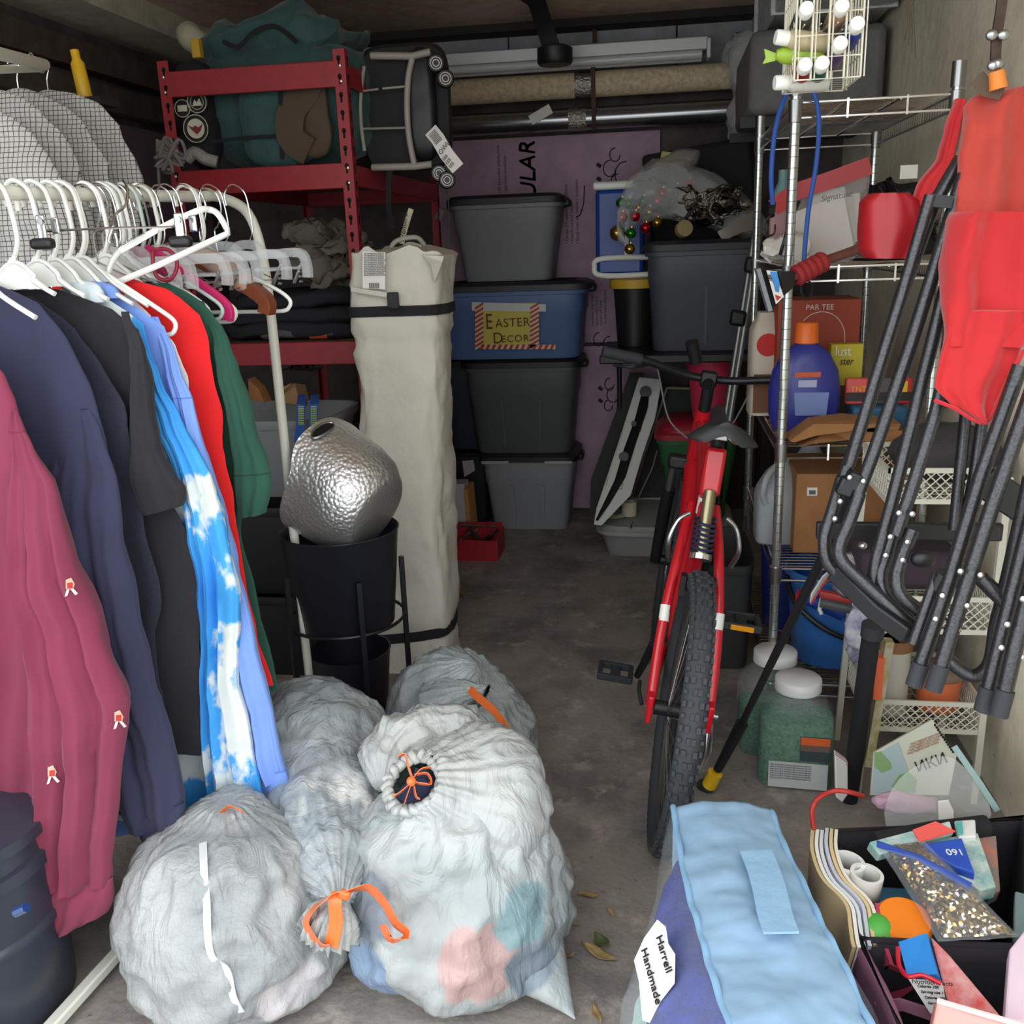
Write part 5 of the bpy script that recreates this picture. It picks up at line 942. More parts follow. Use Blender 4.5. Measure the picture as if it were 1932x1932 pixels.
# ------------------------------------------------------------------ red mountain bicycle (built upright at the origin, then leaned)
t = thing('bicycle', 'red full suspension mountain bicycle seen from behind', 'bicycle', (0, 0, 0)); bike = t
tire = mat('tire_rubber', (58, 62, 66), rough=.8); WR = .335
def wheel(cy, nm, fork=False):
    w_ = MB(); R = []
    for i in range(72):
        a = 2*PI*i/72; d = V((0, math.cos(a), math.sin(a))); c = V((0, cy, WR)); R.append([c+d*(WR-.03+.028*math.cos(q*PI/6))+X_*.028*math.sin(q*PI/6) for q in range(12)])
    w_.loft(R, loop=True); tr = w_.build(nm, tire, t); g = MB()
    for i in range(84):
        a = 2*PI*i/84; d = V((0, math.cos(a), math.sin(a))); tg = V((0, -math.sin(a), math.cos(a))); Rm = Matrix((X_, tg, d)).transposed()
        for x in ((-.012, .012) if i % 2 else (-.005, .005)): g.box(V((x, cy, WR))+d*(WR-.001), (.009, .013, .007), Rm)
        for s in (-1, 1): g.box(V((s*.0235, cy, WR))+d*(WR-.013), (.007, .012 if i % 2 else .008, .012), Rm)
    g.build('tread', tire, tr, smooth=0)
    g = MB(); g.tube([V((0, cy+.275*math.cos(q*PI/24), WR+.275*math.sin(q*PI/24))) for q in range(48)], .011, 8, loop=True); g.build('rim', K('grey_rim', (110, 112, 116), rough=.35, metal=.8), tr)
    g = MB()
    for i in range(32):
        a = 2*PI*i/32; s = 1 if i % 2 else -1; g.cyl((s*.028, cy+.02*math.cos(a+1), WR+.02*math.sin(a+1)), (0, cy+.27*math.cos(a), WR+.27*math.sin(a)), .001, n=5)
    g.build('spokes', steel, tr); MB().cyl((-.06, cy, WR), (.06, cy, WR), .018).build('hub', black_mt, tr)
wheel(0, 'rear_wheel'); wheel(1.1, 'front_wheel')
for s in (-1, 1):
    m = MB(); m.tube(spl([(s*.07, 0, WR), (s*.068, .1, WR+.16), (s*.05, .22, WR+.32), (s*.03, .33, WR+.42)], 5), [.012]*6+[.013]*6+[.013]*4, 10); m.tube([(s*.07, 0, WR), (s*.055, .2, WR-.02), (s*.03, .42, WR-.02)], .011, 10); st = m.build('seat_stay', red_pt, t)
    MB().box((s*.071, .0, WR), (.014, .05, .07)).build('dropout', red_pt, t, bevel=.004)
    q = V((s*.066, .11, WR+.175)); MB().tube([q, q+V((0, .02, .035))], .0128, 10).build('decal', white_pl, st)
    d = MB(); d.tube(spl([(s*.075, .17, WR+.32), (s*.085, .15, WR+.37), (s*.07, .16, WR+.42), (s*.045, .17, WR+.44)], 5), .006, 8); d.build('brake_arm', steel, t); MB().box((s*.036, .12, WR+.275), (.012, .03, .05)).build('brake_pad', black_pl, t)
# frame
hd = V((0, .93, .80)); m = MB(); m.tube([V((0, .30, .83)), V((0, .26, .70)), V((0, .34, .50)), V((0, .42, .31))], [.017, .019, .022, .024], 12); m.tube([V((0, .42, .31)), V((0, .66, .50)), V((0, .93, .72))], [.024, .026, .028], 14); m.tube([V((0, .30, .76)), V((0, .6, .84)), V((0, .90, .86))], [.019, .021, .022], 12); fr = m.build('frame_tube', red_pt, t)
MB().tube([V((0, .89, .91)), V((0, .95, .74))], .026, 14).build('head_tube', red_pt, t)
MB().cyl((-.04, .42, .31), (.04, .42, .31), .026).build('bottom_bracket', black_mt, t)
MB().tube([V((0, .288, .79)), V((0, .292, .745))], .021, 12).build('frame_decal', white_pl, fr)
m = MB(); m.box((0, .255, .865), (.05, .035, .12), Matrix.Rotation(-.12, 3, 'X')); m.build('shock_linkage', red_pt, t, bevel=.009)
sh = MB(); sh.tube([V((0, .235, .82)), V((0, .175, .665))], .016, 12); shb = sh.build('shock_body', K('gold_shock', (150, 140, 110), rough=.3, metal=.8), t); g = MB(); g.tube([V((0, .21, .755))+V((.026*math.cos(q*.6), -.0004*q+.024*math.sin(q*.6), -.0011*q)) for q in range(74)], .0042, 6); g.build('coil_spring', K('blue_grey_spring', (60, 66, 92), rough=.3, metal=.5), shb); MB().cyl((0, .178, .672), (0, .172, .66), .028).build('spring_collar', chrome, shb)
# seat
MB().tube([V((0, .30, .80)), V((0, .27, .955))], .0145, 12).build('seatpost', black_mt, t); MB().box((0, .28, .955), (.045, .05, .025)).build('seat_clamp', steel, t, bevel=.004)
R = []
for i in range(19):
    f = i/18; y = .12+.28*f; hw = (.02+.064*max(0, 1-(f/.62)**2)**.8)*(1 if f > .12 else (.55+.45*math.sin(f/.12*PI/2))); top = .998-.012*math.sin(f*PI)+.006*(1-f); rg = []
    for q in range(24):
        a = 2*PI*q/24; u, v = math.cos(a), math.sin(a); rg.append(V((hw*u, y, top-.028*abs(u)**1.6*(1.4-f)+(.012*v if v > 0 else .022*v))))
    R.append(rg)
MB().loft(R).build('saddle', K('saddle_black', (40, 40, 42), rough=.55), t, smooth=70)
m = MB()
for s in (-1, 1): m.tube(spl([(s*.05, .15, .965), (s*.03, .2, .955), (s*.02, .3, .955), (s*.012, .38, .975)], 4), .0035, 6)
m.build('saddle_rail', steel, t)
# fork, stem, bars
for s in (-1, 1): MB().tube([V((s*.062, 1.08, WR)), V((s*.062, 1.02, .5)), V((s*.06, .985, .62))], [.018, .021, .021], 12).build('fork_leg', black_mt, t); MB().tube([V((s*.06, .985, .62)), V((s*.06, .965, .70))], .015, 10).build('fork_stanchion', steel, t)
MB().box((0, .962, .72), (.16, .05, .045)).build('fork_crown', black_pl, t, bevel=.01)
MB().tube([V((0, .89, .91)), V((0, .87, .97)), V((0, .93, 1.0))], .019, 12).build('stem', black_mt, t)
m = MB(); m.box((0, .925, 1.0), (.05, .045, .05)); m.build('stem_clamp', black_pl, t, bevel=.006)
m = MB(); m.tube(spl([(-.33, .86, 1.05), (-.2, .89, 1.035), (-.08, .93, 1.005), (0, .935, 1.0), (.08, .93, 1.005), (.2, .89, 1.03), (.33, .86, 1.04)], 5), .0125, 10); m.build('handlebar', black_mt, t)
for s in (-1, 1):
    a, b = V((s*.335, .86, 1.05)), V((s*.215, .887, 1.037)); MB().tube([a, b], .0175, 12).build('grip', dark_rub, t); MB().tube(spl([(s*.2, .90, 1.035), (s*.19, .94, 1.02), (s*.24, .97, 1.0), (s*.3, .96, 1.0)], 5), .005, 6).build('brake_lever', steel if s > 0 else black_mt, t)
    MB().tube(spl([(s*.19, .93, 1.02), (s*.16, 1.04, 1.0), (s*.1, 1.0, .85), (s*.03, .96, .8)], 6), .0028, 6).build('brake_cable', K('cable_grey', (120, 120, 122), rough=.4), t)
MB().cyl((-.05, .86, 1.055), (-.075, .84, 1.115), .02).build('bike_light', black_pl, t)
# cranks and drivetrain
for s, dz in ((-1, -1), (1, 1)):
    e = V((s*.085, .42-.085*dz, .31+.145*dz)); MB().tube([V((s*.06, .42, .31)), e], [.014, .01], 10).build('crank_arm', black_mt, t)
    p = MB(); c = e+V((s*.065, 0, 0))
    for y in (-.042, .042): p.box(c+V((0, y, 0)), (.1, .014, .02))
    for x in (-.045, .045): p.box(c+V((x, 0, 0)), (.014, .09, .02))
    p.box(c, (.03, .09, .012)); pe = p.build('pedal', dark_rub, t, bevel=.003)
    if s > 0: MB().box(c+V((0, -.052, .0)), (.06, .004, .014)).build('pedal_reflector', K('amber_reflector', (240, 160, 30), rough=.3), pe, bevel=.001)
MB().lathe([(.085, 0), (.088, .002), (.085, .004)], (.05, .42, .31), X_, 36).build('chainring', black_mt, t)
m = MB()
for i in range(7): m.lathe([(.028+.004*i, 0), (.028+.004*i, .002)], (.055-.004*i, 0, WR), X_, 28)
m.build('cassette', steel, t); m = MB(); m.tube([V((.05, -.028, WR+.045)), V((.05, .42, .395))], .0035, 5); m.tube([V((.05, -.02, WR-.15)), V((.05, .42, .225))], .0035, 5); m.build('chain', K('oily_chain', (60, 58, 54), rough=.4, metal=.8), t)
m = MB(); m.tube([V((.075, 0, WR-.02)), V((.08, -.02, WR-.08)), V((.07, -.005, WR-.15))], .009, 8); m.lathe([(.018, 0), (.018, .005)], (.06, -.005, WR-.15), X_, 14); m.build('derailleur', chrome, t)
m = MB(); m.tube([(.09, 0, WR), (.075, 0, WR)], .012); m.build('axle_nut', steel, t); MB().tube(spl([(-.09, 0, WR), (-.1, .03, WR+.02), (-.1, .06, WR+.03)], 4), .005).build('quick_release', black_mt, t)
bike.location = (.0, 2.07, .006); bike.rotation_euler = (0, math.radians(8.7), math.radians(.2))
# ------------------------------------------------------------------ chrome wire rack on the right
AX, BX_, AY, CY = .325, .70, 2.60, 3.50
t = thing('wire_rack', 'chrome wire shelving rack along the right wall', 'wire rack', (.51, 3.05, 0)); wr = t
postm = K('post_chrome', (205, 212, 208), rough=.22, metal=.9)
for x in (AX, BX_):
    for y in (AY, CY):
        g = MB().cyl((x, y, .01), (x, y, 1.80), .0127, n=16)
        for i in range(66): g.lathe([(.0131, 0), (.0131, .0015)], (x, y, .04+i*.0265), Z_, 14, 1)
        g.build('post', [postm, K('groove_grey', (110, 114, 112), rough=.4, metal=.8)], t); MB().cyl((x, y, 1.745), (x, y, 1.802), .0165).build('post_cap', steel, t)
ZS = [1.73, 1.335, .868, .515, .16]
for z in ZS:
    m = MB()
    for dz in (0, -.035):
        m.tube([(AX, AY, z+dz), (BX_, AY, z+dz)], .0035, 6); m.tube([(AX, CY, z+dz), (BX_, CY, z+dz)], .0035, 6); m.tube([(AX, AY, z+dz), (AX, CY, z+dz)], .0035, 6); m.tube([(BX_, AY, z+dz), (BX_, CY, z+dz)], .0035, 6)
    for i in range(36): y = AY+.0125+i*.025; m.tube([(AX-.0, y, z-.035), (AX, y, z+.003), (BX_, y, z+.003), (BX_, y, z-.035)], .0014, 4)
    for f in (.33, .66): x = AX+(BX_-AX)*f; m.tube([(x, AY, z-.003), (x, CY, z-.003)], .003, 6)
    for f in (.33, .7): m.box((AX+(BX_-AX)*f, AY, z-.018), (.005, .008, .045))
    m.build('wire_shelf', chrome, t, smooth=60)
    for x in (AX, BX_):
        for y in (AY, CY): MB().lathe([(.0155, -.045), (.018, .006)], (x, y, z), Z_, 14).build('shelf_collar', steel, t)
Z2, Z3, Z4 = 1.341, .874, .521
# second shelf
t = thing('zip_bag', 'clear zip bag with red top holding papers on the upper shelf', 'zip bag', (.5, 2.8, Z2)); zb = t
m = MB(); y0 = 2.8
def P2(px, py, Y=2.78): return W(px, py, Y)
m.prism([P2(1452, 470), P2(1455, 400), P2(1480, 372), P2(1640, 312), P2(1642, 340), P2(1622, 480), P2(1600, 498)], (0, .05, 0)); m.build('bag_film', K('red_tint_film', (200, 190, 190), rough=.15, alpha=.25), t, smooth=0, bevel=.004)
m = MB(); m.strip([P2(1458, 392, 2.775), P2(1500, 362, 2.775), P2(1560, 342, 2.775), P2(1642, 312, 2.775)], Z_, .045, .006); m.build('zip_top', K('red_zip', (176, 40, 44), rough=.3), t)
t = tag(MB().prism([P2(1452, 480, 2.86), P2(1455, 385, 2.86), P2(1500, 370, 2.86), P2(1500, 480, 2.86)], (0, .04, 0)).build('red_pouch', K('deep_red_nylon', (160, 24, 34), rough=.6), bevel=.01), 'red pouch at the left end of the upper shelf', 'pouch')
for i, (a, b, c, d, lab, colr) in enumerate([((1503, 492), (1500, 400), (1592, 365), (1612, 470), 'white sheet of paper in front inside the zip bag', (226, 222, 214)), ((1525, 470), (1530, 362), (1594, 352), (1608, 460), 'printed envelope lettered Signature inside the zip bag', (206, 200, 190)), ((1598, 470), (1592, 372), (1608, 370), (1618, 455), 'narrow paper pad at the right inside the zip bag', (198, 196, 184)), ((1612, 460), (1604, 366), (1622, 364), (1626, 440), 'tall folded paper right of the narrow pad in the zip bag', (214, 210, 200))]):
    o = MB().prism([P2(*q, 2.785+.008*i) for q in (a, b, c, d)], (0, .004, 0)).build('paper_sheet', mat('paper_%d' % i, colr, rough=.8), smooth=0); tag(o, lab, 'paper', 'papers in the zip bag')
    if i == 1: text('Signature', P2(1549, 381, 2.786), P2(1592, 368, 2.786)-P2(1550, 376, 2.786), Z_, .022, K('grey_print2', (90, 84, 80), rough=.8), o, shear=.2)
tag(MB().lathe([(.032, 0), (.035, .01), (.035, .19), (.015, .235), (.015, .27), (.001, .27)], V((W(1477, 360, 3.2).x, 3.2, Z2)), Z_, 18).build('teal_bottle', K('teal_bottle', (110, 150, 152), rough=.35)), 'pale teal bottle behind the blue cord on the upper shelf', 'bottle')
c = V((.55, 3.15, Z2)); t = thing('purple_cap_bottle', 'dark bottle with purple cap behind the zip bag', 'bottle', c); c.x = W(1603, 320, 3.15).x; MB().lathe([(.03, 0), (.033, .01), (.033, .13), (.018, .16)], c, Z_, 18).build('bottle_body', K('smoky_bottle', (70, 66, 74), rough=.3), t); MB().cyl(c+V((0, 0, .16)), c+V((0, 0, .19)), .02).build('bottle_cap', K('lilac_cap', (120, 100, 140), rough=.5), t)
m = MB(); c = W(1690, 360, 3.0); puff(m, V((c.x, 3.0, Z2+.1)), (.19, .3, .2), p=2.5, amp=.05, s=12, seed=5, n=44, k=22); tag(m.build('black_plastic_bag', K('black_film', (30, 30, 32), rough=.3, bump=(30, 1, .02)), smooth=180), 'crumpled black plastic bag at the right end of the upper shelf', 'plastic bag')
tag(MB().box(V((W(1712, 325, 2.86).x, 2.845, W(1712, 325, 2.86).z)), (.045, .003, .035)).build('white_label', paper, smooth=0), 'small white card on the black plastic bag', 'card')
m = MB(); puff(m, W(1475, 480, 2.68)+V((.0, .03, .015)), (.10, .1, .07), p=2.5, amp=.03, s=14, seed=2); puff(m, W(1500, 470, 2.7), (.06, .06, .1), p=2.5, amp=.02, s=14, seed=4); tag(m.build('white_rag', K('rag_white', (214, 210, 200), rough=.9, bump=(60, .6, .008)), smooth=180), 'white rag hanging at the front left of the upper shelf', 'rag')
m = MB(); m.tube(spl([W(1508, 380, 2.68), W(1490, 420, 2.66), W(1478, 460, 2.65), W(1472, 480, 2.66)], 5), .0045, 8); tag(m.build('elastic_band', black_pl), 'black elastic band across the white rag', 'band')
# snow brush
t = thing('snow_brush', 'snow brush with ribbed red foam grip stuck across the rack', 'brush', W(1520, 515, 2.5)); A_, B_ = W(1500, 522, 2.42), W(1555, 492, 2.46)
d = (B_-A_).normalized(); m = MB(); m.tube([W(1480, 528, 2.40), A_, B_, W(1665, 455, 2.58), W(1700, 440, 2.7)], [.011]*3+[.014, .014], 12); m.build('brush_shaft', K('brown_shaft', (110, 66, 56), rough=.5), t)
L_ = (B_-A_).length; pr_ = []
for i in range(29): f = i/28; pr_.append((.022+.004*abs(math.sin(f*PI*5)), f*L_))
MB().lathe(pr_, A_, d, 24).build('foam_grip', K('red_foam', (150, 36, 40), rough=.8), t)
h = MB(); h.prism([W(1432, 508, 2.40), W(1440, 506, 2.40), W(1472, 512, 2.38), W(1500, 512, 2.40), W(1500, 540, 2.40), W(1478, 560, 2.38), W(1458, 586, 2.36), W(1452, 588, 2.36)], (0, .05, .0)); hb = h.build('brush_head', black_pl, t, smooth=0, bevel=.006)
MB().prism([W(1427, 508, 2.37), W(1435, 506, 2.37), W(1458, 586, 2.34), W(1450, 588, 2.34)], (0, .06, 0)).build('scraper_blade', K('grey_blade', (120, 124, 130), rough=.4), t, smooth=0)
lb = MB().prism([W(1446, 510, 2.378), W(1466, 512, 2.376), W(1472, 540, 2.37), W(1479, 560, 2.36), W(1464, 574, 2.35)], (0, .002, 0)); lo_ = lb.build('product_label', paper, hb, smooth=0)
MB().prism([W(1453, 512, 2.374), W(1466, 513, 2.374), W(1471, 533, 2.37), W(1470, 552, 2.362), W(1463, 550, 2.36)], (0, .001, 0)).build('blue_print', K('sky_print', (60, 140, 210), rough=.5), hb, smooth=0)
m = MB()
for i in range(7): m.box(W(1449+i*1.0+1, 519+i*2.2, 2.37), (.009, .001, .0016))
m.build('barcode', ink, hb, smooth=0); MB().prism([W(1462, 556, 2.353), W(1474, 560, 2.355), W(1466, 568, 2.352)], (0, .001, 0)).build('red_emblem', K('emblem_red', (190, 40, 50), rough=.6), hb, smooth=0)
# blue bungee
t = thing('bungee_cord', 'blue bungee cord looped over the front rack post', 'bungee cord', (AX, 2.57, 1.78)); bm_ = K('bungee_blue', (44, 86, 170), rough=.6)
MB().tube(spl([W(1458, 385, 2.52), W(1455, 330, 2.5), W(1462, 250, 2.5), W(1478, 190, 2.52), W(1496, 163, 2.56), W(1518, 160, 2.57), W(1537, 180, 2.56), W(1545, 230, 2.56), W(1540, 310, 2.56), W(1525, 400, 2.56), W(1516, 500, 2.56)], 8), .006, 10).build('cord', bm_, t)
for a, b in (((1458, 385), 1), ((1516, 500), -1)):
    x, y = a; MB().tube([W(x, y-2, 2.54), W(x-3, y+22, 2.52)], .009, 10).build('cord_end', black_pl, t); MB().tube(spl([W(x-3, y+20, 2.52), W(x-16*b, y+38, 2.52), W(x-12*b, y+58, 2.52), W(x+2*b, y+56, 2.52), W(x+4*b, y+38, 2.52)], 5), .0028, 6).build('hook', black_mt, t)
# third shelf
t = thing('red_brown_box', 'red brown box lettered PAR TEE behind the detergent', 'box', (.5, 3.0, Z3)); xa, xb = W(1458, 650, 2.95).x, W(1622, 650, 2.95).x; xa = max(xa, AX+.02)
zt = W(1540, 566, 2.95).z; bx_ = MB().box(((xa+xb)/2, 3.06, (Z3+zt)/2), (xb-xa, .2, zt-Z3)).build('box_body', K('brick_card', (150, 66, 48), rough=.8, var=(8, .1)), t, smooth=0, bevel=.002)
text('PAR TEE', V((W(1520, 585, 2.955).x, 2.957, W(1520, 585, 2.955).z)), X_, Z_, .022, K('pale_print', (220, 200, 190), rough=.8), bx_)
MB().tube([V((W(1548, 640, 2.955).x+.07*math.cos(q*PI/20), 2.957, W(1548, 640, 2.955).z+.08*math.sin(q*PI/20))) for q in range(40)], .0012, 4, loop=True).build('printed_ring', MATS['pale_print'], bx_)
t = thing('patterned_carton', 'white red and brown patterned carton at the left of the middle shelf', 'carton', (.36, 2.95, Z3)); xc = W(1438, 650, 3.0).x
MB().loft([ring((xc+.02, 3.1, Z3+z), X_, Y_, .05*s, .08*s, 20, 5) for z, s in [(0, 1), (.2, 1.0), (.26, .95), (.30, .6), (.315, .5)]]).build('carton_body', K('cream_carton', (196, 186, 170), rough=.7), t); m = MB(); m.prism([V((xc+.02+.035*math.cos(q*PI/8), 3.018, Z3+.22+.035*math.sin(q*PI/8))) for q in range(16)], (0, .002, 0)); m.build('red_spot', K('spot_red', (190, 40, 34), rough=.7), t); MB().box((xc+.02, 3.018, Z3+.07), (.08, .003, .12)).build('brown_band', K('brown_band', (110, 70, 50), rough=.7), t)
# detergent jug
dx, dy = W(1525, 700, 2.74).x, 2.80; t = thing('detergent_bottle', 'large dark blue detergent bottle with orange cap', 'detergent', (dx, dy, Z3))
dj = K('jug_blue', (44, 52, 140), rough=.3, spec=.6); prof = [(0, .82), (.008, .9), (.05, 1.0), (.11, 1.02), (.17, .92), (.215, .68), (.235, .45), (.245, .32)]
MB().loft([ring((dx, dy, Z3+.002+z), X_, Y_, .098*s, .055*(s*.85+.15), 32, 2.6) for z, s in prof]).build('jug_body', dj, t); MB().lathe([(.028, 0), (.033, .004), (.031, .055), (.027, .06), (.002, .06)], (dx, dy, Z3+.245), Z_, 24).build('jug_cap', orange, t); m = MB(); m.prism([(dx-.03, dy-.0575, Z3+.05), (dx+.055, dy-.0575, Z3+.05), (dx+.06, dy-.055, Z3+.115), (dx-.035, dy-.055, Z3+.115)], (0, -.002, 0)); l_ = m.build('jug_label', K('label_blue_grey', (116, 134, 190), rough=.5), t, smooth=0); MB().box((dx+.0, dy-.055, Z3+.165), (.07, .004, .014)).build('label_stripe', K('label_orange', (200, 90, 50), rough=.5), t, smooth=0); MB().box((dx, dy-.056, Z3+.14), (.05, .003, .02)).build('label_block', K('label_white', (170, 180, 210), rough=.5), t, smooth=0)
# yellow box, packets, tray, flat cardboard
yx = W(1596, 670, 2.92).x; t = thing('yellow_box', 'yellow box with black lettering ust and ster', 'box', (yx, 2.93, Z3)); b_ = MB().box((yx+.0, 2.93, Z3+.115), (.09, .05, .23)).build('box_body', K('box_yellow', (196, 182, 50), rough=.6), t, smooth=0); MB().box((yx, 2.905, Z3+.06), (.091, .003, .1)).build('dark_band', K('khaki_band', (84, 78, 50), rough=.7), b_, smooth=0); text('lust', (yx-.035, 2.902, W(1600, 671, 2.9).z), X_, Z_, .04, paper, b_, sx=.8); text('ster', (yx-.02, 2.902, W(1600, 688, 2.9).z), X_, Z_, .03, ink, b_, shear=.2, sx=.8)
for i, (px, lab, col_) in enumerate([(1620, 'pink packet lettered TNT right of the detergent', (220, 90, 90)), (1705, 'red and yellow packet seen between the chair legs', (200, 50, 60)), (1668, 'grey packet between the pink and red packets', (90, 84, 84))]):
    x = W(px, 715, 2.8).x; o = MB().box((x, 2.83, Z3+.105), (.06, .03, .075)).build('snack_packet', mat('packet_%d' % i, col_, rough=.4), bevel=.006); tag(o, lab, 'packet'); 
    MB().box((x, 2.814, Z3+.09), (.058, .003, .025)).build('packet_band', K('packet_black', (50, 44, 46), rough=.5), o)
    if i == 0: text('TNT', (x-.018, 2.813, Z3+.105), X_, Z_, .022, yellow, o)
    if i == 1: MB().box((x, 2.813, Z3+.118), (.03, .003, .03)).build('packet_spot', yellow, o)
tx0, tx1 = W(1605, 765, 2.8).x, .69; t = tag(MB().box(((tx0+tx1)/2, 2.83, Z3+.034), (tx1-tx0, .12, .066)).build('blue_tray', K('petrol_blue', (46, 96, 128), rough=.5), bevel=.01), 'petrol blue box under the packets on the middle shelf', 'box')
for i, (p, lab) in enumerate([([(1490, 832), (1535, 800), (1598, 792), (1700, 800), (1690, 818), (1600, 812), (1540, 822), (1498, 835)], 'flattened brown cardboard sticking out over the middle shelf edge'), ([(1510, 842), (1560, 812), (1640, 806), (1710, 814), (1705, 838), (1600, 830), (1530, 838)], 'second flattened cardboard piece under the first')]):
    o = MB().prism([W(x, y, 2.56 if x < 1560 else 2.62) for x, y in p], (.0, .1, .0)); tag(o.build('flat_cardboard', card, smooth=0), lab, 'cardboard')
# fourth shelf
mx_, my_ = W(1476, 930, 2.82).x+.0, 2.86; t = thing('milk_jug', 'empty translucent gallon jug on the lower shelf', 'jug', (mx_, my_, Z4)); jm = K('jug_haze', (186, 196, 200), rough=.35, alpha=.6)
MB().loft([ring((mx_, my_, Z4+.001+z), X_, Y_, .075*s, .075*s, 28, pp_) for z, s, pp_ in [(0, .9, 6), (.006, .98, 6), (.13, 1, 6), (.16, .95, 4), (.21, .6, 3), (.235, .3, 2), (.255, .27, 2)]]).build('jug_body', jm, t); MB().tube(spl([(mx_-.02, my_-.03, Z4+.235), (mx_-.05, my_-.07, Z4+.21), (mx_-.06, my_-.078, Z4+.16), (mx_-.05, my_-.072, Z4+.13)], 5), .009, 8).build('jug_handle', jm, t)
bxx = W(1540, 870, 2.98).x; t = thing('blue_cap_bottle', 'white bottle with blue cap behind the cardboard box', 'bottle', (bxx, 3.1, Z4)); MB().lathe([(.045, 0), (.048, .01), (.048, .2), (.02, .25)], (bxx, 3.1, Z4), Z_, 20).build('bottle_body', K('milky_bottle', (180, 190, 200), rough=.35), t); MB().cyl((bxx, 3.1, Z4+.25), (bxx, 3.1, Z4+.28), .024).build('bottle_cap', K('cap_blue', (40, 70, 170), rough=.4), t)
x0, x1 = W(1500, 1000, 2.70).x, .69; zt = W(1510, 895, 2.72).z; t = thing('cardboard_box', 'brown cardboard box with small white sticker on the lower shelf', 'box', ((x0+x1)/2, 2.85, Z4)); b_ = MB().box(((x0+x1)/2, 2.86, (Z4+zt)/2+.001), (x1-x0, .28, zt-Z4)).build('box_body', card, t, smooth=0, bevel=.003); st = MB().box((x0+.045, 2.718, zt-.05), (.028, .002, .024)).build('sticker', paper, b_, smooth=0); MB().box((x0+.045, 2.716, zt-.052), (.018, .001, .012)).build('sticker_print', K('sticker_grey', (90, 90, 90)), st, smooth=0)
# floor level around the rack
t = thing('blue_bucket', 'blue plastic bucket with black handle under the wire rack', 'bucket', (.53, 2.86, 0)); bkx, bky = .52, 2.80
MB().lathe([(.105, 0), (.11, .005), (.135, .27), (.143, .272), (.143, .288), (.137, .29), (.131, .27), (.105, .02)], (bkx, bky, .167), Z_, 40).build('bucket_body', K('bucket_blue', (62, 122, 200), rough=.45, var=(10, .15)), t); MB().tube(spl([(bkx-.14, bky-.02, .43), (bkx-.12, bky-.1, .37), (bkx-.04, bky-.145, .31), (bkx+.05, bky-.145, .28), (bkx+.12, bky-.08, .29), (bkx+.14, bky, .42)], 6), .008, 8).build('bucket_handle', black_pl, t)
t = thing('navy_tub', 'navy plastic tub behind the front rack post', 'tub', (.43, 3.06, .167)); nx = .43; MB().lathe([(.08, 0), (.085, .005), (.098, .29), (.104, .292), (.104, .305), (.095, .30)], (nx, 3.06, .167), Z_, 32).build('tub_body', K('tub_navy', (30, 44, 110), rough=.45), t)
t = tag(basket(MB(), (.235, 3.22, .001), .155, .44, .38, .88).build('charcoal_tote', K('charcoal_tote', (64, 66, 66), rough=.6)), 'charcoal open tote on the floor left of the wire rack', 'tote')
t = tag(basket(MB(), (.2, 3.62, .001), .18, .25, .15, .88).build('low_black_tray', K('tray_black', (40, 40, 42), rough=.6)), 'low black tray on the floor behind the charcoal tote', 'tray')
# squeegee
t = thing('squeegee', 'red and grey squeegee head with blue handle over the bucket', 'squeegee', W(1600, 1140, 2.62)); MB().tube([W(1548, 1120, 2.6), W(1662, 1142, 2.55)], .013, 8).build('squeegee_blade', K('squeegee_red', (200, 66, 56), rough=.5), t); MB().tube([W(1548, 1136, 2.6), W(1660, 1160, 2.55)], .016, 8).build('squeegee_body', K('squeegee_grey', (90, 92, 94), rough=.5), t); MB().tube([W(1525, 1128, 2.68), W(1592, 1158, 2.66)], .022, 12).build('squeegee_handle', K('handle_blue', (36, 70, 160), rough=.4), t); MB().tube([W(1508, 1125, 2.7), W(1525, 1128, 2.68)], .022, 12).build('handle_collar', K('collar_red', (180, 40, 44), rough=.4), t); MB().tube([W(1550, 1130, 2.62), W(1546, 1150, 2.6), W(1550, 1158, 2.6)], .006, 8).build('hook_loop', white_pl, t)
t = thing('plastic_trowel', 'white plastic scoop with red edge hanging off the lower shelf', 'scoop', W(1560, 1100, 2.5)); MB().prism([W(1528, 1140, 2.5), W(1530, 1122, 2.5), W(1552, 1088, 2.52), W(1578, 1066, 2.55), W(1572, 1085, 2.55), W(1545, 1118, 2.52)], (0, .01, 0)).build('scoop_body', white_pl, t, bevel=.003); MB().tube([W(1530, 1140, 2.495), W(1550, 1108, 2.5), W(1574, 1076, 2.54)], .0025, 6).build('scoop_edge', K('edge_red', (200, 40, 50)), t)
# pole with yellow ferrule
t = thing('metal_pole', 'black metal pole with yellow ferrule leaning by the rear wheel', 'pole', (.14, 2.3, 0)); a, b, c = W(1345, 1475, 2.26), W(1400, 1365, 2.2), W(1560, 1035, 1.95); a.z = .02
MB().tube([W(1354, 1452, 2.245), b], [.012, .016], 12).build('lower_sleeve', black_mt, t); MB().tube([b, c, W(1600, 930, 1.88)], [.009, .011, .012], 10).build('pole_tube', black_mt, t); MB().tube([W(1338, 1482, 2.26), W(1350, 1458, 2.25)], .019, 14).build('yellow_ferrule', yellow, t); MB().tube([V((.12, 2.29, .003)), W(1338, 1482, 2.26)], .018, 12).build('pole_foot', dark_rub, t)
# padded black tube
t = thing('foam_pole', 'black foam padded pole standing in front of the white cart', 'pole', (.49, 2.25, 0)); MB().tube([V((.492, 2.26, .003)), W(1645, 1190, 2.12)], .021, 14).build('foam_sleeve', black_fab, t); MB().cyl(W(1645, 1200, 2.12), W(1648, 1178, 2.115), .026).build('foam_collar', dark_rub, t)
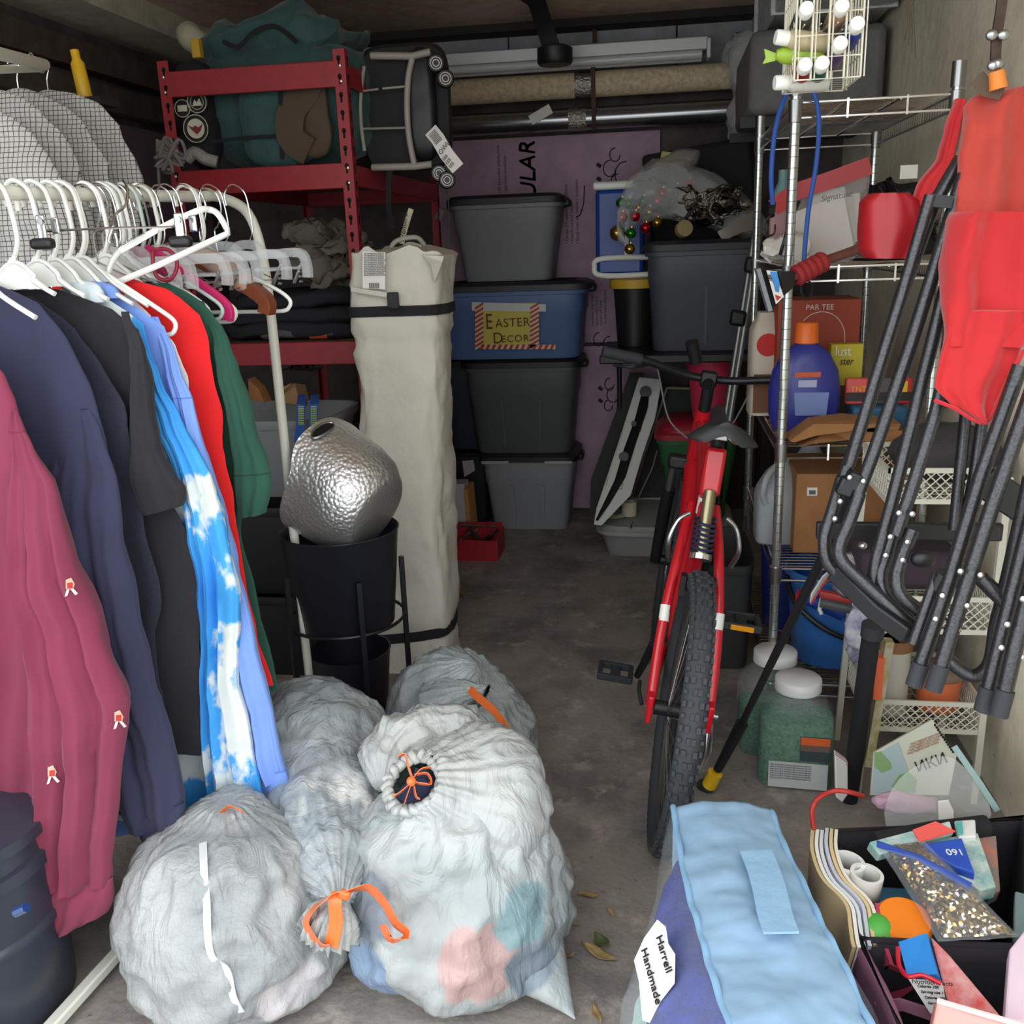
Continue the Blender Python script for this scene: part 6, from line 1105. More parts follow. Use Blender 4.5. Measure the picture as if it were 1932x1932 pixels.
# ------------------------------------------------------------------ green jars
t = thing('plastic_jar', 'front clear jar of green pellets with white lid and label', 'jar', (0, 0, 0)); J0 = t
gpel = mat('green_pellets', (30, 100, 66), rough=.5, second=(96, 158, 122), var=(90, .3), bump=(110, 1, .01)); jx, jy, jw = 0, 0, .098
shape = [(0, .93), (.006, 1), (.17, 1), (.2, .97), (.235, .72), (.25, .52), (.262, .5)]
MB().loft([ring((0, 0, z+.001), X_, Y_, jw*s, .065*(s*.8+.2), 32, 5) for z, s in shape], cap=(1, 1)).build('jar_shell', K('jar_clear', (225, 235, 232), rough=.06, alpha=.13, spec=1), t)
MB().loft([ring((0, 0, z+.004), X_, Y_, jw*.965*s, .061*(s*.8+.2), 32, 5) for z, s in [(0, .93), (.006, 1), (.15, 1), (.185, .97), (.19, .5)]]).build('green_pellets', gpel, t)
MB().lathe([(.056, 0), (.06, .003), (.06, .032), (.056, .036), (.002, .037)], (0, 0, .262), Z_, 36).build('jar_lid', K('lid_white', (226, 228, 224), rough=.35), t)
lbl = MB().box((.005, -.0665, .045), (.15, .002, .075)).build('paper_label', K('label_grey_white', (200, 208, 206), rough=.7), t, smooth=0)
for i in range(7): text('keep out of reach of children read the entire label first', (-.066, -.069, .074-.0065*i), X_, Z_, .0055, K('tiny_grey', (110, 116, 116)), lbl, sx=.85)
lb2 = MB().box((.045, -.0665, .125), (.075, .002, .07)).build('printed_label', K('label_slate', (60, 74, 80), rough=.6), t, smooth=0); MB().box((.045, -.068, .148), (.073, .001, .022)).build('orange_block', K('label_orange2', (225, 104, 52), rough=.5), lb2, smooth=0); MB().box((.045, -.068, .128), (.073, .001, .016)).build('brown_block', K('label_brown', (120, 96, 84), rough=.5), lb2, smooth=0)
J0.location = (.365, 2.36, 0); J0.rotation_euler = (0, 0, math.radians(-4))
J1 = dup(J0, (.325, 2.53, 0), (0, 0, .15), 'rear clear jar with white lid behind the green pellet jar'); J0['group'] = J1['group'] = 'clear jars with white lids'
for o in list(J1.children):
    if o.name.split('.')[0] == 'green_pellets': o.scale = (1, 1, .75)
    if o.name.split('.')[0] in ('paper_label', 'printed_label'):
        for g in list(o.children): bpy.data.objects.remove(g)
        bpy.data.objects.remove(o)
# ------------------------------------------------------------------ white mesh cart
t = thing('mesh_cart', 'white metal cart with diamond mesh baskets against the right wall', 'cart', (.68, 2.5, 0))
cw = K('cart_white', (218, 216, 200), rough=.4); X0, X1, Yf, Yr = .515, .80, 2.28, 2.60
FL, FR, RL, RR_ = V((X0, Yf, 0)), V((X1, Yf, 0)), V((X0-.0, Yr-.02, 0)), V((X1, Yr-.02, 0))
for q, dx in ((FL, .03), (FR, 0), (RL, .03), (RR_, 0)):
    MB().box(q+V((dx*.5, 0, .43)), (.016, .016, .86), Matrix.Rotation(math.atan(dx/.86), 3, 'Y')).build('leg', cw, t, smooth=0)
def meshpanel(m, a, b, h, r=.0016, pitch=.022):   # diamond mesh between a and b (bottom corners), height h
    L_ = (b-a).length; d = (b-a).normalized(); n = int((L_+h)/pitch)
    for i in range(n+1):
        for s in (1, -1):
            u0 = i*pitch-h if s == 1 else i*pitch; v0 = 0; u1 = u0+h*s; v1 = h
            if s == -1: u1 = u0-h
            pu, pv, qu, qv = u0, v0, u1, v1
            def clip(pu, pv, qu, qv):
                lo, hi = 0., 1.; du = qu-pu
                if abs(du) < 1e-9: return None
                ta, tb = (0-pu)/du, (L_-pu)/du
                if ta > tb: ta, tb = tb, ta
                lo, hi = max(lo, ta), min(hi, tb)
                if lo >= hi: return None
                return (pu+du*lo, pv+(qv-pv)*lo, pu+du*hi, pv+(qv-pv)*hi)
            c = clip(pu, pv, qu, qv)
            if c: m.tube([a+d*c[0]+Z_*c[1], a+d*c[2]+Z_*c[3]], r, 4)
for z, h in ((.80, .075), (.47, .085), (.20, .075)):
    m = MB(); F_ = [FL+V((.02, 0, z)), FR+V((0, 0, z)), RR_+V((0, 0, z)), RL+V((.02, 0, z))]
    for a, b in zip(F_, F_[1:]+F_[:1]):
        for zz in (0, h): m.box((a+b)/2+V((0, 0, zz)), (abs(b.x-a.x)+.006, abs(b.y-a.y)+.006, .012))
        meshpanel(m, a, b, h)
    for i in range(13): m.tube([F_[0].lerp(F_[1], i/12), F_[3].lerp(F_[2], i/12)], .0015, 4)
    for i in range(10): m.tube([F_[0].lerp(F_[3], i/9), F_[1].lerp(F_[2], i/9)], .0015, 4)
    m.build('mesh_basket', cw, t, smooth=0)
m = MB(); m.box(FL.lerp(RR_, .0)+V((.02, .16, .28)), (.01, .40, .012), Matrix.Rotation(.9, 3, 'X')); m.build('side_brace', cw, t, smooth=0)
# things in / at the cart
x_, y_ = .62, 2.42; t = thing('white_canister', 'white canister with brown rim in the cart basket', 'canister', (x_, y_, .21)); MB().lathe([(.04, 0), (.042, .005), (.042, .17), (.044, .175), (.044, .2), (.04, .205)], (x_-.02, y_-.05, .21), Z_, 26).build('canister_body', K('canister_white', (205, 200, 190), rough=.5), t); MB().lathe([(.0455, .175), (.046, .18), (.046, .2), (.0455, .205)], (x_-.02, y_-.05, .21), Z_, 26).build('canister_rim', K('rim_brown', (140, 96, 64), rough=.6), t)
t = thing('orange_tub', 'orange tub with brown lid in the cart basket', 'tub', (.72, 2.42, .21)); MB().lathe([(.05, 0), (.058, .09)], (.725, 2.4, .21), Z_, 26).build('tub_body', K('tub_orange', (224, 120, 76), rough=.5), t); MB().lathe([(.06, .09), (.064, .094), (.064, .108), (.05, .115), (.002, .115)], (.725, 2.4, .21), Z_, 26).build('tub_lid', K('lid_brown', (140, 116, 100), rough=.6), t)
t = tag(MB().box((.535, 2.22, .3), (.02, .03, .34), Matrix.Rotation(.08, 3, 'Y')).build('caulk_tube', K('caulk_print', (190, 186, 170), rough=.5, second=(150, 140, 60), var=(30, .3))), 'printed tube standing behind the foam padded pole', 'tube')
t = tag(MB().box(W(1655, 1275, 2.22), (.02, .04, .11)).build('orange_card', K('card_orange', (230, 110, 70), rough=.6), smooth=0), 'orange card peeking out beside the foam padded pole', 'card')
c1, c2 = W(1578, 1405, 2.2), W(1592, 1505, 2.16); t = tag(MB().prism([W(1575, 1420, 2.2), W(1600, 1438, 2.2), W(1600, 1500, 2.16), W(1590, 1515, 2.14), W(1577, 1505, 2.14)], (0, .02, 0)).build('maxi_tube', K('tube_white', (226, 226, 222), rough=.4), bevel=.003), 'white tube with red stripe lettered Cyclo Max by the foam pole', 'tube'); MB().prism([W(1576, 1422, 2.198), W(1600, 1440, 2.198), W(1600, 1446, 2.198), W(1576, 1430, 2.198)], (0, .001, 0)).build('red_stripe', K('stripe_red', (210, 50, 50)), t, smooth=0); text('Cyclo', W(1580, 1448, 2.196), X_, Z_, .018, ink, t, sx=.7); text('Max', W(1580, 1464, 2.194), X_, Z_, .018, ink, t, sx=.8)
MN = V((-.1, -1, .4)).normalized(); M0 = W(1720, 1425, 2.07); MQ = lambda x, y, k=0: Wp(x, y, M0+MN*.002*k, MN)
t = thing('map_book', 'folded map print with green land and large black letters', 'map', MQ(1700, 1490)); b_ = MB().prism([MQ(*q) for q in ((1642, 1500), (1648, 1420), (1758, 1358), (1805, 1425), (1790, 1500))], -MN*.014).build('map_sheet', K('map_paper', (206, 208, 190), rough=.7), t, smooth=0)
MB().prism([MQ(*q, 1) for q in ((1645, 1496), (1652, 1424), (1694, 1400), (1728, 1496))], MN*.001).build('map_sea', K('map_blue', (170, 190, 192), rough=.7), b_, smooth=0)
for q in ([(1650, 1420), (1662, 1418), (1680, 1438), (1682, 1450), (1664, 1458), (1650, 1446)], [(1682, 1484), (1697, 1462), (1715, 1456), (1730, 1472), (1726, 1492), (1696, 1494)]): MB().prism([MQ(x, y, 2) for x, y in q], MN*.001).build('map_land', K('map_green', (130, 168, 110), rough=.7), b_, smooth=0)
text('\u0418\u041a\u0418', MQ(1731, 1458, 1), MQ(1783, 1440)-MQ(1731, 1458), MQ(1725, 1430)-MQ(1731, 1458), .034, ink, b_)
for i in range(4): text('map legend and notes', MQ(1712+i*2, 1424-i*6, 1), MQ(1762, 1405)-MQ(1712, 1424), MQ(1725, 1430)-MQ(1731, 1458), .0085, K('rust_print', (180, 120, 90)), b_)
for i in range(12): MB().box(MQ(1764+i*3.1, 1368+i*4.6, 1), (.004, .003, .0045)).build('binding_hole', ink, b_, smooth=0)
m = MB(); puff(m, V((.7, 2.44, .88)), (.24, .22, .12), p=3, amp=.03, seed=8); tag(m.build('dark_helmet_bag', K('dark_mesh_fabric', (60, 58, 60), rough=.85, bump=(80, .8, .006)), smooth=180), 'dark mesh fabric lump on top of the white cart', 'fabric')
tag(MB().box((.62, 2.46, .60), (.24, .24, .1)).build('purple_cushion', K('dark_purple_fabric', (62, 50, 58), rough=.9, bump=(60, .4, .004)), bevel=.02), 'dark purple padded cushion behind the chair legs', 'cushion')
# white patterned bag / papers
m = MB(); puff(m, W(1625, 1090, 2.45), (.14, .08, .12), p=3, amp=.03, s=12, seed=3); tag(m.build('printed_bag', K('white_black_print', (214, 210, 206), rough=.6, second=(90, 80, 84), var=(14, .3)), smooth=180), 'white bag with dark print hanging behind the chair frames', 'bag')
m = MB(); puff(m, W(1628, 1205, 2.42)+V((0, 0, .02)), (.09, .08, .17), p=3, amp=.03, s=16, seed=5); tag(m.build('blue_white_bag', K('white_blue_print', (220, 220, 222), rough=.5, second=(90, 90, 150), var=(18, .3)), smooth=180), 'white plastic bag with blue wavy print in the cart', 'bag')
# ------------------------------------------------------------------ folded camp chairs hanging on the right
ctub = mat('chair_tube_black', (70, 70, 72), rough=.3, metal=.7, var=(260, .4), bump=(420, .25, .0006))
G = lambda x, y, Y=1.55: W(x, y, Y)
t = thing('camp_chair', 'folded red camp chair hanging leftmost, arms bent to the left', 'camp chair', G(1800, 300)); ch1 = t
def tb(par_, pts, r=.0108, nm='frame_tube', m_=None, n=12, sp_=0): return MB().tube(spl(pts, 6) if sp_ else pts, r, n).build(nm, m_ or ctub, par_)
def rivets(par_, pts, Y):
    for x, y in pts: MB().sph(G(x, y, Y), (.0052, .004, .0052), 6).build('rivet', silver, par_)
# chair 1
tb(ch1, [G(1812, 300, 1.66), G(1760, 390, 1.64), G(1700, 560, 1.62), G(1640, 760, 1.6), G(1590, 905, 1.58)])
tb(ch1, [G(1818, 330, 1.62), G(1778, 460, 1.6), G(1715, 660, 1.58), G(1650, 850, 1.56), G(1618, 935, 1.55)])
tb(ch1, [G(1756, 368, 1.6), G(1700, 560, 1.6), G(1650, 720, 1.58), G(1602, 880, 1.57)], .0095)
tb(ch1, [G(1590, 900, 1.57), G(1572, 960, 1.57), G(1556, 1015, 1.56), G(1562, 1060, 1.55), G(1590, 1090, 1.54), G(1650, 1150, 1.5), G(1690, 1190, 1.48), G(1722, 1200, 1.46), G(1745, 1180, 1.45), G(1762, 1120, 1.44), G(1780, 1080, 1.43)], .011, sp_=1)
tb(ch1, [G(1622, 930, 1.55), G(1602, 985, 1.54), G(1584, 1030, 1.53), G(1590, 1060, 1.52), G(1625, 1095, 1.51), G(1680, 1145, 1.49), G(1720, 1180, 1.48)], .011, sp_=1)
MB().strip([G(1572, 1078, 1.545), G(1650, 1155, 1.49), G(1712, 1200, 1.45)], Z_, .03, .012).build('flat_cross_bar', black_pl, ch1, bevel=.003)
rivets(ch1, [(1603, 901), (1629, 908), (1585, 946), (1617, 957), (1575, 979), (1606, 990)], 1.54)
for x, y in ((1612, 880), (1628, 870)): MB().box(G(x-16, y+38, 1.555), (.026, .022, .03), Matrix.Rotation(.35, 3, 'Y')).build('joint_clip', black_pl, ch1, bevel=.004)
# chair 2
t = thing('camp_chair', 'second folded camp chair frame, hanging behind the red seat pouch', 'camp chair', G(1780, 600)); ch2 = t
tb(ch2, [G(1795, 500, 1.6), G(1760, 640, 1.58), G(1715, 820, 1.56), G(1680, 960, 1.54), G(1655, 1050, 1.53), G(1640, 1130, 1.52)]); tb(ch2, [G(1800, 640, 1.56), G(1765, 780, 1.54), G(1718, 930, 1.52), G(1690, 1010, 1.51)])
tb(ch2, [G(1690, 985, 1.54), G(1672, 1050, 1.53), G(1662, 1090, 1.52), G(1672, 1125, 1.51), G(1710, 1160, 1.5), G(1740, 1190, 1.49)], .011, sp_=1); tb(ch2, [G(1722, 1000, 1.51), G(1702, 1050, 1.5), G(1692, 1090, 1.49), G(1702, 1125, 1.48), G(1745, 1160, 1.47), G(1770, 1185, 1.46)], .011, sp_=1)
tb(ch2, [G(1822, 780, 1.6), G(1812, 880, 1.58), G(1800, 1000, 1.56)], .0095); tb(ch2, [G(1855, 780, 1.6), G(1838, 900, 1.58), G(1820, 990, 1.56)], .0095)
rivets(ch2, [(1696, 968), (1721, 970), (1680, 1013), (1712, 1023), (1671, 1048), (1703, 1057)], 1.49); MB().sph(G(1742, 1055, 1.5), (.02, .012, .014), 8).build('rubber_foot', black_pl, ch2)
m = MB(); m.box(G(1700, 1015, 1.58)+V((.02, .04, 0)), (.30, .015, .03)); m.build('flat_cross_bar', black_pl, ch2, bevel=.003); MB().sph(G(1627, 1029, 1.56), (.008, .008, .006), 7).build('rivet', silver, ch2)
# chair 3 and 4: long legs
t = thing('camp_chair', 'third folded camp chair with long straight black legs', 'camp chair', G(1850, 900, 1.45)); ch3 = t
tb(ch3, [G(1925, 690, 1.46), G(1850, 900, 1.44), G(1790, 1100, 1.42), G(1730, 1275, 1.40)], .0112); tb(ch3, [G(1950, 730, 1.42), G(1870, 960, 1.40), G(1815, 1130, 1.385), G(1768, 1280, 1.37)], .0112); tb(ch3, [G(1770, 1078, 1.44), G(1745, 1150, 1.43), G(1722, 1215, 1.42)], .0085)
for x0, y0, x1, y1, Y in ((1738, 1252, 1724, 1294, 1.4), (1776, 1255, 1760, 1302, 1.372)): MB().cyl(G(x0, y0, Y), G(x1, y1, Y-.004), .0128).build('rubber_foot', dark_rub, ch3)
rivets(ch3, [(1812, 1078), (1850, 1085), (1778, 1124), (1765, 1168), (1825, 1143), (1808, 1188)], 1.375); tb(ch3, [G(1780, 1235, 1.46), G(1810, 1262, 1.45), G(1840, 1275, 1.44), G(1868, 1250, 1.43), G(1880, 1180, 1.42), G(1900, 1100, 1.41), G(1945, 900, 1.40)], .011, sp_=1)
t = thing('camp_chair', 'rightmost folded camp chair cut off by the picture edge', 'camp chair', G(1920, 1000, 1.36)); ch4 = t
tb(ch4, [G(1965, 900, 1.40), G(1920, 1080, 1.38), G(1890, 1200, 1.365), G(1858, 1330, 1.35)], .0112); tb(ch4, [G(1990, 960, 1.36), G(1945, 1110, 1.345), G(1918, 1210, 1.33), G(1888, 1340, 1.32)], .0112)
for x0, y0, x1, y1, Y in ((1866, 1298, 1854, 1342, 1.352), (1897, 1302, 1884, 1350, 1.322)): MB().cyl(G(x0, y0, Y), G(x1, y1, Y-.004), .013).build('rubber_foot', dark_rub, ch4)
rivets(ch4, [(1900, 1178), (1930, 1130), (1889, 1222), (1928, 1240)], 1.325); tb(ch4, [G(1850, 1090, 1.42), G(1890, 1130, 1.41), G(1925, 1160, 1.40)], .012)
m = MB(); m.box(G(1905, 940, 1.52), (.10, .012, .05), Matrix.Rotation(.6, 3, 'Y')); m.build('flat_cross_bar', black_pl, ch4, bevel=.003)
# red fabric
def fabric(name, par_, rows, Y0, Y1, th=.012, amp=.01, seed=0, m_=None, n=30, nn=56):
    rr = rowsx(rows, n); R = []
    for i, r in enumerate(rr):
        f = i/n; Y = Y0+(Y1-Y0)*f; a, b = W(r[1], r[0], Y), W(r[2], r[0], Y); c = (a+b)/2; hw = (b-a).length/2; ax = (b-a).normalized(); nrm = V((ax.y, -ax.x, 0)).normalized(); rg = []
        for q in range(nn):
            a_ = 2*PI*q/nn; u, v = math.cos(a_), math.sin(a_); uu = math.copysign(abs(u)**.7, u); P = c+ax*hw*uu+nrm*(th*math.copysign(abs(v)**.6, v)+amp*(math.sin(uu*4+seed+f*2)+.6*math.sin(uu*9+seed*2))); P += nrm*fbm(P, 9, seed)*amp*1.2+ax*fbm(P, 10, seed+4)*amp*.4; rg.append(P)
        R.append(rg)
    return MB().loft(R).build(name, m_ or red_fab, par_, smooth=70)
red2 = K('faded_red_polyester', (176, 52, 38), rough=.75, sheen=.3, bump=(500, .2, .002), var=(5, .1))
fabric('backrest_fabric', ch2, [(168, 1870, 1990), (180, 1838, 1990), (200, 1822, 1990), (300, 1806, 1990), (420, 1798, 1990)], 1.66, 1.60, .02, .012, 2, red2)
fabric('seat_fabric', ch3, [(400, 1795, 2000), (415, 1786, 2000), (500, 1778, 2000), (590, 1775, 1990), (650, 1775, 1932)], 1.58, 1.52, .03, .012, 4)
fabric('seat_pouch', ch3, [(585, 1790, 1935), (620, 1783, 1932), (680, 1770, 1915), (730, 1762, 1895), (770, 1800, 1875), (798, 1850, 1862)], 1.52, 1.48, .014, .006, 6)
fabric('dark_lining', ch2, [(615, 1780, 1828), (680, 1772, 1815), (730, 1764, 1810), (768, 1768, 1830)], 1.56, 1.54, .008, .004, 3, K('black_red_lining', (60, 20, 24), rough=.9))
MB().tube(spl([G(1763, 755, 1.49), G(1800, 770, 1.48), G(1858, 797, 1.475), G(1893, 735, 1.475), G(1932, 660, 1.48)], 6), .003, 6).build('piping', red_fab, ch3)
# padded arm and strap (left red shape)
m = MB(); R = []
fabric('arm_pad', ch1, [(366, 1640, 1712), (380, 1625, 1735), (430, 1621, 1750), (470, 1622, 1738), (487, 1632, 1722)], 1.74, 1.72, .045, .003, 1, K('red_vinyl', (158, 20, 30), rough=.45))
fabric('arm_strap', ch1, [(188, 1800, 1822), (240, 1782, 1815), (300, 1765, 1800), (350, 1728, 1778), (392, 1715, 1752)], 1.68, 1.72, .014, .004, 5)
MB().strip([G(1752, 378, 1.6), G(1795, 382, 1.6)], Z_, .018, .014).build('joint_clip', black_pl, ch1)
# second cloth under: left lower red
t = thing('wall_hook', 'rusty metal hook strap with bolts hanging from the ceiling', 'hook', (.6, 1.62, 1.9)); rust = K('rusty_iron', (74, 58, 50), rough=.7, metal=.5, var=(40, .3))
m = MB(); m.strip([W(1893, -900, 1.62)*0+V((W(1893, -20, 1.62).x, 1.62, ZC-.001)), W(1893, -20, 1.62), W(1888, 20, 1.62), W(1880, 70, 1.62), W(1878, 110, 1.62), W(1884, 130, 1.62)], X_, .014, .006); m.build('hook_strap', rust, t)
for x, y in ((1871, 66), (1893, 66), (1882, 121), (1874, 124)): MB().sph(W(x, y, 1.612), (.009, .006, .008), 7).build('bolt', steel, t)
MB().tube([W(1880, 135, 1.615), W(1884, 168, 1.615)], [.011, .013], 12).build('orange_clip', K('clip_orange', (222, 128, 48), rough=.6), t); MB().strip([W(1843, 146, 1.64), W(1862, 168, 1.63), W(1892, 174, 1.62)], Z_, .022, .004).build('hanging_strap_end', K('brown_webbing', (92, 76, 60), rough=.9), t)
# ------------------------------------------------------------------ wire basket of paint bottles
t = thing('wire_basket', 'white wire basket of paint bottles hanging from the ceiling', 'wire basket', (.27, 1.85, 1.7)); BYf, BYb = 1.82, 1.98
x0, x1 = W(1502, 60, BYf).x, W(1628, 60, BYf).x; z0 = W(1560, 148, BYf).z; z1 = 2.12; wm = K('wire_white', (214, 210, 190), rough=.4); m = MB()
nz_ = 13
for i in range(nz_+1):
    z = z0+(z1-z0)*i/nz_; m.tube([(x0, BYf, z), (x1, BYf, z), (x1, BYb, z), (x0, BYb, z)], .0016, 5, loop=True)
for i in range(5):
    for y in (BYf, BYb): x = x0+(x1-x0)*i/4; m.tube([(x, y, z0), (x, y, z1)], .0022, 5); m.tube([(x+.006, y, z0), (x+.006, y, z1)], .0014, 5)
for i in range(1, 6): y = BYf+(BYb-BYf)*i/6; m.tube([(x0, y, z1), (x0, y, z0), (x1, y, z0), (x1, y, z1)], .0016, 5)
for k_ in range(1, 5):
    z = z0+(z1-z0)*k_/5.2
    for i in range(9): x = x0+(x1-x0)*i/8; m.tube([(x, BYf, z), (x, BYb, z)], .0013, 5)
m.build('wire_frame', wm, t, smooth=0); m = MB(); m.tube([((x0+x1)/2, 1.9, z1), ((x0+x1)/2, 1.9, ZC)], .006, 8); m.tube([(x0, 1.9, z1), (x1, 1.9, z1)], .004, 6); m.build('hanging_rod', K('dull_rod', (150, 146, 136), rough=.5, metal=.5), t)
def paint(px, py, col, lab, dirn=(0, -1, .15), Y=BYf+.0, L=.1):
    c = W(px, py, Y); d = V(dirn).normalized(); t = thing('paint_bottle', lab, 'paint bottle', c, 'paint bottles in the wire basket'); key = 'paint_%d_%d_%d' % col
    MB().lathe([(.0115, .0), (.0165, -.012), (.0168, -.07), (.014, -.075)], c-d*.004, d, 18).build('bottle_body', K(key, col, rough=.35), t); MB().lathe([(.0125, -.006), (.0125, .014), (.011, .016), (.001, .016)], c, d, 18).build('bottle_cap', white_pl, t)
for px, py, col, lab in [(1520, 22, (70, 80, 70), 'dark green grey paint bottle top left in the wire basket'), (1586, 17, (190, 150, 120), 'tan paint bottle top right in the wire basket'), (1615, 50, (40, 64, 150), 'blue paint bottle at the right side of the wire basket'), (1583, 87, (96, 70, 120), 'purple paint bottle in the middle of the wire basket'), (1517, 127, (150, 30, 50), 'crimson paint bottle bottom left in the wire basket'), (1549, 124, (30, 90, 70), 'dark green paint bottle at the bottom of the wire basket'), (1548, 60, (120, 70, 50), 'brown paint bottle in the centre of the wire basket'), (1490, 60, (200, 120, 110), 'pink paint bottle top left corner of the wire basket')][:6]: paint(px, py, col, lab)
paint(1480, 72, (190, 175, 140), 'cream paint bottle poking sideways out of the wire basket', (-1, -.2, .15), 1.84)
paint(1478, 156, (200, 200, 190), 'white capped bottle poking sideways at the basket bottom', (-1, -.2, .0), 1.86)
c = W(1497, 105, 1.86); t = thing('green_bottle', 'lime green spout bottle lying inside the wire basket', 'bottle', c); MB().lathe([(.008, .03), (.014, .02), (.017, -.04), (.014, -.05)], c, (-1, -.1, .1), 16).build('bottle_body', K('lime_plastic', (150, 180, 50), rough=.4), t); MB().prism([c+V((-.03, 0, .006)), c+V((-.05, 0, .014)), c+V((-.047, 0, 0)), c+V((-.052, 0, -.01)), c+V((-.03, 0, -.006))], (0, .008, 0)).build('bottle_spout', MATS['lime_plastic'], t)
# ------------------------------------------------------------------ light blue storage bag
t = thing('blanket_bag', 'light blue fabric storage bag with clear sides and handwritten label', 'storage bag', (.12, 1.25, 0)); sb_ = t
lbm = mat('light_blue_cloth', (138, 170, 196), rough=.9, bump=(8, .5, .01))
# top panel: left edge / right edge along its length
LE = [(1270, 1525), (1282, 1600), (1300, 1690), (1322, 1762), (1340, 1830), (1375, 1932), (1420, 2060)]; RE_ = [(1456, 1535), (1480, 1600), (1520, 1680), (1552, 1750), (1590, 1820), (1640, 1932), (1720, 2060)]
def topz(f): return .40-.02*f
def edge_pts(E, n=36):
    P = [Wz(x, y, .40) for x, y in E]; return spl(P, 6)
Lp, Rp = edge_pts(LE), edge_pts(RE_)
def topf(u, v):
    i = v*(len(Lp)-1); k = min(int(i), len(Lp)-2); fr_ = i-k; a = Lp[k].lerp(Lp[k+1], fr_); b = Rp[k].lerp(Rp[k+1], fr_); p = a.lerp(b, u)
    p.z += .022*math.sin(PI*u)**.7*(1-.3*v)+.007*fbm(p, 10, 3)+.005*fbm(V((p.x*.5, p.y, 0)), 24, 8); return p
MB().grid(topf, 36, 60).build('top_panel', lbm, t, smooth=180, solid=.004)
for P_, nm in ((Lp, 'piping'), (Rp, 'piping')): MB().tube([p+V((0, 0, .003+.003*math.sin(i*1.3))) for i, p in enumerate(P_)], .0055, 8).build(nm, K('piping_blue', (132, 172, 204), rough=.8), t)
def wallgrid(P_, s, bul, m_, nm, inset=0, zt=.40, y0=0):
    def f(u, v):
        i = u*(len(P_)-1); k = min(int(i), len(P_)-2); p = P_[k].lerp(P_[k+1], i-k); o_ = s*(bul*math.sin(PI*min(1, v*1.05))**.8+.055*v)*min(1, .15+1.7*u); q = V((p.x+o_-s*inset, p.y-(.0 if u < .05 else 0)-0, (zt-.0)*(1-v)+.004)); q.x += .01*fbm(q, 9, 5); return q
    return MB().grid(f, 50, 24).build(nm, m_, t, smooth=180)
vinyl = mat('clear_vinyl', (225, 235, 240), rough=.12, alpha=.16, spec=1, bump=(9, .6, .01))
wallgrid(Lp, -1, .10, vinyl, 'clear_side'); wallgrid(Rp, 1, .05, vinyl, 'clear_side')
MB().grid(lambda u, v: Lp[0].lerp(Rp[0], u)*1.0-V((0, 0, 0))+V((0, .02*math.sin(PI*v)-.0, -(.396)*v)), 16, 12).build('back_panel', lbm, t, smooth=180, solid=.003)
# blankets inside
fz = mat('fuzzy_cobalt', (22, 36, 130), rough=1, bump=(70, .8, .012), second=(38, 58, 168), var=(40, .2)); mnt = mat('mint_knit', (168, 212, 196), rough=.95, sheen=.5, bump=(60, .8, .01)); wf = mat('white_fluff', (222, 222, 224), rough=1, bump=(70, 1, .02))
def inner(name, mat_, lab, v0, v1, y0f, y1f, bul, sd, xr=.5):
    n = 40; R = []
    for i in range(n+1):
        f = y0f+(y1f-y0f)*i/n; j = f*(len(Lp)-1); k = min(int(j), len(Lp)-2); a = Lp[k].lerp(Lp[k+1], j-k); b = Rp[k].lerp(Rp[k+1], j-k); e = (1-abs(2*i/n-1)**8)**.5*.96+.02
        zc = .4-.4*(v0+v1)/2; hz = .2*(v1-v0)*e; xl = a.x-bul*min(1, (.2 if v0 < .5 else .45)+1.7*f); xr_ = b.x+.04; c = V(((xl+xr_)/2, a.y*.5+b.y*.5, zc)); rg = []
        for q in ring((0, 0, 0), X_, Z_, (xr_-xl)/2*e, hz, 40, 3.): P = c+q; P += V((1, 0, 1))*fbm(P, 22, sd)*.012; P.y = a.y+(b.y-a.y)*((P.x-a.x)/(b.x-a.x+1e-9)); P.z = max(P.z, .008); rg.append(P)
        R.append(rg)
    tag(MB().loft(R).build(name, mat_, smooth=180), lab, 'blanket')
inner('fluffy_blanket', fz, 'fluffy cobalt blue blanket inside the light blue storage bag', .05, .66, .02, .97, .08, 3)
inner('knit_blanket', mnt, 'mint green knit blanket low inside the light blue storage bag', .60, .98, .10, .97, .105, 6)
inner('white_blanket', wf, 'white fluffy blanket at the back bottom of the storage bag', .67, .97, .04, .24, .055, 9)
# handle
hp = [(1398, 1606), (1412, 1640), (1424, 1680), (1434, 1725), (1446, 1760)]; H = [Wz(x+28, y, .438) for x, y in hp]; m = MB(); m.strip(spl(H, 6), [X_]*25, .052, .004); m.build('bag_handle', K('handle_cloth', (140, 178, 206), rough=.9, bump=(20, .5, .01)), t)
# handwritten label: card on the clear side
cn = [(1240, 1735), (1255, 1748), (1260, 1780), (1273, 1800), (1272, 1855), (1245, 1890), (1225, 1930), (1212, 1925), (1205, 1850), (1196, 1812), (1215, 1770)]
vb = bvh([c for c in sb_.children if c.name.startswith('clear_side')][0]); c0 = hit(vb, 1236, 1830, .035, Wz(1236, 1830, .22)); LN = V((-.75, -.45, .48)).normalized(); LQ = lambda x, y, k=0: Wp(x, y, c0+LN*k, LN)
lab = MB().prism([LQ(x, y) for x, y in cn], -LN*.0012).build('handwritten_label', K('label_paper', (228, 228, 222), rough=.8), t, smooth=0)
r_ = LQ(1262, 1838)-LQ(1243, 1772); u_ = LQ(1270, 1800)-LQ(1250, 1806)
for s_, x, y, z in (('Harrell', 1238, 1768, .02), ('Handmade', 1210, 1792, .0195)):
    for k_ in (.0015, .0018): text(s_, LQ(x+(k_ > .0016)*.6, y, k_), r_, u_, z, ink, lab, shear=.15)
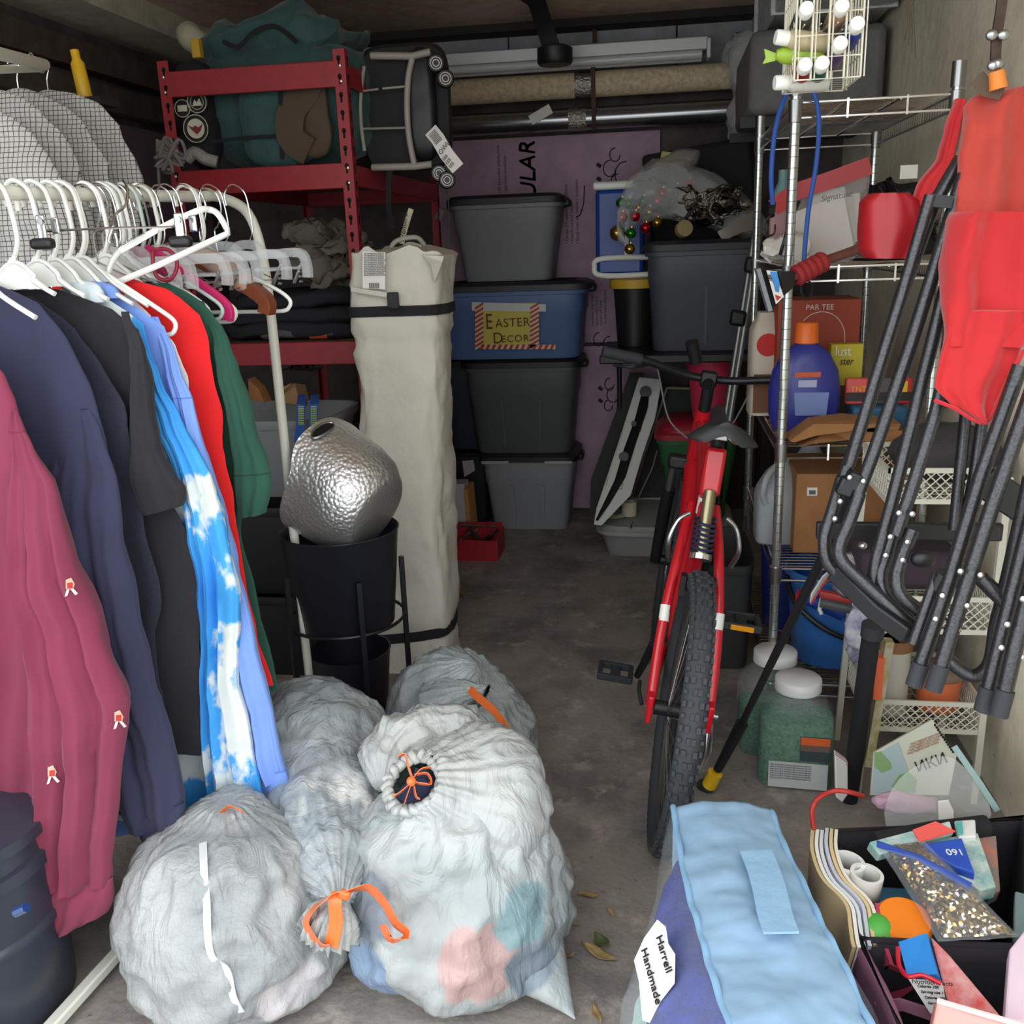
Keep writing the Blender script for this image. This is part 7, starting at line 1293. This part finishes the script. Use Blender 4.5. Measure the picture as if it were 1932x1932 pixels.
# ------------------------------------------------------------------ open organiser bag bottom right
t = thing('organizer_bag', 'open black and dusty pink fabric organizer bag full of craft things', 'organizer', (.55, 1.4, 0)); ob_ = t
pkf = K('dusty_pink_fabric', (150, 100, 120), rough=.9, bump=(60, .4, .004)); blf = K('black_felt', (40, 37, 42), rough=.95, bump=(90, .5, .004))
ZT = .30
A1, A2, A3, A4 = Wz(1562, 1572, ZT), Wz(1932, 1545, ZT), Wz(1960, 1790, ZT), Wz(1622, 1775, ZT); A5, A6 = Wz(1722, 1990, ZT), Wz(2050, 1990, ZT); A2.x = min(A2.x, .80); A3.x = min(A3.x, .74); A6.x = min(A6.x, .70)
def wallp(a, b, m_, nm, th=.012, drop=ZT-.004, sag=.0, n=14):
    def f(u, v): p = a.lerp(b, u); p.z = ZT-sag*math.sin(PI*u)-(ZT-.006-sag*math.sin(PI*u))*v; q = p+V((b.y-a.y, a.x-b.x, 0)).normalized()*(.008*math.sin(PI*u)*math.sin(PI*v*.9)+.006*fbm(p, 8, 2)); return q
    return MB().grid(f, n, 10).build(nm, m_, t, smooth=180, solid=th)
wallp(A1, A2, blf, 'back_wall'); wallp(A4, A1, pkf, 'side_wall', sag=.01); wallp(A2, A3, blf, 'side_wall'); wallp(A4, A3, blf, 'divider', .016); wallp(A5, A4, pkf, 'side_wall'); wallp(A5, A6, blf, 'front_wall'); wallp(A3, A6, blf, 'side_wall')
m = MB(); m.tube([A1, A2, A3, A4], .009, 8, loop=True); m.tube([A4, A5, A6, A3], .008, 8, loop=True); m.build('rim_binding', blf, t)
MB().prism([V((p.x, p.y, .003)) for p in (A1, A2, A6, A5, A4)], (0, 0, .008)).build('bag_base', blf, t, smooth=0)
MB().tube([Wz(1650, 1590, .335), Wz(1760, 1570, .34), Wz(1860, 1558, .34)], .02, 12).build('padded_handle', black_fab, t)
MB().box(Wz(1690, 1850, .14)+V((0, .02, 0)), (.12, .14, .26)).build('blue_lining', K('steel_blue_lining', (70, 118, 146), rough=.9), t, bevel=.01)
MB().strip([Wz(1655, 1900, .25), Wz(1700, 1895, .27), Wz(1760, 1915, .27)], Z_, .02, .004).build('pink_strap', pkf, t)
def O(x, y, z=.3): return Wz(x, y, z)
# contents
cols = [(200, 176, 130), (226, 224, 216), (210, 212, 216), (190, 192, 204), (214, 190, 140), (224, 220, 206), (176, 60, 84)]
labs = ['tan paper pad, outermost at the left of the organizer', 'white notebook second from the left in the organizer', 'spiral notebook with curled top in the organizer', 'grey edged notebook in the middle of the curled stack', 'manila folder curving down in the organizer', 'cream folded papers beside the manila folder', 'dark pink folder, innermost of the curled stack']
for i, (c_, lab) in enumerate(zip(cols, labs)):
    o_ = i*.009; m = MB(); P_ = [O(1534, 1560, .36), O(1532, 1600, .355), O(1548, 1650, .345), O(1588, 1700, .33), O(1604, 1760, .31)]
    if i == 6: P_ = P_[3:]+[O(1606, 1770, .3)]; P_[0] = O(1592, 1690, .33)
    m.strip(spl([p+V((o_, o_*.35, -.075-.001*i)) for p in P_], 6), Z_, .15-.004*(i % 3), .006); tag(m.build('notebook', mat('pad_%d' % i, c_, rough=.85), smooth=60), lab, 'notebook', 'curled notebooks and folders in the organizer')
m = MB()
for r_ in (.0, .004): m.tube(spl([O(1536, 1565, .38), O(1532, 1530, .40), O(1545, 1505, .42), O(1575, 1492, .43), O(1605, 1495, .43), O(1628, 1502, .40)], 6), .0045, 8)
tag(m.build('red_hoop', K('coral_plastic', (214, 70, 66), rough=.35)), 'coral red plastic hoop arching over the notebooks', 'hoop')
for i, (x, y, r, h, lab, c1_, c2_) in enumerate([(1600, 1625, .03, .10, 'white cardboard roll behind, in the organizer', (228, 228, 224), (214, 214, 208)), (1636, 1648, .028, .16, 'white paper roll with blue base in the organizer', (228, 226, 218), (70, 118, 160))]):
    c = O(x, y, .335); t = thing('paper_roll', lab, 'roll', c); MB().lathe([(r, -.07), (r, 0), (r*.8, 0), (r*.8, -.06)], c, (.1, -.05, 1), 26, cap=(0, 0)).build('roll_top', mat('roll_a%d' % i, c1_, rough=.7), t, solid=.001); MB().lathe([(r*.98, -h), (r*1.01, -.07)], c, (.1, -.05, 1), 26).build('roll_base', mat('roll_b%d' % i, c2_, rough=.6), t)
c = O(1706, 1735, .31); t = thing('orange_lid_jar', 'jar with wide bright orange lid in the organizer', 'jar', c); ax_ = V((.0, -.25, 1)); MB().lathe([(.042, -.022), (.046, -.018), (.046, -.002), (.041, .004), (.002, .006)], c, ax_, 40).build('jar_lid', K('bright_orange', (248, 134, 36), rough=.35), t); MB().lathe([(.034, -.12), (.036, -.02)], c, ax_, 30).build('jar_body', K('jar_cream', (220, 208, 190), rough=.4), t)
tag(MB().sph(O(1652, 1762, .285), .034, 16).build('green_ball', K('kelly_green', (86, 176, 72), rough=.5)), 'bright green ball left of the orange lid', 'ball')
# sequins bag
seq = mat('gold_sequins', (190, 160, 96), rough=.18, metal=1, second=(120, 110, 110), var=(160, .5), bump=(260, 1, .01))
N, L = seq.node_tree.nodes, seq.node_tree.links; vo = N.new('ShaderNodeTexVoronoi'); vo.inputs['Scale'].default_value = 210; tcn = N.new('ShaderNodeTexCoord'); L.new(tcn.outputs['Object'], vo.inputs['Vector']); cr = N.new('ShaderNodeValToRGB'); sx_ = N.new('ShaderNodeSeparateColor'); L.new(vo.outputs['Color'], sx_.inputs[0]); L.new(sx_.outputs[0], cr.inputs['Fac']); L.new(cr.outputs['Color'], N['Principled BSDF'].inputs['Base Color']); e = cr.color_ramp.elements; e[0].color = rgb((96, 84, 70)); e[1].color = rgb((250, 230, 170)); q = e.new(.45); q.color = rgb((196, 160, 84)); q = e.new(.6); q.color = rgb((150, 152, 160))
nm_ = N.new('ShaderNodeNormalMap'); L.new(vo.outputs['Color'], nm_.inputs['Color']); nm_.space = 'OBJECT'; nm_.inputs['Strength'].default_value = .35; L.new(nm_.outputs[0], N['Principled BSDF'].inputs['Normal'])
t = thing('sequin_bag', 'clear zip bag of gold and silver sequins in the organizer', 'zip bag', O(1780, 1700, .33))
def pad_(m, P_, th, n=16, amp=.004, sd=0, wid=(V((0, 0, 1)))):
    # pillow over a quad P_[0..3] (pixel->point corners)
    nrm = ((P_[1]-P_[0]).cross(P_[3]-P_[0])).normalized()
    for s in (1, -1): m.grid(lambda u, v: P_[0].lerp(P_[1], u).lerp(P_[3].lerp(P_[2], u), v)+nrm*s*(th*(math.sin(PI*u)*math.sin(PI*v))**.5+.0005)+nrm*amp*fbm(P_[0].lerp(P_[1], u).lerp(P_[3].lerp(P_[2], u), v), 26, sd), n, n)
    return m
q_ = [O(1672, 1598, .36), O(1730, 1590, .36), O(1915, 1765, .325), O(1780, 1770, .32)]
pad_(MB(), q_, .022, 24, .006).build('sequins', seq, t, smooth=180); pad_(MB(), [O(1655, 1590, .362), O(1735, 1580, .364), O(1925, 1768, .328), O(1770, 1778, .32)], .027, 18, .004).build('bag_film', K('thin_vinyl', (235, 240, 245), rough=.08, alpha=.12, spec=1), t, smooth=180); MB().strip([O(1655, 1592, .365), O(1735, 1620, .375), O(1832, 1672, .36)], Z_, .012, .003).build('blue_zip', K('zip_blue', (50, 84, 170), rough=.3), t)
# packs at the back
def card3(name, lab, pts, cat, col, th=.03, z=.34, rough=.5, second=None):
    P_ = [O(x, y, zz) for x, y, zz in pts]; nrm = (P_[1]-P_[0]).cross(P_[2]-P_[0]).normalized(); nrm = nrm if nrm.z < 0 else -nrm
    return tag(MB().prism(P_, nrm*th).build(name, mat('m_'+name, col, rough=rough, second=second, var=(26, .3) if second else None), smooth=0, bevel=.003), lab, cat)
o = card3('tissue_pack', 'teal floral tissue pack at the right of the organizer', [(1720, 1590, .345), (1845, 1570, .355), (1880, 1672, .33), (1850, 1680, .33)], 'pack', (70, 160, 162), second=(226, 226, 214)); 
o = card3('wipes_pack', 'white and coral wipes pack along the back of the organizer', [(1640, 1588, .352), (1792, 1548, .372), (1800, 1572, .36), (1660, 1612, .35)], 'pack', (226, 232, 224), second=(120, 196, 190)); P_ = [O(1722, 1568, .377), O(1765, 1552, .383), O(1802, 1570, .374), O(1735, 1590, .368)]; MB().prism(P_, (0, 0, .003)).build('coral_print', K('coral_print', (228, 92, 84), rough=.5), o, smooth=0)
o = card3('blue_pack', 'blue pack printed 160 in the organizer', [(1735, 1593, .36), (1815, 1580, .367), (1840, 1648, .35), (1800, 1635, .35)], 'pack', (44, 84, 186)); text('160', O(1815, 1603, .378), O(1795, 1603, .378)-O(1815, 1603, .378), O(1805, 1612, .376)-O(1805, 1600, .378), .02, paper, o)
o = card3('small_carton', 'small white and teal carton in the back right of the organizer', [(1800, 1548, .365), (1840, 1545, .37), (1842, 1578, .36), (1808, 1580, .36)], 'carton', (226, 226, 222)); MB().prism([O(1803, 1552, .369), O(1815, 1551, .369), O(1817, 1574, .364), O(1807, 1576, .364)], (0, 0, .002)).build('teal_side', K('teal_side', (90, 180, 180)), o, smooth=0)
o = card3('floral_pack', 'dark floral pouch behind the sequins bag', [(1845, 1580, .33), (1880, 1575, .33), (1888, 1680, .3), (1868, 1690, .3)], 'pouch', (60, 130, 130), second=(200, 120, 104))
# front compartment
c0 = O(1740, 1830, .33); t = thing('blue_carton', 'blue carton with red trim standing in the front compartment', 'carton', c0); P_ = [O(1695, 1777, .345), O(1748, 1760, .35), O(1768, 1838, .34), O(1712, 1842, .335)]; b_ = MB().prism(P_, (.01, .01, -.02)).build('carton_face', K('carton_blue', (50, 136, 214), rough=.45), t, smooth=0); P2_ = [O(1713, 1846, .333), O(1775, 1850, .333), O(1790, 1905, .29), O(1755, 1912, .28)]; f2 = MB().prism(P2_, (.01, .01, -.02)).build('nutrition_side', K('nutri_white', (214, 214, 208), rough=.7), t, smooth=0)
MB().tube(spl([O(1694, 1788, .345), O(1696, 1820, .34), O(1712, 1842, .343), O(1740, 1840, .347), O(1775, 1856, .34)], 5), .0035, 8).build('red_trim', K('trim_red', (200, 30, 50), rough=.4), t)
r_ = P2_[1]-P2_[0]
text('Nutrition Facts', P2_[0]+V((.002, -.012, .003)), r_, P2_[0]-P2_[3], .0095, ink, f2)
for k_ in range(4): text('Serving size 1 container' if k_ % 2 else 'Calories 100', P2_[0].lerp(P2_[3], .28+.16*k_)+V((.004, 0, .003)), r_, P2_[0]-P2_[3], .006, ink, f2)
o = card3('candy_cane_bag', 'striped pink and red gift bag lying across the front compartment', [(1755, 1765, .345), (1790, 1800, .34), (1895, 1925, .32), (1850, 1932, .31), (1790, 1900, .31)], 'gift bag', (214, 170, 166), rough=.35, second=(200, 60, 60))
o = card3('pink_folder', 'pale pink folder leaning at the bottom right corner', [(1905, 1790, .36), (1960, 1720, .38), (1990, 1932, .33), (1895, 1925, .33)], 'folder', (224, 198, 212))
o = card3('pink_box', 'coral pink box with scalloped edge at the bottom edge', [(1768, 1890, .37), (1960, 1945, .36), (1960, 2010, .33), (1748, 1990, .33)], 'box', (238, 160, 150)); MB().tube([O(1768, 1888, .372), O(1850, 1912, .37), O(1960, 1943, .363)], .004, 6).build('scalloped_edge', K('edge_cream', (240, 214, 214)), o)
o = card3('grey_pouch', 'grey green pouch at the right edge of the organizer', [(1915, 1680, .34), (1950, 1690, .34), (1950, 1775, .32), (1912, 1760, .32)], 'pouch', (110, 130, 130))
# pink cloth and clear bag behind
m = MB(); c = O(1715, 1530, .27)+V((0, .02, 0)); puff(m, c, (.13, .035, .035), p=3, amp=.012, s=16, seed=2); tag(m.build('pink_cloth', K('pale_mauve', (206, 166, 186), rough=.95, bump=(90, .8, .006)), smooth=180), 'mauve pink cloth tucked behind the organizer back wall', 'cloth')
t = thing('zip_bag', 'large clear zip bag standing up behind the organizer', 'zip bag', O(1750, 1500, .3)); Zp = [W(1645, 1600, 1.72), W(1860, 1575, 1.76), W(1885, 1530, 1.78), W(1798, 1408, 1.84), W(1740, 1440, 1.8), W(1680, 1470, 1.76)]
cl_ = mat('zip_clear_film', (232, 236, 234), rough=.1, alpha=.2, spec=1, bump=(12, .8, .01)); c = sum(Zp, V())/6; m = MB()
for s in (1, -1): m.add([c+V((0, -.03*s, 0))]+Zp, [(0, 1+i, 1+(i+1) % 6) for i in range(6)])
m.build('bag_film', cl_, t, smooth=180, sub=2); MB().strip([W(1800, 1408, 1.84), W(1850, 1480, 1.8), W(1882, 1530, 1.78)], (1, 0, .5), .012, .003).build('zip_seal', K('zip_teal', (130, 160, 156), rough=.3), t)
tag(MB().prism([W(1772, 1580, 1.74), W(1770, 1512, 1.75), W(1790, 1510, 1.75), W(1800, 1530, 1.75), W(1800, 1580, 1.74)], (0, .004, 0)).build('white_tag', paper, bevel=.002), 'small rounded white tag behind the organizer rim', 'tag')
tag(MB().lathe([(.03, 0), (.034, .02), (.034, .1), (.02, .12)], V((.76, 1.95, .001)), Z_, 20).build('red_bottle', K('red_bottle', (190, 40, 50), rough=.4)), 'red bottle on the floor against the right wall behind the zip bag', 'bottle')
